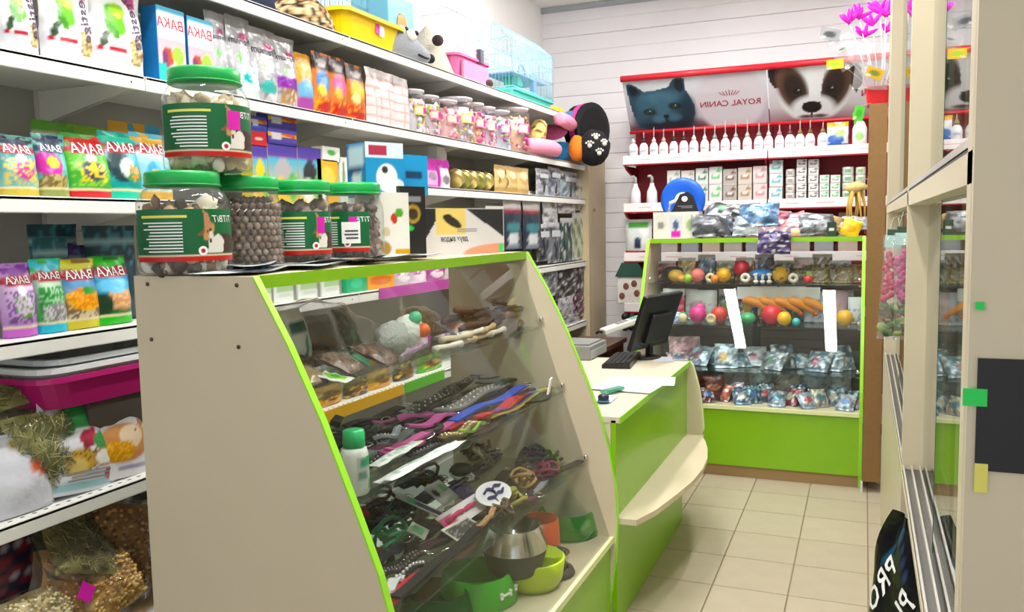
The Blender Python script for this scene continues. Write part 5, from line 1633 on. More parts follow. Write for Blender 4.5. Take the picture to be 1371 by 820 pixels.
hn = [('harness', flatstrap([(-.045, .012), (-.02, .02), (.0, .01), (.025, .02), (.05, .012)], .016), '#2a2a78'), ('harness', flatstrap([(-.05, -.008), (-.02, -.014), (.01, -.006), (.03, -.012), (.045, -.004)], .016), '#2f2f86'), ('strap', flatstrap([(-.01, .02), (.0, 0), (-.01, -.014)], .012), '#26266a')]
card('white oval card with dark blue harness on the lowest glass shelf', 661, 661, S3, (.15, .075), '#efeef2', [], HALF - .1, -1.0, .045, True, hn)
card('small white card with green sticker on the lowest glass shelf', 591, 660, S3, (.085, .07), '#dcdcdc', [('e', .25, .6, .12, .2, '#26262c'), ('r', .6, .5, .9, .85, '#8fdc9a')], HALF, -1.0, .04)
lying('treat_pack', 'bright navy blue folded harness on the lowest glass shelf', 'harness', 620, 664, S3, (.075, .06, .035), '#26269a', [('n', 0, 0, 1, 1, '#1a1a6a', .4, 1)], -1.0, HALF, lift=.03)
card('slanted white card holding a navy collar on the lowest glass shelf', 565, 678, S3, (.045, .14), '#e6e6ea', [('r', .25, .05, .8, .6, '#3a3a6a'), ('r', .2, .62, .9, .76, '#6fe09a'), ('r', .2, .85, .9, .9, '#55606a')], HALF + .45, -1.1, .05)
pk = [('bow', flatstrap([(-.075, .0), (-.03, .004), (-.006, .0)], .026), '#df2f78'), ('bow', flatstrap([(.004, 0), (.03, .003), (.06, .0)], .026), '#e23a80'), ('strap', flatstrap([(-.10, .0), (-.08, .0)], .03), '#c42a6a')]
card('white card with pink collar on the lowest glass shelf', 620, 686, S3, (.20, .05), '#efe9ec', [('r', 0, .2, .25, .8, '#c93a78')], HALF - .05, -1.0, .03, False, pk)
card('black and white framed card on the lowest glass shelf', 620, 709, S3, (.105, .055), '#e3e2d6', [('r', .08, .12, .92, .88, '#23221f'), ('n', .08, .12, .92, .88, '#8f8d86', .2, 4)], HALF - .15, -1.2, .02)
card('white label with green sticker among the green cords', 560, 711, S3, (.06, .045), '#e9efe6', [('r', .25, .25, .75, .75, '#7fd89a')], HALF + .3, -1.1, .03)
P = pz(617, 636, S3 + .02)
t = thing('collar_pack', 'round black collar pack with a white rim on the lowest glass shelf', 'collar pack', (P.x, P.y, S3), 0)
MB().lathe([(.042, 0), (.045, .006), (.045, .012)], 24, M=Matrix.Rotation(.3, 4, 'Y') @ Matrix.Translation((0, 0, .012))).build('rim', plain('paper_white', '#f2f0ee', .6), t)
MB().blob((0, 0, .038), (.04, .042, .024), seg=14, rings=8, amp=.3).build('collar', plain('navy_black', '#15151f', .5), t)


def cordpile(label, px, py, z, colr, R, n, seed, group=None, rad=.0062, cat='cord', yscale=1.5):
    P = pzc(px, py, z + .02, R + .03, R + .04)
    R *= 1.15
    t = thing('cord_pile', label, cat, (P.x, P.y, z), 0, group)
    r_ = random.Random(seed)
    q = MB()
    pts = []
    N = n * 12
    for i in range(N):
        a = i * .52
        rr = R * (.55 + .45 * math.sin(i * .21 + seed))
        pts.append((rr * math.cos(a) + .012 * math.sin(i * .7), yscale * rr * math.sin(a), .008 + .045 * (i / N) + .010 * math.sin(i * 1.3 + seed)))
    q.tube(pts, rad, 6, cols=C(colr))
    q.build('cord', printed('cord', .5, bump=.3, scale=150), t)
    MB().tube([(R * .8, R * .5, .03), (R * .95, R * .6, .03), (R * 1.1, R * .62, .022)], [.004, .006, .003], 6).build('clip', CHROME, t)
    return t


cordpile('pile of thick black cords at the far end of the lowest glass shelf', 722, 612, S3, '#1b1a1c', .075, 7, 2)
cordpile('pile of dark brown cords behind the black cords', 695, 590, S3, '#2e241f', .07, 6, 5)
cordpile('maroon cord bundle at the far end of the lowest glass shelf', 731, 657, S3, '#8a1f3c', .035, 5, 7)
cordpile('green cord bundle near the lime edge', 522, 722, S3, '#1f8a5a', .045, 5, 3)
cordpile('black cord bundle near the lime edge', 505, 700, S3, '#202022', .05, 6, 9)
cordpile('grey-green cord loop beside the slanted card', 545, 690, S3, '#4a5a50', .045, 4, 4)
cordpile('yellow-green collar loop beside the pink card', 690, 690, S3, '#a8a03a', .028, 3, 6)
cordpile('brown patterned collar loop beside the pink card', 668, 688, S3, '#6a5540', .03, 4, 8)
cordpile('yellow and tan collar bundle near the maroon cord', 702, 645, S3, '#b08a4a', .03, 4, 11)
cordpile('dark red bundle at the back of the lowest glass shelf', 500, 670, S3, '#5a2226', .05, 6, 13)
cordpile('navy cord bundle behind the white cards', 560, 640, S3, '#1e1e2c', .06, 6, 14)
cordpile('dark grey cord bundle behind the round black pack', 640, 606, S3, '#2b2a2c', .06, 6, 15)
lying('collar_pack', 'beige and black patterned collar on the lowest glass shelf', 'collar', 648, 622, S3, (.06, .10, .02), '#b8a890', [('n', 0, 0, 1, 1, '#2a2624', .45, 4)], -.9, HALF + .4, lift=.04)
lying('collar_pack', 'red flower-like collar at the lime edge of the lowest glass shelf', 'collar', 484, 697, S3, (.05, .06, .03), '#c4242c', [('n', 0, 0, 1, 1, '#7a1418', .3, 4)], -.9, HALF, lift=.03)
L3 = [
    ('long black lead pack with tan edge at the front of the lowest shelf', (542, 818), (668, 706), .020, '#121112', .008, .02, None),
    ('long black lead pack beside the tan edged one', (530, 812), (645, 722), .018, '#1a1b1d', .006, .025, None),
    ('bright red lead strip at the front of the lowest shelf', (507, 812), (597, 747), .022, '#cc2038', .003, .012, None),
    ('green and dark lead strip beside the red strip', (545, 790), (612, 740), .020, '#2f6a3a', .004, .014, None),
    ('dark brown studded lead near the lime edge', (502, 775), (566, 742), .022, '#2c211f', .004, .015, ('#8d8488', 'stud')),
    ('black and white zebra lead near the lime edge', (504, 787), (572, 752), .018, '#1f1f22', .003, .02, ('#e9e9ec', 'dot')),
    ('white strip label lying beside the red lead', (517, 792), (537, 770), .016, '#e6e6ea', .001, .022, None),
    ('navy lead strip near the lime edge', (492, 757), (540, 730), .022, '#22304f', .006, .012, None),
    ('dark red lead end beside the navy strip', (488, 742), (512, 735), .018, '#7a1a2a', .003, .012, None),
    ('tan lead handle bending at the shelf front', (640, 728), (666, 706), .01, '#b98a5c', .01, .035, None),
]
for row in L3:
    lead(row[0], row[1], row[2], S3, row[3] * 1.15, row[4], row[5], row[6] + .014, row[7], group='leads on the lowest glass shelf', buckle=row[3] > .02)

# tangle of further leads underneath
r = random.Random(44)
dark = ['#1a191c', '#26242a', '#2f2a2c', '#3a2a2c', '#1d2430', '#2c3a34', '#4a2a38', '#5a5460', '#31313a', '#6a2f4a', '#8a8a92', '#27303f']
shade = {'#1a191c': 'black', '#26242a': 'charcoal', '#2f2a2c': 'dark grey', '#3a2a2c': 'dark brown', '#1d2430': 'midnight blue', '#2c3a34': 'dark green', '#4a2a38': 'plum', '#5a5460': 'slate grey', '#31313a': 'graphite', '#6a2f4a': 'wine red', '#8a8a92': 'light grey', '#27303f': 'navy'}
count = {}


def nth(kind, c_):
    count[(kind, c_)] = count.get((kind, c_), -1) + 1
    return ORD[count[(kind, c_)]], shade[c_]


for px in sorted(r.uniform(440, 700) for _k in range(40)):
    f_ = (px - 440) / 260
    dc = r.choice(dark)
    py = 612 - f_ * 78 + r.uniform(-26, 30)
    L_ = r.uniform(35, 85)
    lead('%s %s lead from the lime edge in the middle shelf tangle' % nth('lead', dc), (px, py), (px + L_, py - L_ * r.uniform(.38, .62)), S2, r.uniform(.014, .026), dc, r.uniform(-.03, .03), r.uniform(.001, .014), ('#a9a9b0', 'stud') if r.random() < .25 else None, group='tangled dark leads on the middle shelf')
for px in sorted(r.uniform(490, 720) for _k in range(40)):
    f_ = (px - 490) / 230
    dc = r.choice(dark)
    py = 735 - f_ * 115 + r.uniform(-30, 40)
    L_ = r.uniform(30, 75)
    lead('%s %s strap from the lime edge in the lowest shelf tangle' % nth('strap', dc), (px, py), (px + L_, py - L_ * r.uniform(.45, .8)), S3, r.uniform(.014, .028), dc, r.uniform(-.03, .03), r.uniform(.001, .012), ('#8f8f96', 'stud') if r.random() < .25 else None, group='tangled dark straps on the lowest shelf')

# bowls on the showcase floor
def bowl(label, px, py, prof, loc=None, z=DK, seg=36, name='pet_bowl', sc_=1.4):
    rm = max(r_ for _, pr, _m in prof for r_, _z in pr) * sc_
    P = pzc(px, py, z, rm + .02, rm + .012)
    t = thing(name, label, 'bowl', (P.x, P.y, z), HALF)
    t.scale = (sc_, sc_, sc_)
    for nm_, pr, mt in prof:
        MB().lathe(pr, seg, cap=False).build(nm_, mt, t)
    return t


G1 = plain('green_plastic', '#46b52c', .28, var=.03)
G2 = clear('green_clear_plastic', '#5fd04a', .05, 1.4, density=.35, dense_col='#2fb83a')
YG = plain('yellow_green_plastic', '#b9d42a', .3)
t = bowl('steel bowl with dark rubber base stacked on green bowl', 690, 772, [('steel_band', [(.058, .118), (.073, .075), (.074, .070)][::-1] + [(.060, .122), (.055, .120), (.05, .06), (0, .055)], CHROME), ('rubber_base', [(.0, .012), (.052, .012), (.060, .02), (.074, .07)], plain('rubber', '#3b3a3a', .6))], z=DK + .045)
t = bowl('green pet bowl with white bone marks at the front of the case', 640, 800, [('body', [(.0, 0), (.088, 0), (.09, .004), (.078, .06), (.074, .064), (.068, .06), (.06, .02), (0, .018)], G1)])
for a in (-1.9, -1.25, -.6, .1):
    q = MB()
    for s, rr in ((-.014, .0055), (.014, .0055)):
        for e in (-.004, .004):
            th = a + (s + 0) / .085
            q.blob(((.0865 + .0) * math.cos(th), .0865 * math.sin(th), .03 + e), (.0045, .0045, .0045), seg=6, rings=4)
    q.tube([(.0868 * math.cos(a + s / .085), .0868 * math.sin(a + s / .085), .03) for s in (-.014, -.007, 0, .007, .014)], .003, 5)
    q.build('bone_mark', INK_W, t)
bowl('yellow-green pet bowl beside the green bone bowl', 712, 790, [('body', [(.0, 0), (.06, 0), (.072, .02), (.078, .065), (.074, .068), (.066, .02), (0, .012)], YG)])
bowl('orange pet bowl behind the steel bowl', 722, 738, [('body', [(.0, 0), (.05, 0), (.055, .01), (.05, .085), (.046, .085), (.045, .012), (0, .012)], plain('orange_red_plastic', '#e0531f', .3))])
t = bowl('small steel bowl with dark rubber ring in the showcase corner', 742, 785, [('ring', [(.04, 0), (.05, .004), (.046, .014), (.036, .016)], plain('rubber', '#3b3a3a', .6)), ('steel_cup', [(.03, .01), (.036, .05), (.039, .052), (.034, .05), (.028, .014), (0, .012)], CHROME)])
MB().tube([(.052, -.012, .03), (.064, -.006, .026), (.064, .01, .026), (.052, .014, .03)], .005, 6).build('handle', plain('yellow_plastic', '#f6cf0a', .3), t)
bowl('clear green pet bowl by the far panel of the counter showcase', 758, 712, [('body', [(.0, .002), (.085, .002), (.088, .006), (.075, .058), (.068, .062), (.06, .05), (.05, .022), (0, .02)], G2)])
bowl('clear dark green pet bowl at the front bottom of the showcase', 585, 822, [('body', [(.0, .002), (.078, .002), (.08, .006), (.068, .05), (.062, .054), (.055, .04), (.045, .02), (0, .018)], clear('green_clear_dark', '#2fae5a', .05, 1.4, density=.4, dense_col='#129a4a'))])

# ================================================================== on the cash desk
zt_ = .801
P = pz(868, 482, zt_)
t = thing('monitor', 'black flat monitor seen from the side on the cash desk', 'monitor', (P.x - .02, P.y + .06, zt_), math.radians(-105))
MB().lathe([(.0, 0), (.085, 0), (.085, .008), (.03, .016), (0, .018)], 28, sy=.8).build('base', BLACK, t)
MB().prism([(-.02, .01), (.02, .01), (.015, .13), (-.015, .13)], 'xz', .0, .025).build('stand', BLACK, t)
Mx = Matrix.Translation((0, 0, .06)) @ Matrix.Rotation(-.34, 4, 'X')
MB().box((0, 0, .15), (.40, .028, .30), bev=.006, M=Mx).build('casing', BLACK, t)
MB().box((0, -.0148, .153), (.37, .001, .25), M=Mx).build('screen', plain('screen_off', '#0a0b0e', .12), t)
MB().box((0, .022, .12), (.2, .03, .16), bev=.008, M=Mx).build('back_hump', BLACK, t)
MB().box((-.10, .0150, .06), (.05, .003, .045), M=Mx).build('label', plain('paper_white', '#f2f0ee', .6), t)
P = pz(838, 486, zt_)
t = thing('keyboard', 'black keyboard lying beside the monitor', 'keyboard', (P.x - .02, P.y, zt_), math.radians(96))
MB().prism([(-.07, 0), (.07, 0), (.07, .018), (-.07, .028)], 'yz', -.19, .19).build('body', BLACK, t)
q = MB()
for i in range(14):
    for j in range(5):
        q.box((-.175 + i * .027, -.055 + j * .026, .028 - j * .0018), (.022, .020, .008))
q.build('keys', plain('key_black', '#1d1d20', .5), t)['kind'] = 'stuff'
P = pz(795, 478, zt_)
t = thing('cash_box', 'grey metal cash box on the cash desk', 'cash box', (P.x - .10, P.y + .02, zt_), HALF)
GM = plain('grey_metal', '#8f918f', .4)
MB().box((0, 0, .036), (.30, .24, .072), bev=.004).build('body', GM, t)
MB().box((0, -.122, .028), (.28, .006, .04)).build('drawer', plain('light_grey_metal', '#a9aba8', .4), t)
MB().box((0, -.004, .076), (.24, .2, .010)).build('lid', GM, t)
P = at(822, 458, 'x', P.x - .06)
t = thing('card_terminal', 'white card terminal with green display lying on the cash box', 'terminal', (P.x + .06, P.y - .02, zt_ + .085), math.radians(28))
t.rotation_euler = (0, math.radians(-16), math.radians(38))
MB().box((0, 0, .02), (.26, .09, .035), bev=.008).build('body', plain('terminal_white', '#dcded6', .4), t)
MB().box((.085, -.005, .0385), (.05, .06, .002)).build('display', plain('terminal_green', '#5f9a86', .3), t)
for i in range(3):
    for j in range(2):
        MB().box((.03 - i * .026, -.02 + j * .03, .039), (.018, .022, .004), bev=.001).build('key', plain('terminal_key', '#85877f', .5), t)
MB().tube([(-.13, 0, .02), (-.15, 0, .03), (-.16, .02, .02)], .008, 6).build('plug', BLACK, t)
sheets = [((870, 512), .21, .30, 1.75, '#eceaf2', 'white printed sheet overhanging the desk edge'), ((850, 520), .21, .28, 1.5, '#f1f0f4', 'white sheet under the overhanging sheet'), ((826, 536), .14, .18, 1.62, '#f3f2f4', 'white receipt sheet near the counter'), ((812, 552), .10, .08, 1.4, '#dff0fa', 'pale blue printed slip near the counter'), ((898, 482), .16, .10, 1.9, '#dfe4ea', 'printed blue-grey sheet beyond the monitor base')]
for k, ((px, py), w_, l_, a, cc, nm_) in enumerate(sheets):
    P = pz(px, py, zt_)
    q = MB().grid(lambda u, v: ((u - .5) * w_, (v - .5) * l_, .0015 + .0008 * (4 - k) + .002 * math.sin(u * 4 + k) * v), 8, 10, layers=[('n', .1, .1, .9, .9, '#c9d6ea', .12 if k < 4 else .5, k)], base=cc)
    o = q.build('paper_sheet', printed('paper', .7, bump=0), None, (P.x - (.04 if k in (0, 1, 4) else .10), P.y, zt_), (0, 0, a))
    tag(o, nm_, 'paper')
P = pz(820, 527, zt_)
t = thing('tape_roll', 'long clear green tape pack lying on the desk papers', 'tape', (P.x, P.y, zt_ + .007), math.radians(70))
MB().box((0, 0, .008), (.13, .035, .014), bev=.004).build('wrap', clear('tape_clear', '#9fd8c4', .1, 1.4, density=.5, dense_col='#6fb8a0'), t)
P = pz(808, 540, zt_)
t = thing('bottle_stopper', 'small dark blue round stopper on the desk', 'stopper', (P.x, P.y, zt_ + .007))
MB().lathe([(.018, 0), (.022, .004), (.022, .022), (.014, .028), (0, .03)], 20).build('cap', plain('navy_plastic', '#1b2038', .3), t)
MB().lathe([(.024, 0), (.025, .003), (.022, .005)], 20).build('ring', plain('blue_plastic', '#2f8fd0', .3), t)

# ================================================================== posters above the rack
BT, BB = 5.87, 6.12                           # header boards lean: top edge stands forward of the bottom edge


def header(label, xl, xr, zt0, zb0, layers, words, crown_at=None, nu=150, nv=56):
    W = xr - xl
    d = Vector((0, BB - BT, zb0 - zt0))
    H_ = d.length
    t = thing('header_poster', label, 'poster', (xl, BT, zt0))
    up_ = Vector((0, -(BB - BT), zt0 - zb0)).normalized()
    nrm = Vector((0, -up_.z, up_.y))
    org = Vector((0, BB - BT, zb0 - zt0))
    pt = lambda u, v, off=0: tuple(org + Vector((u * W, 0, 0)) + up_ * (v * H_) + nrm * off)
    q = MB().grid(lambda u, v: pt(u, v, .0), nu, nv, layers=layers, base='#d9d4dc', smooth=False)
    q.build('picture', printed('poster', .4, bump=0), t)
    q = MB()
    for off in (-.002, -.014):
        q.add([pt(0, 0, off), pt(1, 0, off), pt(1, 1, off), pt(0, 1, off)], [(0, 1, 2, 3)])
    q.add([pt(0, 0, -.002), pt(0, 1, -.002), pt(0, 1, -.014), pt(0, 0, -.014), pt(1, 0, -.002), pt(1, 1, -.002), pt(1, 1, -.014), pt(1, 0, -.014)], [(0, 1, 2, 3), (7, 6, 5, 4), (0, 3, 7, 4), (1, 5, 6, 2)])
    q.build('board', plain('board_white', '#e6e2e4', .5), t)
    rd = plain('poster_red', '#d01f30', .35)
    MB().tube([pt(-.004, 1, .004), pt(1.004, 1, .004)], .022, 12).build('top_rail', rd, t)
    MB().tube([pt(-.004, 0, .004), pt(1.004, 0, .004)], .012, 10).build('bottom_rail', rd, t)
    for wd in words:
        tx, sz, u, v, mt = wd
        q = MB()
        letter(q, tx, sz, 0, 0, lambda x, z: tuple(Vector(pt(u, v, .002)) + Vector((x, 0, 0)) + up_ * z), bold=sz * .008)
        q.build('lettering', mt, t)
    if crown_at:
        u, v = crown_at
        q = MB()
        c0 = Vector(pt(u, v, .002))
        for k in range(-3, 4):
            dr = Vector((k * .010, 0, 0)) + up_ * (.042 - abs(k) * .004)
            b0 = c0 + Vector((k * .013, 0, 0))
            sd = Vector((.0028, 0, 0))
            q.add([b0 - sd, b0 + sd, b0 + dr + sd, b0 + dr - sd], [(0, 1, 2, 3)])
        q.build('crown_mark', INK_R2, t)
    return t


INK_R2 = plain('wine_ink', '#a3243c', .5, var=0)
zt0, zb0 = at(932, 97, 'y', BT).z, at(932, 172, 'y', BB).z
xl, xm = at(832, 105, 'y', BT).x, at(1026, 92, 'y', BT).x
xr = xm + (xm - xl)
K1, K2, K3 = '#2b4a5c', '#172b38', '#4f7488'
head = [(.02, .87), (.034, .49), (.044, .32), (.079, .10), (.15, .02), (.23, .0), (.36, .0), (.456, .06), (.50, .295), (.495, .45), (.472, .586), (.443, .73), (.44, .92), (.40, .95), (.365, .92), (.324, .79), (.237, .75), (.15, .73), (.08, .87), (.04, .90)]
cat_l = [('g', 0, 1, '#b9a9b6', '#e6eef2'), ('e', .25, .02, .5, .14, '#7a4a56', 0, .9), ('p', head, K1),
         ('p', [(.035, .82), (.05, .86), (.085, .82), (.12, .70), (.07, .52)], '#131f2a'), ('p', [(.365, .78), (.38, .90), (.425, .90), (.43, .72), (.40, .66)], '#131f2a'),
         ('e', .24, .60, .15, .12, K3, .1, .9), ('e', .13, .46, .06, .16, '#3f6478', 0, .9), ('e', .27, .42, .06, .2, '#42687c', 0, .9), ('e', .44, .34, .06, .26, '#1c3442', 0, .8), ('e', .10, .22, .06, .14, '#35566a', 0, .8),
         ('e', .30, .10, .20, .14, '#16242e', 0, .9), ('e', .23, .22, .05, .07, '#4a7084', 0, .8), ('e', .34, .24, .05, .07, '#44687c', 0, .8),
         ('e', .165, .36, .045, .06, '#101c24', .2, .5), ('e', .165, .36, .022, .034, '#3a4a30'), ('e', .165, .36, .009, .026, '#06090b'), ('e', .172, .375, .006, .010, '#b9ccd4'),
         ('e', .355, .44, .045, .06, '#0e1920', .2, .5), ('e', .355, .44, .022, .034, '#35452c'), ('e', .355, .44, .009, .026, '#06090b'), ('e', .362, .455, .006, .010, '#b9ccd4'),
         ('e', .285, .26, .022, .035, '#0f1a20'), ('e', .285, .20, .006, .05, '#0c151a'), ('e', .75, .5, .235, .6, '#dcd6dd', 0, .15)]
header('poster of a blue-grey kitten with a red top rail', xl, xm - .004, zt0, zb0, cat_l, [('ROYAL CANIN', .062, .745, .42, INK_R2)], crown_at=(.745, .56))
dog_l = [('g', 0, 1, '#cdbfc6', '#dfe6ea'), ('e', .28, .0, .5, .2, '#a98f94', 0, .9),
         ('e', .29, .50, .225, .50, '#e6ebed', 0, .12), ('p', [(.0, .93), (.05, .98), (.10, .95), (.10, .60), (.04, .62), (.01, .74)], '#221b19'), ('p', [(.47, .96), (.54, .98), (.59, .84), (.60, .60), (.56, .44), (.53, .56), (.50, .70)], '#221b19'),
         ('e', .155, .60, .095, .40, '#6a4c3c', .10, .3), ('e', .435, .60, .095, .40, '#5c4236', -.10, .3), ('e', .17, .58, .075, .30, '#2c201c', .08, .6), ('e', .42, .58, .075, .30, '#281d1a', -.08, .6),
         ('p', [(.235, 1), (.375, 1), (.345, .62), (.335, .40), (.26, .40), (.265, .62)], '#eef2f3'),
         ('e', .285, .22, .14, .23, '#e9ebed', 0, .35), ('e', .19, .54, .030, .05, '#0d0a09'), ('e', .405, .54, .030, .05, '#0d0a09'), ('e', .196, .56, .006, .012, '#b9c2c8'), ('e', .411, .56, .006, .012, '#b9c2c8'),
         ('e', .278, .25, .065, .10, '#120d0c'), ('p', [(.22, .33), (.335, .33), (.31, .16), (.25, .16)], '#15100e'), ('r', .273, .06, .283, .18, '#241b18'), ('e', .24, .09, .05, .03, '#5c4a46', 0, .8), ('e', .33, .09, .05, .03, '#5c4a46', 0, .8), ('e', .285, .0, .22, .06, '#6a5a58', 0, .9)]
header('poster of a brown and white puppy with a red top rail', xm + .004, xr, zt0, zb0, dog_l, [('ROYAL CANIN', .062, .80, .42, INK_R2)], crown_at=(.80, .56))

# ================================================================== bottles on the top rack shelf
z1_ = 1.9865
xs = [848, 862, 875.5, 888.5, 902, 915.5, 929, 943.5, 957, 971, 985, 1000.5, 1016, 1029, 1043.5, 1057.5, 1071, 1084.5, 1101.5]
tops = [184, 176, 170, 172, 174, 175, 168, 170, 166, 160, 163, 159, 164, 165, 166, 166, 160, 160, 163]
caps = ['#d9d5d2', '#3a3636', '#e8e4e4', '#c9a0a0', '#2b2b30', '#32323a', '#e4e0e0', '#ded9d6', '#8a9a94', '#cfc9c2', '#9fb0a8', '#c7bfb4', '#8a9a8a', '#d9c9c4', '#c98a98', '#7a3a4a', '#8a7a3a', '#7a5a2a', '#8d7d4a']
for i, (px, pt) in enumerate(zip(xs, tops)):
    P = at(px, 198, 'y', 6.03)
    h = max(.13, at(px, pt, 'y', 6.03).z - z1_)
    t = thing('spray_bottle', 'slim white bottle with thin nozzle on the top red shelf, %s from the left end' % ORD[i], 'bottle', (P.x, 6.03, z1_), rng.uniform(-.3, .3), 'white bottles on the top red shelf')
    bh = .105
    rr = .032 if i % 3 else .034
    MB().lathe([(rr * .92, 0), (rr, .004), (rr, bh * .62), (rr * .8, bh * .82), (rr * .42, bh * .97), (rr * .4, bh)], 14, sy=.7).build('body', plain('bottle_white', '#eceaf0', .3, var=.02), t)
    MB().lathe([(rr * .46, bh - .004), (rr * .46, bh + .014), (rr * .24, bh + .02), (rr * .2, bh + .03)], 10).build('cap', plain('cap_' + caps[i][1:], caps[i], .35), t)
    MB().tube([(0, 0, bh + .026), (0, 0, h - .01), (.003, -.004, h)], [.004, .0032, .002], 6).build('nozzle', plain('nozzle_pale', '#d9d6cc', .3), t)
    MB().grid(lambda u, v: ((rr + .0006) * math.cos(-2.3 + u * 1.5), (rr + .0006) * .7 * math.sin(-2.3 + u * 1.5), .012 + .045 * v), 6, 3, layers=[('r', .1, .55, .9, .75, '#c9b9c4' if i % 2 else '#aebfce')], base='#f6f6f8').build('label', printed('bottle_label', .4, bump=0), t)
loc, w_, h_ = on_y(1107, 1136, 163, 197, 6.0, z1_, .05)
bag('litter_bag', 'white and blue pouch with yellow top beside the white bottles', 'pouch', (w_, h_, .05), '#eceef2', [('r', 0, .78, 1, 1, '#efb53a'), ('e', .4, .3, .4, .2, '#4a78c4'), ('e', .6, .55, .25, .15, '#b9d48a'), ('r', 0, 0, 1, .12, '#3f68b4')], loc, (0, 0, 0))
P = at(1151, 180, 'y', 6.03)
t = thing('spray_bottle', 'white pump bottle with a green trigger at the end of the top red shelf', 'bottle', (P.x, 6.02, z1_))
MB().lathe([(.042, 0), (.045, .006), (.045, .11), (.03, .15), (.016, .165), (.016, .175)], 18, sy=.7).build('body', plain('bottle_white', '#eceaf0', .3), t)
MB().box((-.01, -.01, .195), (.07, .03, .045), bev=.008).build('trigger', plain('green_trigger', '#57c83a', .3), t)
MB().box((-.03, -.012, .165), (.012, .014, .05), bev=.003).build('lever', plain('green_trigger', '#57c83a', .3), t)
MB().grid(lambda u, v: (.0456 * math.cos(-2.4 + u * 1.6), .032 * math.sin(-2.4 + u * 1.6), .02 + .08 * v), 8, 6, layers=[('e', .5, .5, .4, .35, '#a9d68a')], base='#f0f4ee').build('label', printed('bottle_label', .4), t)

# boxes and cans on the middle rack shelf
z2_ = 1.6495
for i, px in enumerate((851, 873)):
    P = at(px, 262, 'y', 6.03)
    t = thing('pump_bottle', 'white pump bottle, %s on the middle red shelf' % ['leftmost', 'beside the blue disc'][i], 'bottle', (P.x, 6.03, z2_), .2 * i)
    MB().lathe([(.036, 0), (.04, .006), (.036, .09), (.018, .13), (.014, .15)], 18, sy=.7).build('body', plain('bottle_white', '#eceaf0', .3), t)
    MB().tube([(0, 0, .148), (0, 0, .19), (-.012, -.01, .20), (-.03, -.016, .198)], [.011, .012, .012, .008], 8).build('pump_head', plain('pump_grey', '#c9c9c4', .3), t)
cols_ = [(893, 911, 2, 228, '#e3e3dd', '#8fa39a'), (912, 930, 2, 228, '#e0ddd8', '#b0a090'), (931, 948, 2, 225, '#dfe6df', '#4f6f58'), (949, 967, 2, 223, '#e9e6e6', '#5fc46a'), (968, 987, 2, 226, '#b9b5ad', '#7a4a44'), (988, 1007, 2, 224, '#d9d0c4', '#a8824e'), (1008, 1027, 2, 222, '#eadcdc', '#d98a92'),
         (1029.5, 1048, 3, 214, '#dfeaea', '#5fb8cc'), (1051, 1064, 4, 226, '#eceae6', '#b9a8a0'), (1066, 1080, 5, 213, '#eeedec', '#4a4a4e'), (1082, 1096, 5, 213, '#ecebea', '#54545a'), (1097, 1110, 3, 234, '#e6ece8', '#39c47a'), (1111.5, 1125, 3, 234, '#e6ece8', '#3fc882'), (1127, 1143, 4, 223, '#dfe8dc', '#7fbf9a'), (1145, 1159, 4, 223, '#e4eadc', '#9fc88a'), (1161, 1175, 3, 235, '#e6e6da', '#a8c48a')]
colnames = ['grey-green', 'beige', 'dark green', 'white and green', 'grey and maroon', 'brown-banded', 'pink', 'pale blue', 'plain white', 'white dark-lined', 'white black-lined', 'mint-tagged', 'green-tagged', 'leaf green', 'yellow-green', 'olive']
for ci, (pl, pr, n, pt, base, acc) in enumerate(cols_):
    Y = 6.0
    loc, w_, h_ = on_y(pl, pr, pt, 270, Y, z2_, .08)
    bh = h_ / n
    can = ci in (8, 13, 14)
    for k in range(n):
        lb = '%s %s stacked on the middle red shelf, %s from the bottom' % (colnames[ci], 'can' if can else 'carton', ORD[k])
        if can:
            t = thing('food_can', lb, 'can', (loc.x, loc.y, z2_ + k * bh), 0, 'cans on the middle red shelf')
            R = w_ / 2 * .97
            MB().lathe([(R * .96, 0), (R, .003), (R, bh - .006), (R * .95, bh - .002), (R * .9, bh - .002), (0, bh - .004)], 18, cols=[C('#d9d9d9'), C(base), C(base), C('#d9d9d9'), C('#cfcfcf'), C('#cfcfcf')]).build('can_body', printed('can_print', .35, metal=.2, bump=0), t)
            MB().grid(lambda u, v: ((R + .0006) * math.cos(-2.4 + u * 1.6), (R + .0006) * math.sin(-2.4 + u * 1.6), bh * (.25 + .45 * v)), 8, 2, layers=[('r', .2, .0, .8, 1, acc)], base=base).build('label', printed('bottle_label', .4), t)
        else:
            carton('food_box', lb, 'carton', (w_ * .96, bh - .002, .08), base, [('r', .15, .3, .85, .62, acc), ('r', .3, .4, .7, .52, '#f4f4f2'), ('e', .75, .78, .16, .10, acc), ('r', 0, 0, 1, .08, '#cfcac6')], (loc.x, loc.y, z2_ + k * bh), rng.uniform(-.04, .04), nu=8, nv=8, group='cartons on the middle red shelf')
z3_ = 1.2975
loc, w_, h_ = on_y(836, 872, 296, 340, 6.0, z3_, .06)
bag('litter_bag', 'white litter bag with green top and dark cat on the lower red shelf', 'litter', (w_, h_ * 1.05, .08), '#e6ebe8', [('r', .1, .74, .9, .94, '#4fae3f'), ('e', .5, .3, .14, .18, '#26324f'), ('r', 0, 0, 1, .06, '#c24a5a')], loc, (0, 0, 0))
P = at(842, 392, 'y', 6.0)
t = thing('pet_carrier', 'white tented carrier with paw spots and dark green roof under the rack', 'carrier', (at(846, 392, 'y', 6.0).x, 6.06, .931))
MB().box((0, 0, .10), (.20, .22, .20), bev=.01, cols=C('#e3ddd4')).build('body', PLUSH, t)
MB().prism([(-.11, .2), (.11, .2), (.06, .30), (-.06, .30)], 'xz', -.12, .12).build('roof', plain('dark_green_cloth', '#1f4a3c', .8), t)
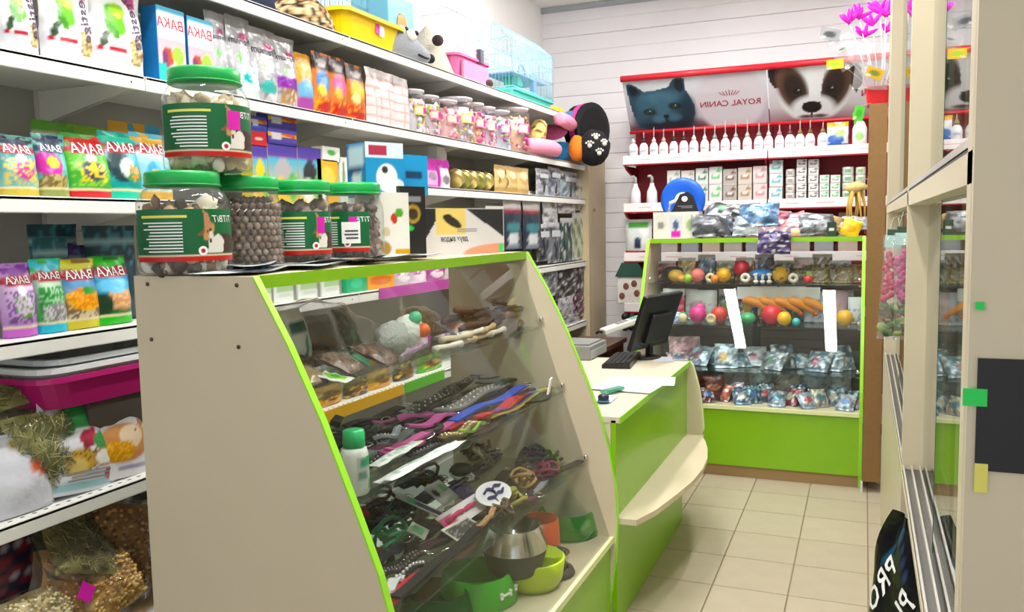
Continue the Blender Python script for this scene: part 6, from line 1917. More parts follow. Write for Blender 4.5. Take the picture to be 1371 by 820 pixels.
for x, z_ in ((-.03, .13), (.05, .08), (-.06, .06), (.03, .15)):
    MB().blob((x, -.112, z_), (.022, .003, .026), seg=10, rings=5).build('spot', plain('brown_cloth', '#7a4a3c', .8), t)
for k in range(4):
    P = at(838 + (k % 2) * 9, 424 + (k // 2) * 14, 'y', 5.93)
    tag(MB().blob((0, 0, 0), .026, seg=12, rings=8, spike=.08).build('rubber_ball', plain('black_rubber', '#1a1a1c', .5), None, (P.x, 5.905, P.z)), 'black knobbly rubber ball hanging under the rack, %s of four' % ORD[k], 'ball', 'black rubber balls')
    MB().tube([(0, 0, .02), (0, .0, .93 - P.z - .055)], .001, 4).build('string', BLACK, bpy.data.objects[[o_.name for o_ in col.objects if o_.name.startswith('rubber_ball')][-1]])
# dim stock on the lower rack shelf behind the showcase
for k in range(9):
    x = -1.30 + k * .15
    carton('food_box', 'dim carton on the lower red shelf behind the toy showcase, %s along' % ORD[k], 'carton', (.12, .16 + .05 * (k % 3), .1), ['#b9b4b0', '#9fa6ae', '#c4b8a8'][k % 3], [('r', .15, .4, .85, .7, ['#7a8a9a', '#a88a7a', '#8a9a7a'][k % 3])], (x, 6.12, z3_), 0, nu=6, nv=6, group='dim cartons behind the showcase')

# ================================================================== toy showcase contents
BZ = (1.131, .886, .621)
bp_ = lambda px, py, Y: at(px, py, 'y', Y)


def toy_ball(label, px, py, Y, z, r_, colr, spike=0.0, squash=1.0, name='toy_ball', holes=None):
    P = bp_(px, py, Y)
    q = MB().blob((0, 0, 0), (r_, r_, r_ * squash), seg=18 if not spike else 14, rings=12 if not spike else 9, spike=spike)
    zz = z + r_ * squash * (1 + spike * .8)
    o = q.build(name, plain('toy_' + colr[1:], colr, .4), None, (P.x, Y, zz))
    tag(o, label, 'toy', 'toys in the back showcase')
    if holes:
        for k in range(14):
            a, e = k * 2.4, -.2 + .9 * math.sin(k * 1.7)
            d = Vector((math.cos(a) * math.cos(e), -abs(math.sin(a)) * math.cos(e), math.sin(e)))
            MB().blob(d * r_ * .97, r_ * .14, seg=6, rings=4).build('spot', plain('toyspot_' + holes[1:], holes, .5), o)
    return o


toy_ball('pink ball on the top glass shelf of the toy showcase', 934, 364, 5.42, BZ[0], .045, '#ee7a78')
toy_ball('yellow ball on the top glass shelf of the toy showcase', 969, 361, 5.42, BZ[0], .046, '#eeb21c', holes='#c98a12')
toy_ball('red spiky ball on the top glass shelf of the toy showcase', 993, 355, 5.45, BZ[0] + .035, .046, '#cf1f3c', .14)
toy_ball('flat blue toy on the top glass shelf of the toy showcase', 1020, 358, 5.42, BZ[0] + .02, .07, '#2478c0', .05, .45)
toy_ball('yellow spotted ball on the top glass shelf of the toy showcase', 1045, 366, 5.40, BZ[0], .05, '#e0b02c', holes='#8a6a1a')
toy_ball('olive yellow rubber bird on the top glass shelf', 905, 360, 5.44, BZ[0], .05, '#cfa53a', 0, .8)
toy_ball('orange rubber toy beside the olive bird', 913, 366, 5.40, BZ[0], .03, '#e09a4a', 0, .8)
toy_ball('green ball on the middle glass shelf of the toy showcase', 915, 413, 5.32, BZ[1], .032, '#2f9a5a')
toy_ball('hot pink ball on the middle glass shelf of the toy showcase', 934, 420, 5.30, BZ[1], .052, '#df3f92', .06)
toy_ball('pink small ball behind the hot pink ball', 937, 412, 5.36, BZ[1] + .05, .035, '#d9508f')
toy_ball('cream ball on the middle glass shelf beside the green ball', 914, 424, 5.27, BZ[1], .03, '#e0cfae')
toy_ball('red spiky ball on the middle glass shelf of the toy showcase', 963, 414, 5.32, BZ[1], .046, '#dd3f38', .14)
toy_ball('flat green ball on the middle glass shelf between the red balls', 1001, 421, 5.30, BZ[1], .05, '#3fa86a', 0, .7)
toy_ball('large red ball on the middle glass shelf of the toy showcase', 1033, 420, 5.28, BZ[1], .058, '#d93040', .05)
toy_ball('yellow ball beside the large red ball', 1050, 420, 5.25, BZ[1], .042, '#f0bb1a')
toy_ball('yellow flower shaped ball at the right end of the middle glass shelf', 1131, 416, 5.30, BZ[1], .045, '#e0ae2c', .1)
for k, (px, py, z, cc) in enumerate(((951, 366, BZ[0], '#e6d3a4'), (1062, 371, BZ[0], '#dcd6c8'), (998, 370, BZ[0], '#e9e2d2'), (952, 425, BZ[1], '#e3cf9f'))):
    P = bp_(px, py, 5.36 if z > 1 else 5.25)
    t = link('toy_ring', ringmesh(.020, .011, cc, cc, 20).mesh('toy_ring', PLUSH), None, (P.x, P.y, z + .032), (0, 0, 0))
    tag(t, ['cream toy ring beside the pink ball on the top glass shelf', 'white toy ring beside the spotted ball', 'pale toy ring below the red spiky ball', 'cream toy ring on the middle glass shelf'][k], 'toy', 'toys in the back showcase')
for k in range(3):
    P = bp_(1012 + k * 9, 371, 5.36)
    t = thing('bone_toy', 'small white bone toy below the blue toy, %s of three' % ORD[k], 'toy', (P.x, 5.36, BZ[0]), 0, 'toys in the back showcase')
    MB().tube([(0, 0, .012), (0, 0, .05)], .008, 8).build('shaft', plain('toy_white', '#ece8e0', .4), t)
    for z_ in (.01, .052):
        MB().blob((0, 0, z_), (.017, .011, .011), seg=10, rings=6).build('knob', plain('toy_white', '#ece8e0', .4), t)


def bpack(label, px, py, Y, z, size, base, lay, tilt=-.15, yaw=0.0, mat=None, group='packs in the back showcase', film=False, name='toy_pack', cat='toy pack'):
    P = bp_(px, py, Y)
    o = bag(name, label, cat, size, base, lay, (P.x, Y, z + .002), (tilt, 0, yaw), mat=mat, group=group, pillow=True, nu=10, nv=12)
    if film:
        film_over(o)
    return o


pinkl = lambda a, s: [('n', 0, 0, 1, 1, a, .35, s), ('r', 0, .82, 1, 1, '#ece9ea')]
bpack('red and pink carded toy at the left of the middle glass shelf', 901, 390, 5.42, BZ[1], (.14, .20, .04), '#d9506a', pinkl('#f0a0b4', 2))
bpack('blue and white small pack under the red carded toy', 903, 418, 5.30, BZ[1], (.11, .07, .03), '#c9d6ea', pinkl('#5f8fd0', 3), -.6)
bpack('white headed clear bag on the middle glass shelf', 938, 388, 5.45, BZ[1], (.20, .19, .05), '#e3e2e4', [('e', .4, .45, .25, .2, '#8f9098'), ('n', 0, 0, 1, .6, '#b9b8c0', .3, 4)])
for k in range(5):
    P = bp_(1010 + k * 19, 402 + k * 4, 5.38)
    t = thing('latex_chicken', 'long orange latex toy hanging under a white header, %s from the large red ball' % ORD[k], 'toy', (P.x, 5.40, BZ[1] + .055), 0, 'orange latex toys')
    MB().tube([(-.07, 0, .075), (-.03, -.01, .08), (.02, -.01, .065), (.06, -.01, .04), (.10, -.012, .012)], [.018, .03, .028, .02, .012], 10).build('body', plain('orange_latex', ['#e8902a', '#e57a22', '#f09a3a', '#ec6a20', '#f2962e'][k], .4), t)
    MB().box((-.03, .01 + .006 * k, .125), (.155, .003, .075 + .01 * (k % 2))).build('header_card', plain('header_white', '#e3e3e8', .5), t)
    MB().blob((.105, -.012, .004), (.018, .012, .014), seg=8, rings=5).build('foot', plain('orange_latex2', '#d9561a', .4), t)
bpack('white bone pack at the right end of the middle glass shelf', 1146, 392, 5.42, BZ[1], (.09, .16, .05), '#e4e6ec', [('n', 0, 0, 1, .5, '#9aa2b4', .3, 5)])
bpack('lilac card pack on the middle glass shelf beside the bone pack', 1118, 388, 5.46, BZ[1], (.14, .19, .03), '#c9a6b8', [('n', 0, 0, 1, .6, '#b9a26a', .3, 5)])
bpack('blue-white pack between the latex toys and the lilac card', 1092, 388, 5.45, BZ[1], (.13, .19, .04), '#cfd6e4', [('n', 0, 0, 1, .6, '#8fa0b4', .3, 6)])
for k in range(6):
    bpack('dark brown pack on the toy showcase top shelf, %s from the spotted ball' % ORD[k], 1068 + k * 16, 366, 5.42 + .02 * (k % 2), BZ[0], (.10, .10 + .02 * (k % 2), .04), ['#3f3a2c', '#5a4a34', '#6a5a3a', '#4a4238', '#7a6a4a', '#8a4a3a'][k], [('n', 0, 0, 1, 1, '#a9a078', .25, k), ('r', .3, .2, .6, .5, '#7fbf3a' if k == 1 else '#5a5a4a')], -.5)
bpack('brown fur mouse pack at the left of the top glass shelf', 900, 350, 5.50, BZ[0], (.16, .10, .04), '#4a3f36', pinkl('#2a2420', 3)[:1], -.3)
lowc = ['#a98a94', '#8fa2b8', '#5f7486', '#9fb4c4', '#6f8a9a', '#b4b8c4', '#7f8c98', '#4f6270', '#a4b0ba', '#6a8090', '#8a96a8', '#5a7080']
for k in range(12):
    bpack('bluish toy pack on the lower glass shelf, %s from the monitor' % ORD[k], 912 + k * 20, 458 - (k % 3) * 4 + k * .6, 5.20 + .05 * (k % 3), BZ[2], (.14, .13 + .03 * (k % 2), .05), lowc[k], painted_folds(lowc[k], k, 5) + [('e', .4, .4, .2, .2, ['#5a7a9a', '#9a6a7a', '#7a9a8a', '#c9b47a'][k % 4])], -1.0 + .15 * (k % 4), rng.uniform(-.5, .5), PRINT_F)
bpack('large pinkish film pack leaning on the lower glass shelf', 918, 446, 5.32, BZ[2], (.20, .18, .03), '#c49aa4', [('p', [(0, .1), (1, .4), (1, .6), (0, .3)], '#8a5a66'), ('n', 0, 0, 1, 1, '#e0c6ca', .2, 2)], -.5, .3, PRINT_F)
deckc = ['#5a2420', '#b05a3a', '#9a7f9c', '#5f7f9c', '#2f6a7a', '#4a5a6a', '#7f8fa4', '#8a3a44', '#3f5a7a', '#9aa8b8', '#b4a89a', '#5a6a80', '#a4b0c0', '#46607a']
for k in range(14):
    bpack('shiny small toy pack on the showcase floor, %s from the cash desk' % ORD[k], 950 + (k % 14) * 15, 520 + (k % 3) * 7, 5.06 + .06 * (k % 3), DECK2 + .001, (.10, .12, .05), deckc[k], painted_folds(deckc[k], k, 5) + [('e', .5, .4, .22, .2, ['#4a6a9a', '#b05a5a', '#5a8a9a', '#c9c4b8'][k % 4])], -.9 + .2 * (k % 3), rng.uniform(-.6, .6), PRINT_F)
bpack('dark red foil pack with copper shine on the showcase floor', 952, 502, 5.12, DECK2 + .001, (.16, .16, .06), '#5a1f1c', [('e', .6, .5, .25, .12, '#c9744a'), ('n', 0, 0, 1, 1, '#2a0f10', .4, 2)], -.3, .1, PRINT_F)
for k in range(5):
    bpack('clear hanging film pack at the back of the showcase floor, %s along' % ORD[k], 985 + k * 34, 500, 5.40, DECK2 + .001, (.16, .16, .04), ['#b4a8a8', '#a8b0b4', '#c4bcb4', '#9aa4b0', '#b0b8bc'][k], [('n', 0, 0, 1, 1, '#8a8488', .3, k)], -.2, 0, PRINT_F)

back1 = ['#8a4a52', '#b9a06a', '#4a6a8a', '#7a8a6a', '#a87a5a', '#5a4a6a', '#9a9aa4', '#c9a4a8', '#6a5a4a', '#8f9fa8']
for k in range(10):
    bpack('faded toy pack at the back of the top shelf, %s from the monitor side' % ORD[k], 893 + k * 26, 358, 5.52, BZ[0], (.115, .13 + .02 * (k % 3), .035), back1[k], painted_folds(back1[k], k + 2, 5) + [('r', 0, .84, 1, 1, '#d9d6d8')], -.12, rng.uniform(-.2, .2))
    bpack('hanging toy pack at the back of the middle shelf, %s from the monitor side' % ORD[k], 896 + k * 26, 400, 5.55, BZ[1], (.115, .17 + .02 * (k % 2), .035), back1[9 - k], painted_folds(back1[9 - k], k + 5, 5) + [('r', 0, .82, 1, 1, '#dcdade'), ('e', .5, .4, .25, .2, ['#d9a83a', '#c94a5a', '#5a9ac0', '#8fb85a'][k % 4])], -.08, rng.uniform(-.15, .15))
toy_ball('lime green spiky ball on the top glass shelf beside the rubber bird', 921, 371, 5.36, BZ[0], .026, '#9fc83a', .12)
toy_ball('purple ball on the middle glass shelf beside the flat green ball', 985, 424, 5.24, BZ[1], .026, '#7a4ab0')
toy_ball('turquoise ball on the middle glass shelf beside the yellow ball', 1066, 424, 5.24, BZ[1], .024, '#3fb8b8')
toy_ball('orange spiky ball on the top glass shelf left of the yellow ball', 957, 372, 5.34, BZ[0], .024, '#f08a2a', .12)
toy_ball('red ball on the top glass shelf among the brown packs', 1082, 372, 5.33, BZ[0], .026, '#c92a34')

# ------------------------------------------------------------------ on top of the toy showcase
tz = TOPZ + .001
P = at(913, 262, 'y', 5.50)
t = thing('frisbee', 'bright blue round disc standing on the toy showcase', 'disc', (P.x, 5.52, tz + .10), 0)
RD = .145
Mf = Matrix.Translation((0, 0, RD)) @ Matrix.Rotation(HALF + .12, 4, 'X')
MB().lathe([(.045, .0), (.09, .002), (.125, .004), (RD, -.008), (RD, -.016), (.12, -.008), (.045, -.006)], 40, M=Mf, cap=False).build('disc', plain('blue_disc', '#1c62d6', .35), t)
MB().lathe([(.0, .004), (.05, .004), (.052, .0)], 30, M=Mf).build('hub', plain('hub_white', '#dfe2ee', .4), t)
carton('food_box', 'cream carton under the blue disc behind the handled box', 'carton', (.22, .098, .10), '#cfc6b4', [('r', .2, .3, .8, .7, '#a89c84')], (P.x, 5.555, tz), 0, nu=6, nv=6)
t = thing('display_pack', 'black triangular pack with white mark in front of the blue disc', 'pack', (P.x + .035, 5.42, tz + .205), 0)
MB().prism([(-.085, -.0), (.085, 0), (.05, .10), (.02, .125), (-.03, .11)], 'xz', -.012, .012).build('body', plain('black_card', '#151417', .45), t)
MB().blob((0, -.0125, .08), (.02, .001, .018), seg=10, rings=5).build('mark', INK_W, t)
lines(MB(), -.05, .05, .02, .04, 2, flat(-.0128)).build('small_print', INK_G, t)['kind'] = 'stuff'
loc, w_, h_ = on_y(875, 936, 284, 321, 5.40, tz, .12)
o = carton('gift_box', 'white handled box with three little pictures on the toy showcase', 'box', (w_, h_, .14), '#e9e6dc', [('r', .05, .1, .30, .9, '#dfe0d6'), ('r', .36, .1, .63, .9, '#d6dce0'), ('r', .68, .1, .96, .9, '#dfe6d0'), ('e', .18, .5, .07, .16, '#8f8d86'), ('e', .5, .5, .05, .2, '#4a5c8a'), ('e', .82, .5, .08, .22, '#9fb58a'), ('r', .40, .04, .62, .26, '#ef3fb0')], loc, 0, nu=24, nv=12)
t.location.z = tz + h_ + .001
MB().tube([(-.06, 0, h_), (-.05, 0, h_ + .06), (0, 0, h_ + .08), (.05, 0, h_ + .06), (.06, 0, h_)], .012, 8).build('handle', plain('paper_white', '#f2f0ee', .6), o)
tp = [
    ('grey and black plush in clear bag beside the handled box', 962, 308, (.26, .22, .14), '#6f7278', [('b', 6, '#26282c', .2, 2), ('b', 6, '#d0d2d6', .2, 5), ('r', .45, .55, .6, .75, '#7fe0a0'), ('r', .1, .0, .9, .2, '#2a3050')]),
    ('pale blue film pack with orange print on the toy showcase', 1030, 302, (.30, .16, .08), '#a9c2d4', [('e', .3, .5, .2, .2, '#d9a08a'), ('b', 6, '#e9eef4', .2, 4), ('p', [(.3, .4), (1, .7), (1, .9), (.3, .6)], '#5f86ac')]),
    ('pink striped film pack beside the grey plush on the toy showcase', 1012, 318, (.28, .12, .07), '#d9a4b0', [('b', 6, '#efe0e4', .2, 6), ('p', [(0, .2), (1, .6), (1, .75), (0, .35)], '#c05a72')]),
    ('red and white film pack in the middle of the toy showcase top', 1075, 310, (.26, .13, .06), '#e0b0b4', [('p', [(0, .3), (1, .75), (1, 1), (0, .55)], '#cf5a6a'), ('b', 6, '#f2eaea', .2, 8)]),
    ('white film pack at the back of the toy showcase top', 1060, 296, (.25, .16, .06), '#d9d9d6', [('b', 6, '#b4b0a4', .2, 3), ('p', [(.2, .5), (.9, .8), (.9, .9), (.2, .6)], '#9a8a7a')]),
    ('white and mint film pack on the toy showcase', 1092, 330, (.20, .10, .06), '#dfe3e0', [('b', 6, '#9ad0b8', .2, 3)]),
    ('grey film pack near the brush on the toy showcase', 1098, 298, (.18, .14, .06), '#a9adb4', [('b', 6, '#4a5058', .2, 3)]),
    ('white and lilac film pack by the brown board', 1142, 332, (.18, .10, .06), '#d9dae6', [('b', 6, '#a4a6c0', .2, 3)]),
    ('pale film pack left of the purple bag', 990, 330, (.16, .10, .05), '#dadce0', [('b', 6, '#8fb88a', .2, 3), ('b', 6, '#3a3c44', .2, 9)]),
]
for k, (nm_, px, py, sz, base, lay) in enumerate(tp):
    P = at(px, py, 'y', 5.44)
    bag('film_pack', nm_, 'pack', sz, base, lay + painted_folds(base, k * 3, 6)[1:], (P.x, 5.42 + .04 * (k % 3), tz + .02 * (k % 2) + sz[2] * .3), (-.75, 0, rng.uniform(-.3, .3)), pillow=True, mat=PRINT_F, nu=14, nv=12, crk=.014, group='film packs on the toy showcase')
more_tp = [('crumpled clear grey bag at the left front of the toy showcase top', 955, 322, (.24, .15, .09), '#5f636a'), ('crumpled white bag between the grey plush and the purple bag', 1003, 326, (.20, .13, .08), '#a4b0b8'), ('crumpled pale pink bag behind the purple bag', 1050, 312, (.22, .16, .08), '#b8707f'),
           ('crumpled silver bag beside the rawhide stick', 1095, 306, (.20, .14, .08), '#8a9096'), ('crumpled blue-white bag at the back of the toy showcase top', 1015, 290, (.24, .16, .08), '#6f93ba'), ('crumpled beige bag by the scratching roll', 1125, 326, (.16, .11, .07), '#a8946c')]
for k, (nm_, px, py, sz, base) in enumerate(more_tp):
    P = at(px, py, 'y', 5.42)
    bag('film_pack', nm_, 'pack', sz, base, painted_folds(base, k * 5 + 1, 5)[:2] + [('b', 9, '#dfe3e6', .95, k)], (P.x, 5.36 + .05 * (k % 3), tz + .012 + (.06 if py < 300 else 0)), (-.5, 0, rng.uniform(-.3, .3)), pillow=True, mat=PRINT_F, nu=14, nv=12, crk=.016, group='film packs on the toy showcase')
P = at(1037, 332, 'y', 5.33)
bag('film_pack', 'dark purple bag drooping over the front edge of the toy showcase', 'pack', (.19, .17, .06), '#4f4470', painted_folds('#4f4470', 5) + [('r', 0, .8, 1, 1, '#a8949a')], (P.x, 5.275, tz - .10), (-.25, 0, 0), pillow=True, mat=PRINT_F, crk=.012)
P = at(1083, 322, 'y', 5.33)
t = thing('rawhide_stick', 'long beige rawhide stick on the front edge of the toy showcase', 'chew', (P.x, 5.40, tz + .022))
MB().tube([(-.14, 0, 0), (-.12, 0, 0), (0, 0, .004), (.12, 0, 0), (.14, 0, 0)], [.012, .022, .022, .022, .014], 10, cols=C('#d9b98a')).build('stick', printed('rawhide', .6, bump=.2), t)
P = at(1115, 308, 'y', 5.38)
t = thing('brush_toy', 'tan scratching roll standing on the toy showcase', 'toy', (P.x, 5.48, tz + .02))
MB().lathe([(.03, 0), (.036, .01), (.036, .09), (.03, .10)], 18, M=Matrix.Rotation(.3, 4, 'Y')).build('roll', plain('sisal', '#b59a6a', .9, bump=.5, scale=80), t)
MB().lathe([(.037, .0), (.04, .002), (.04, .02), (.037, .022)], 18, M=Matrix.Rotation(.3, 4, 'Y')).build('ring', plain('grey_fur', '#55524c', .9), t)
loc, w_, h_ = on_y(1122, 1148, 300, 332, 5.36, tz, .04)
bag('film_pack', 'bright yellow pouch near the right end of the toy showcase', 'pouch', (w_, max(.11, h_), .04), '#efc81f', [('e', .5, .4, .3, .2, '#d9a81a'), ('r', 0, .85, 1, 1, '#f4e070')], loc + Vector((0, .04, 0)), (-.3, .35, 0), pillow=True)
carton('food_box', 'small dark green carton at the front of the toy showcase top', 'carton', (.05, .085, .04), '#1f3f30', [('r', .2, .4, .8, .6, '#e6e6dc')], (at(1113, 335, 'y', 5.36).x, 5.37, tz), 0)
t = thing('dried_bundle', 'bundle of yellow dried treats hanging beside the brown board', 'treats', (at(1146, 270, 'y', 5.5).x, 5.55, tz + .10))
for k in range(9):
    a = k * 1.3
    MB().tube([(.03 * math.cos(a), .02 * math.sin(a), .17), (.05 * math.cos(a), .03 * math.sin(a), .08), (.055 * math.cos(a + .3), .03 * math.sin(a), -.09 + .02 * (k % 3))], [.012, .007, .004], 6).build('strip', plain('dried_yellow', '#c9a24a', .6, var=.2), t)
MB().tube([(0, 0, .20), (.03, 0, .235), (.02 - t.location.x, 0, .24)], .003, 6).build('hanger', PEG, t)
MB().blob((0, 0, .19), (.065, .04, .035), seg=12, rings=7, amp=.4).build('knot', plain('dried_yellow2', '#d9c07a', .6, var=.2), t)

# ================================================================== brown board, feather wands
t = thing('brown_board', 'tall narrow brown board standing beside the toy showcase', 'board', (.012, 4.96, 0))
MB().box((.046, .12, 1.09), (.090, .24, 2.06)).build('panel', plain('hardboard', '#8d6a3c', .6, var=.12, scale=40, bump=.1), t)
MB().box((-.002, .002, .03), (.012, .02, .06)).build('foot', plain('foot_white', '#e3e0da', .4), t)
MB().box((.085, .20, .03), (.012, .02, .06)).build('foot', plain('foot_white', '#e3e0da', .4), t)
t = thing('red_bucket', 'red open box of feather wands on top of the brown board', 'box', (.058, 5.08, 2.121))
tub(.13, .22, .09, .85, rim=.006).build('body', plain('red_plastic', '#e2202c', .35), t)
r = random.Random(21)
FEA = plain('magenta_feather', '#e020c4', .9, var=.15)
wands = [(1137, 30), (1150, 24), (1158, 48), (1168, 33), (1186, 20), (1187, 42), (1205, 28), (1178, 12), (1212, 40)]
for k, (px, py) in enumerate(wands):
    P = at(px, py, 'y', 4.95 + .03 * k)
    base = Vector((.03 + .006 * k, 5.06 + .01 * k, 2.14))
    t = thing('feather_wand', 'magenta feather wand in the red box, %s from the left' % ORD[k], 'cat toy', base, 0, 'feather wands')
    d = P - base
    MB().tube([(0, 0, 0), d * .5 + Vector((.01, 0, 0)), d], .0022, 5).build('stick', plain('wand_white', '#efe9ee', .4), t)
    big = 1.5 if k in (4,) else 1.0
    for j in range(5):
        q = MB()
        a = r.uniform(-.9, .9)
        dirv = Vector((math.sin(a), r.uniform(-.3, .3), math.cos(a) * .9 - .2)).normalized()
        L_ = .05 * big * r.uniform(.7, 1.2)
        q.blob(d + dirv * L_ * .6, (.010 * big, .012, L_ * .8), seg=7, rings=5, amp=.3, seed=j, rot=dirv.to_track_quat('Z', 'Y').to_euler())
        q.build('feather', FEA, t)
for k, (bx, cc, nm_) in enumerate((((1126, 1160, 45, 88), '#efeaf2', 'clear cellophane cone with yellow tip'), ((1140, 1188, 60, 120), '#f2eef4', 'clear cellophane cone with pink dots'))):
    loc, w_, h_ = on_y(*bx, 4.93, 2.15, .05)
    P = at((bx[0] + bx[1]) / 2, bx[3], 'y', 4.93)
    t = bag('cellophane', nm_ + ' hanging at the feather wands', 'wrapper', (w_, at(bx[0], bx[2], 'y', 4.93).z - P.z, .04), '#f4f0f6', [('e', .5, .8, .3, .12, '#e8d26a'), ('n', 0, 0, 1, 1, '#f0b4dc', .10, k)], (P.x, 4.93, P.z), (0, -.5 if k == 0 else .1, 0), mat=FILM, pillow=True)
for k, (px, py, w_, h_, cc, ac, a, nm_) in enumerate(((1111, 46, .10, .062, '#8d9094', '#3a3c40', .25, 'grey printed tag hanging left of the feather wands'), (1118, 86, .085, .05, '#f0c81f', '#9fd03a', -.05, 'yellow tag hanging in front of the puppy poster'), (1171, 98, .085, .055, '#c9a41f', '#6f7a2a', .4, 'yellow and olive tag hanging below the feather wands'), (1127, 66, .05, .02, '#b9bcb8', '#6a6c70', -.4, 'small grey clip tag under the grey tag'), (1150, 152, .05, .075, '#57c83a', '#3fa82a', .2, 'green leaf tag beside the brown board'))):
    P = at(px, py, 'y', 4.90)
    o = MB().grid(lambda u, v: ((u - .5) * w_, -.001, (v - .5) * h_), 8, 6, layers=[('e', .5, .5, .3, .3, ac), ('r', .1, .1, .35, .3, '#f4f4f0')], base=cc, smooth=False).box((0, .001, 0), (w_, .0015, h_), cols=C(cc)).build('swing_tag', PRINT_M, None, P, (0, a, .1))
    tag(o, nm_, 'tag')
    B_ = Vector((.03, 5.06, 2.2)) if k != 4 else Vector((.03, 5.0, 2.13))
    e = o.matrix_basis.inverted() @ B_
    MB().tube([(0, 0, h_ * .5), e * .5 + Vector((0, 0, .02)), e], .0009, 4).build('string', plain('thread', '#cfcac0', .6), o)

# ================================================================== glass cabinet along the right wall
RXF = .10
t = thing('glass_cabinet', 'tall cream cabinet with sliding glass doors along the right wall', 'cabinet', (RXF, 0, 0))
Y0c, Y1c, YM = .98, 4.62, 2.36
CD = .50
MB().box((.012, (YM + Y1c) / 2, .42), (.024, Y1c - YM, .84)).build('base_front', CREAM, t)
MB().box((.132, (Y0c + YM) / 2, .42), (.024, YM - Y0c, .84)).build('base_front', CREAM, t)
MB().box((CD / 2, (Y0c + Y1c) / 2, .845), (CD, Y1c - Y0c, .02)).build('cabinet_floor', CREAM, t)
MB().box((CD + .01, (Y0c + Y1c) / 2, 1.3), (.015, Y1c - Y0c, 2.6)).build('back_panel', plain('cabinet_back', '#a79e8c', .6), t)
MB().box((CD / 2, Y1c + .009, 1.3), (CD, .018, 2.6)).build('side_panel', CREAM, t)
MB().box((CD / 2, Y0c - .009, 1.3), (CD, .018, 2.6)).build('side_panel', CREAM, t)
MB().box((CD / 2, (Y0c + Y1c) / 2, 2.60), (CD, Y1c - Y0c, .02)).build('cabinet_top', CREAM, t)
for y in (Y1c - .25, YM, Y0c + .02):
    MB().box((.0325, y, 1.73), (.065, .045, 1.74)).build('stile', CREAM, t)
MB().box((.022, (Y0c + Y1c) / 2, 1.553), (.044, Y1c - Y0c, .034)).build('middle_beam', CREAM, t)
ALU = plain('aluminium', '#d9d6cf', .3, metal=.6)
SLOT = plain('slot_dark', '#4a4640', .5)
for z in (.860, 1.572, 2.575):
    tr = MB().box((.032, (Y0c + Y1c) / 2, z), (.062, Y1c - Y0c, .008)).build('slide_track', SLOT, t)
    for x in (.003, .022, .041, .060):
        MB().box((x, (Y0c + Y1c) / 2, z + .008), (.004, Y1c - Y0c, .012)).build('track_rib', ALU, tr)
for y0, y1 in ((YM + .02, Y1c - .27), (Y0c + .04, YM - .02)):
    yc = (y0 + y1) / 2
    for z0, z1 in ((.872, 1.535), (1.585, 2.565)):
        for a, b_, x in ((y0, yc + .05, .032), (yc - .05, y1, .050)):
            d = MB().box((x, (a + b_) / 2, (z0 + z1) / 2), (.005, b_ - a, z1 - z0)).build('sliding_door', GLASS, t)
            for e in (a, b_):
                MB().box((x, e, (z0 + z1) / 2), (.006, .003, z1 - z0)).build('glass_edge', plain('glass_edge_green', '#2f5a48', .2), d)
    s = MB().box((.30, yc, 1.20), (.36, y1 - y0, .006)).build('glass_shelf', GLASS_EDGE, t)
zn0, zn1 = at(1310, 630, 'y', Y0c - .02).z, at(1310, 480, 'y', Y0c - .02).z
xn = at(1307, 560, 'y', Y0c - .02).x - RXF
MB().box((xn + .025, Y0c - .0195, (zn0 + zn1) / 2), (.05, .003, zn1 - zn0)).build('dark_notice', plain('notice_black', '#17171b', .5), t)
# stickers on the near side panel
for px, py, w_, h_, mt, nm_ in ((1305, 532, .022, .018, plain('lime_tag', '#21d65a', .5), 'bright green price tag on the near end of the cabinet'), (1312, 410, .008, .008, plain('lime_tag', '#21d65a', .5), 'tiny green tag on the near end of the cabinet'), (1313, 640, .012, .03, plain('yellow_tag', '#e8df6a', .5), 'pale yellow tag on the near end of the cabinet')):
    P = at(px, py, 'y', Y0c - .020)
    tag(MB().box((0, 0, 0), (w_, .0015, h_)).build('price_tag', mt, None, (P.x, Y0c - .0215, P.z)), nm_, 'price tag')

for k in range(8):
    carton('stock_box', 'pale carton standing inside the glass cabinet, %s from its near end' % ORD[k], 'carton', (.16, .20 + .04 * (k % 3), .10), ['#cfc8b8', '#b8c4c0', '#d4c0b4', '#c4c8d0'][k % 4], [('r', .15, .35, .85, .65, ['#7a9a5a', '#9a5a5a', '#5a7a9a', '#b0904a'][k % 4])], (RXF + .36, 1.25 + k * .40, .857), -HALF, nu=8, nv=8, group='cartons inside the cabinet')
bag('stock_bag', 'yellow and lime pack hanging inside the glass cabinet', 'pack', (.12, .30, .05), '#d8c83a', [('g', 0, 1, '#e0c84a', '#7fc23a')], (RXF + .20, 2.05, 1.0), (0, 0, -HALF), pillow=True)

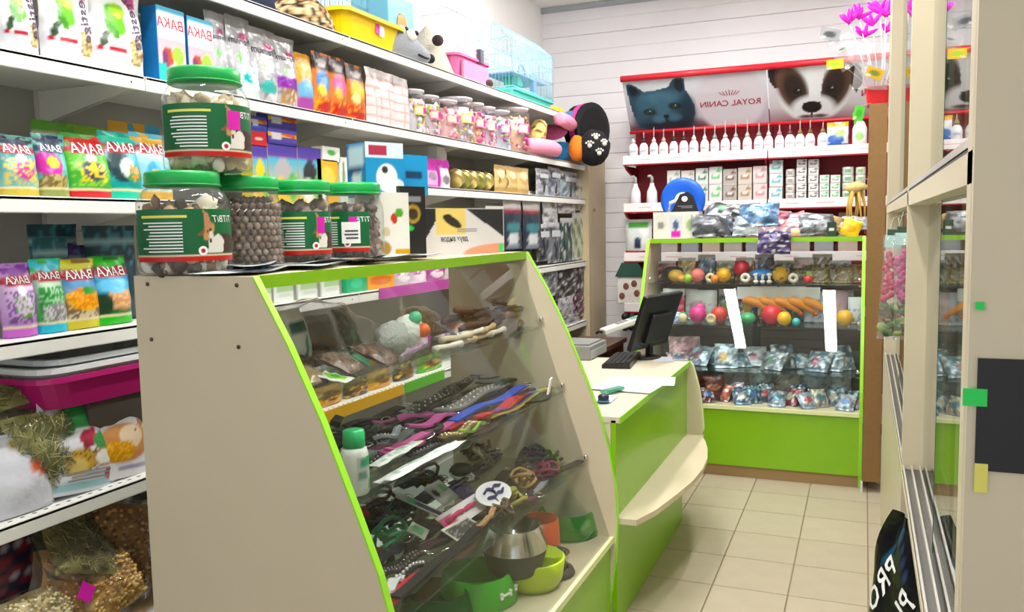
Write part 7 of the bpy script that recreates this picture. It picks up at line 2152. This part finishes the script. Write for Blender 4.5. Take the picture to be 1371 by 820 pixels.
# hanging packs in front of the cabinet
r = random.Random(31)
for k, (bx, Y, base, ball, nm_) in enumerate((((1174, 1199, 296, 455), 2.95, '#c9a8b0', '#c2365a', 'long clear pack of red toys hanging from the cabinet'), ((1195, 1217, 292, 455), 2.80, '#c4b8bc', '#b52a74', 'long clear pack of pink balls hanging from the cabinet'))):
    P = at((bx[0] + bx[1]) / 2, bx[3], 'y', Y)
    Pt = at((bx[0] + bx[1]) / 2 + 6, bx[2], 'y', Y)
    w_ = at(bx[1], 380, 'y', Y).x - at(bx[0], 380, 'y', Y).x
    h_ = Pt.z - P.z
    t = thing('toy_strip', nm_, 'toy pack', (P.x, Y, P.z), -.3)
    t.rotation_euler = (0, .05 if k == 0 else 0, -.3)
    q, S_ = pouch_mesh(w_ * 1.1, h_ * .88, .05, '#ffffff', None, None, pillow=True, seed=5 + k, crk=.006)
    q.build('film', FILM, t)
    q = MB()
    n = 26
    for i in range(n):
        z_ = h_ * (.34 + .40 * (i / n))
        q.blob((r.uniform(-.3, .3) * w_, -.006, z_), .011, cols=C(ball), seg=8, rings=6)
    for i in range(22):
        q.blob((r.uniform(-.3, .3) * w_, -.004, h_ * (.06 + .24 * (i / 22))), (.016, .008, .014), cols=C(r.choice(['#3d5a2c', '#4f7a3a', '#6a3030', '#8fa05a'])), seg=7, rings=4, amp=.4, seed=i)
    q.build('toys', printed('toy_mat', .45, bump=0), t)['kind'] = 'stuff'
    MB().box((0, 0, h_ * .83), (w_ * .9, .012, h_ * .10)).build('header_card', plain('pale_mint', '#a9cfc4', .5), t)
    MB().box((0, 0, h_ * .90), (w_ * .7, .01, h_ * .06)).build('header_card', plain('dark_leaf', '#2f4a38', .5), t)
    for s in (-1, 1):
        MB().tube([(s * w_ * .4, 0, h_ * .86), (s * w_ * .12, .01, h_ + .01), (RXF + .004 - P.x, .02, h_ + .025)], .0012, 4).build('string', plain('thread', '#cfcac0', .6), t)

# black food sacks standing on the floor by the cabinet
sack = [('g', 0, .35, '#4a1420', '#14141a'), ('n', 0, .1, 1, .3, '#8a3a4a', .25, 3), ('e', .4, .93, .25, .012, '#2a5a78', .4), ('e', .6, .88, .2, .010, '#3a4a70', -.5)]
o = bag('food_sack', 'black dog food sack with white lettering leaning on the cabinet', 'pet food', (.22, .84, .12), '#121217', sack, (.056, 2.04, .003), (-.03, .05, -1.05), words=[('PRO', .075, -.045, .66, INK_W, 1.2), ('PLAN', .075, .03, .60, INK_W, 1.2)], mat=printed('sack_print', .22, bump=.6, scale=14), nu=18, nv=34, crk=.008, rounded=.55, seal=.03)
o = bag('food_sack', 'dark dog food sack with painted purple shine behind the lettered black sack', 'pet food', (.20, .58, .11), '#1c1a28', [('e', .5, .75, .5, .1, '#3a3470'), ('n', 0, .4, 1, 1, '#2f5a6a', .12, 3), ('p', [(.1, .2), (.3, .2), (.8, .6), (.6, .6)], '#9fc2b4')], (.085, 1.72, .003), (-.03, .04, -1.1), mat=_mats['sack_print'], nu=14, nv=20, crk=.008, rounded=.5, seal=.03)  # violet oval is a purple shine painted onto the dark sack
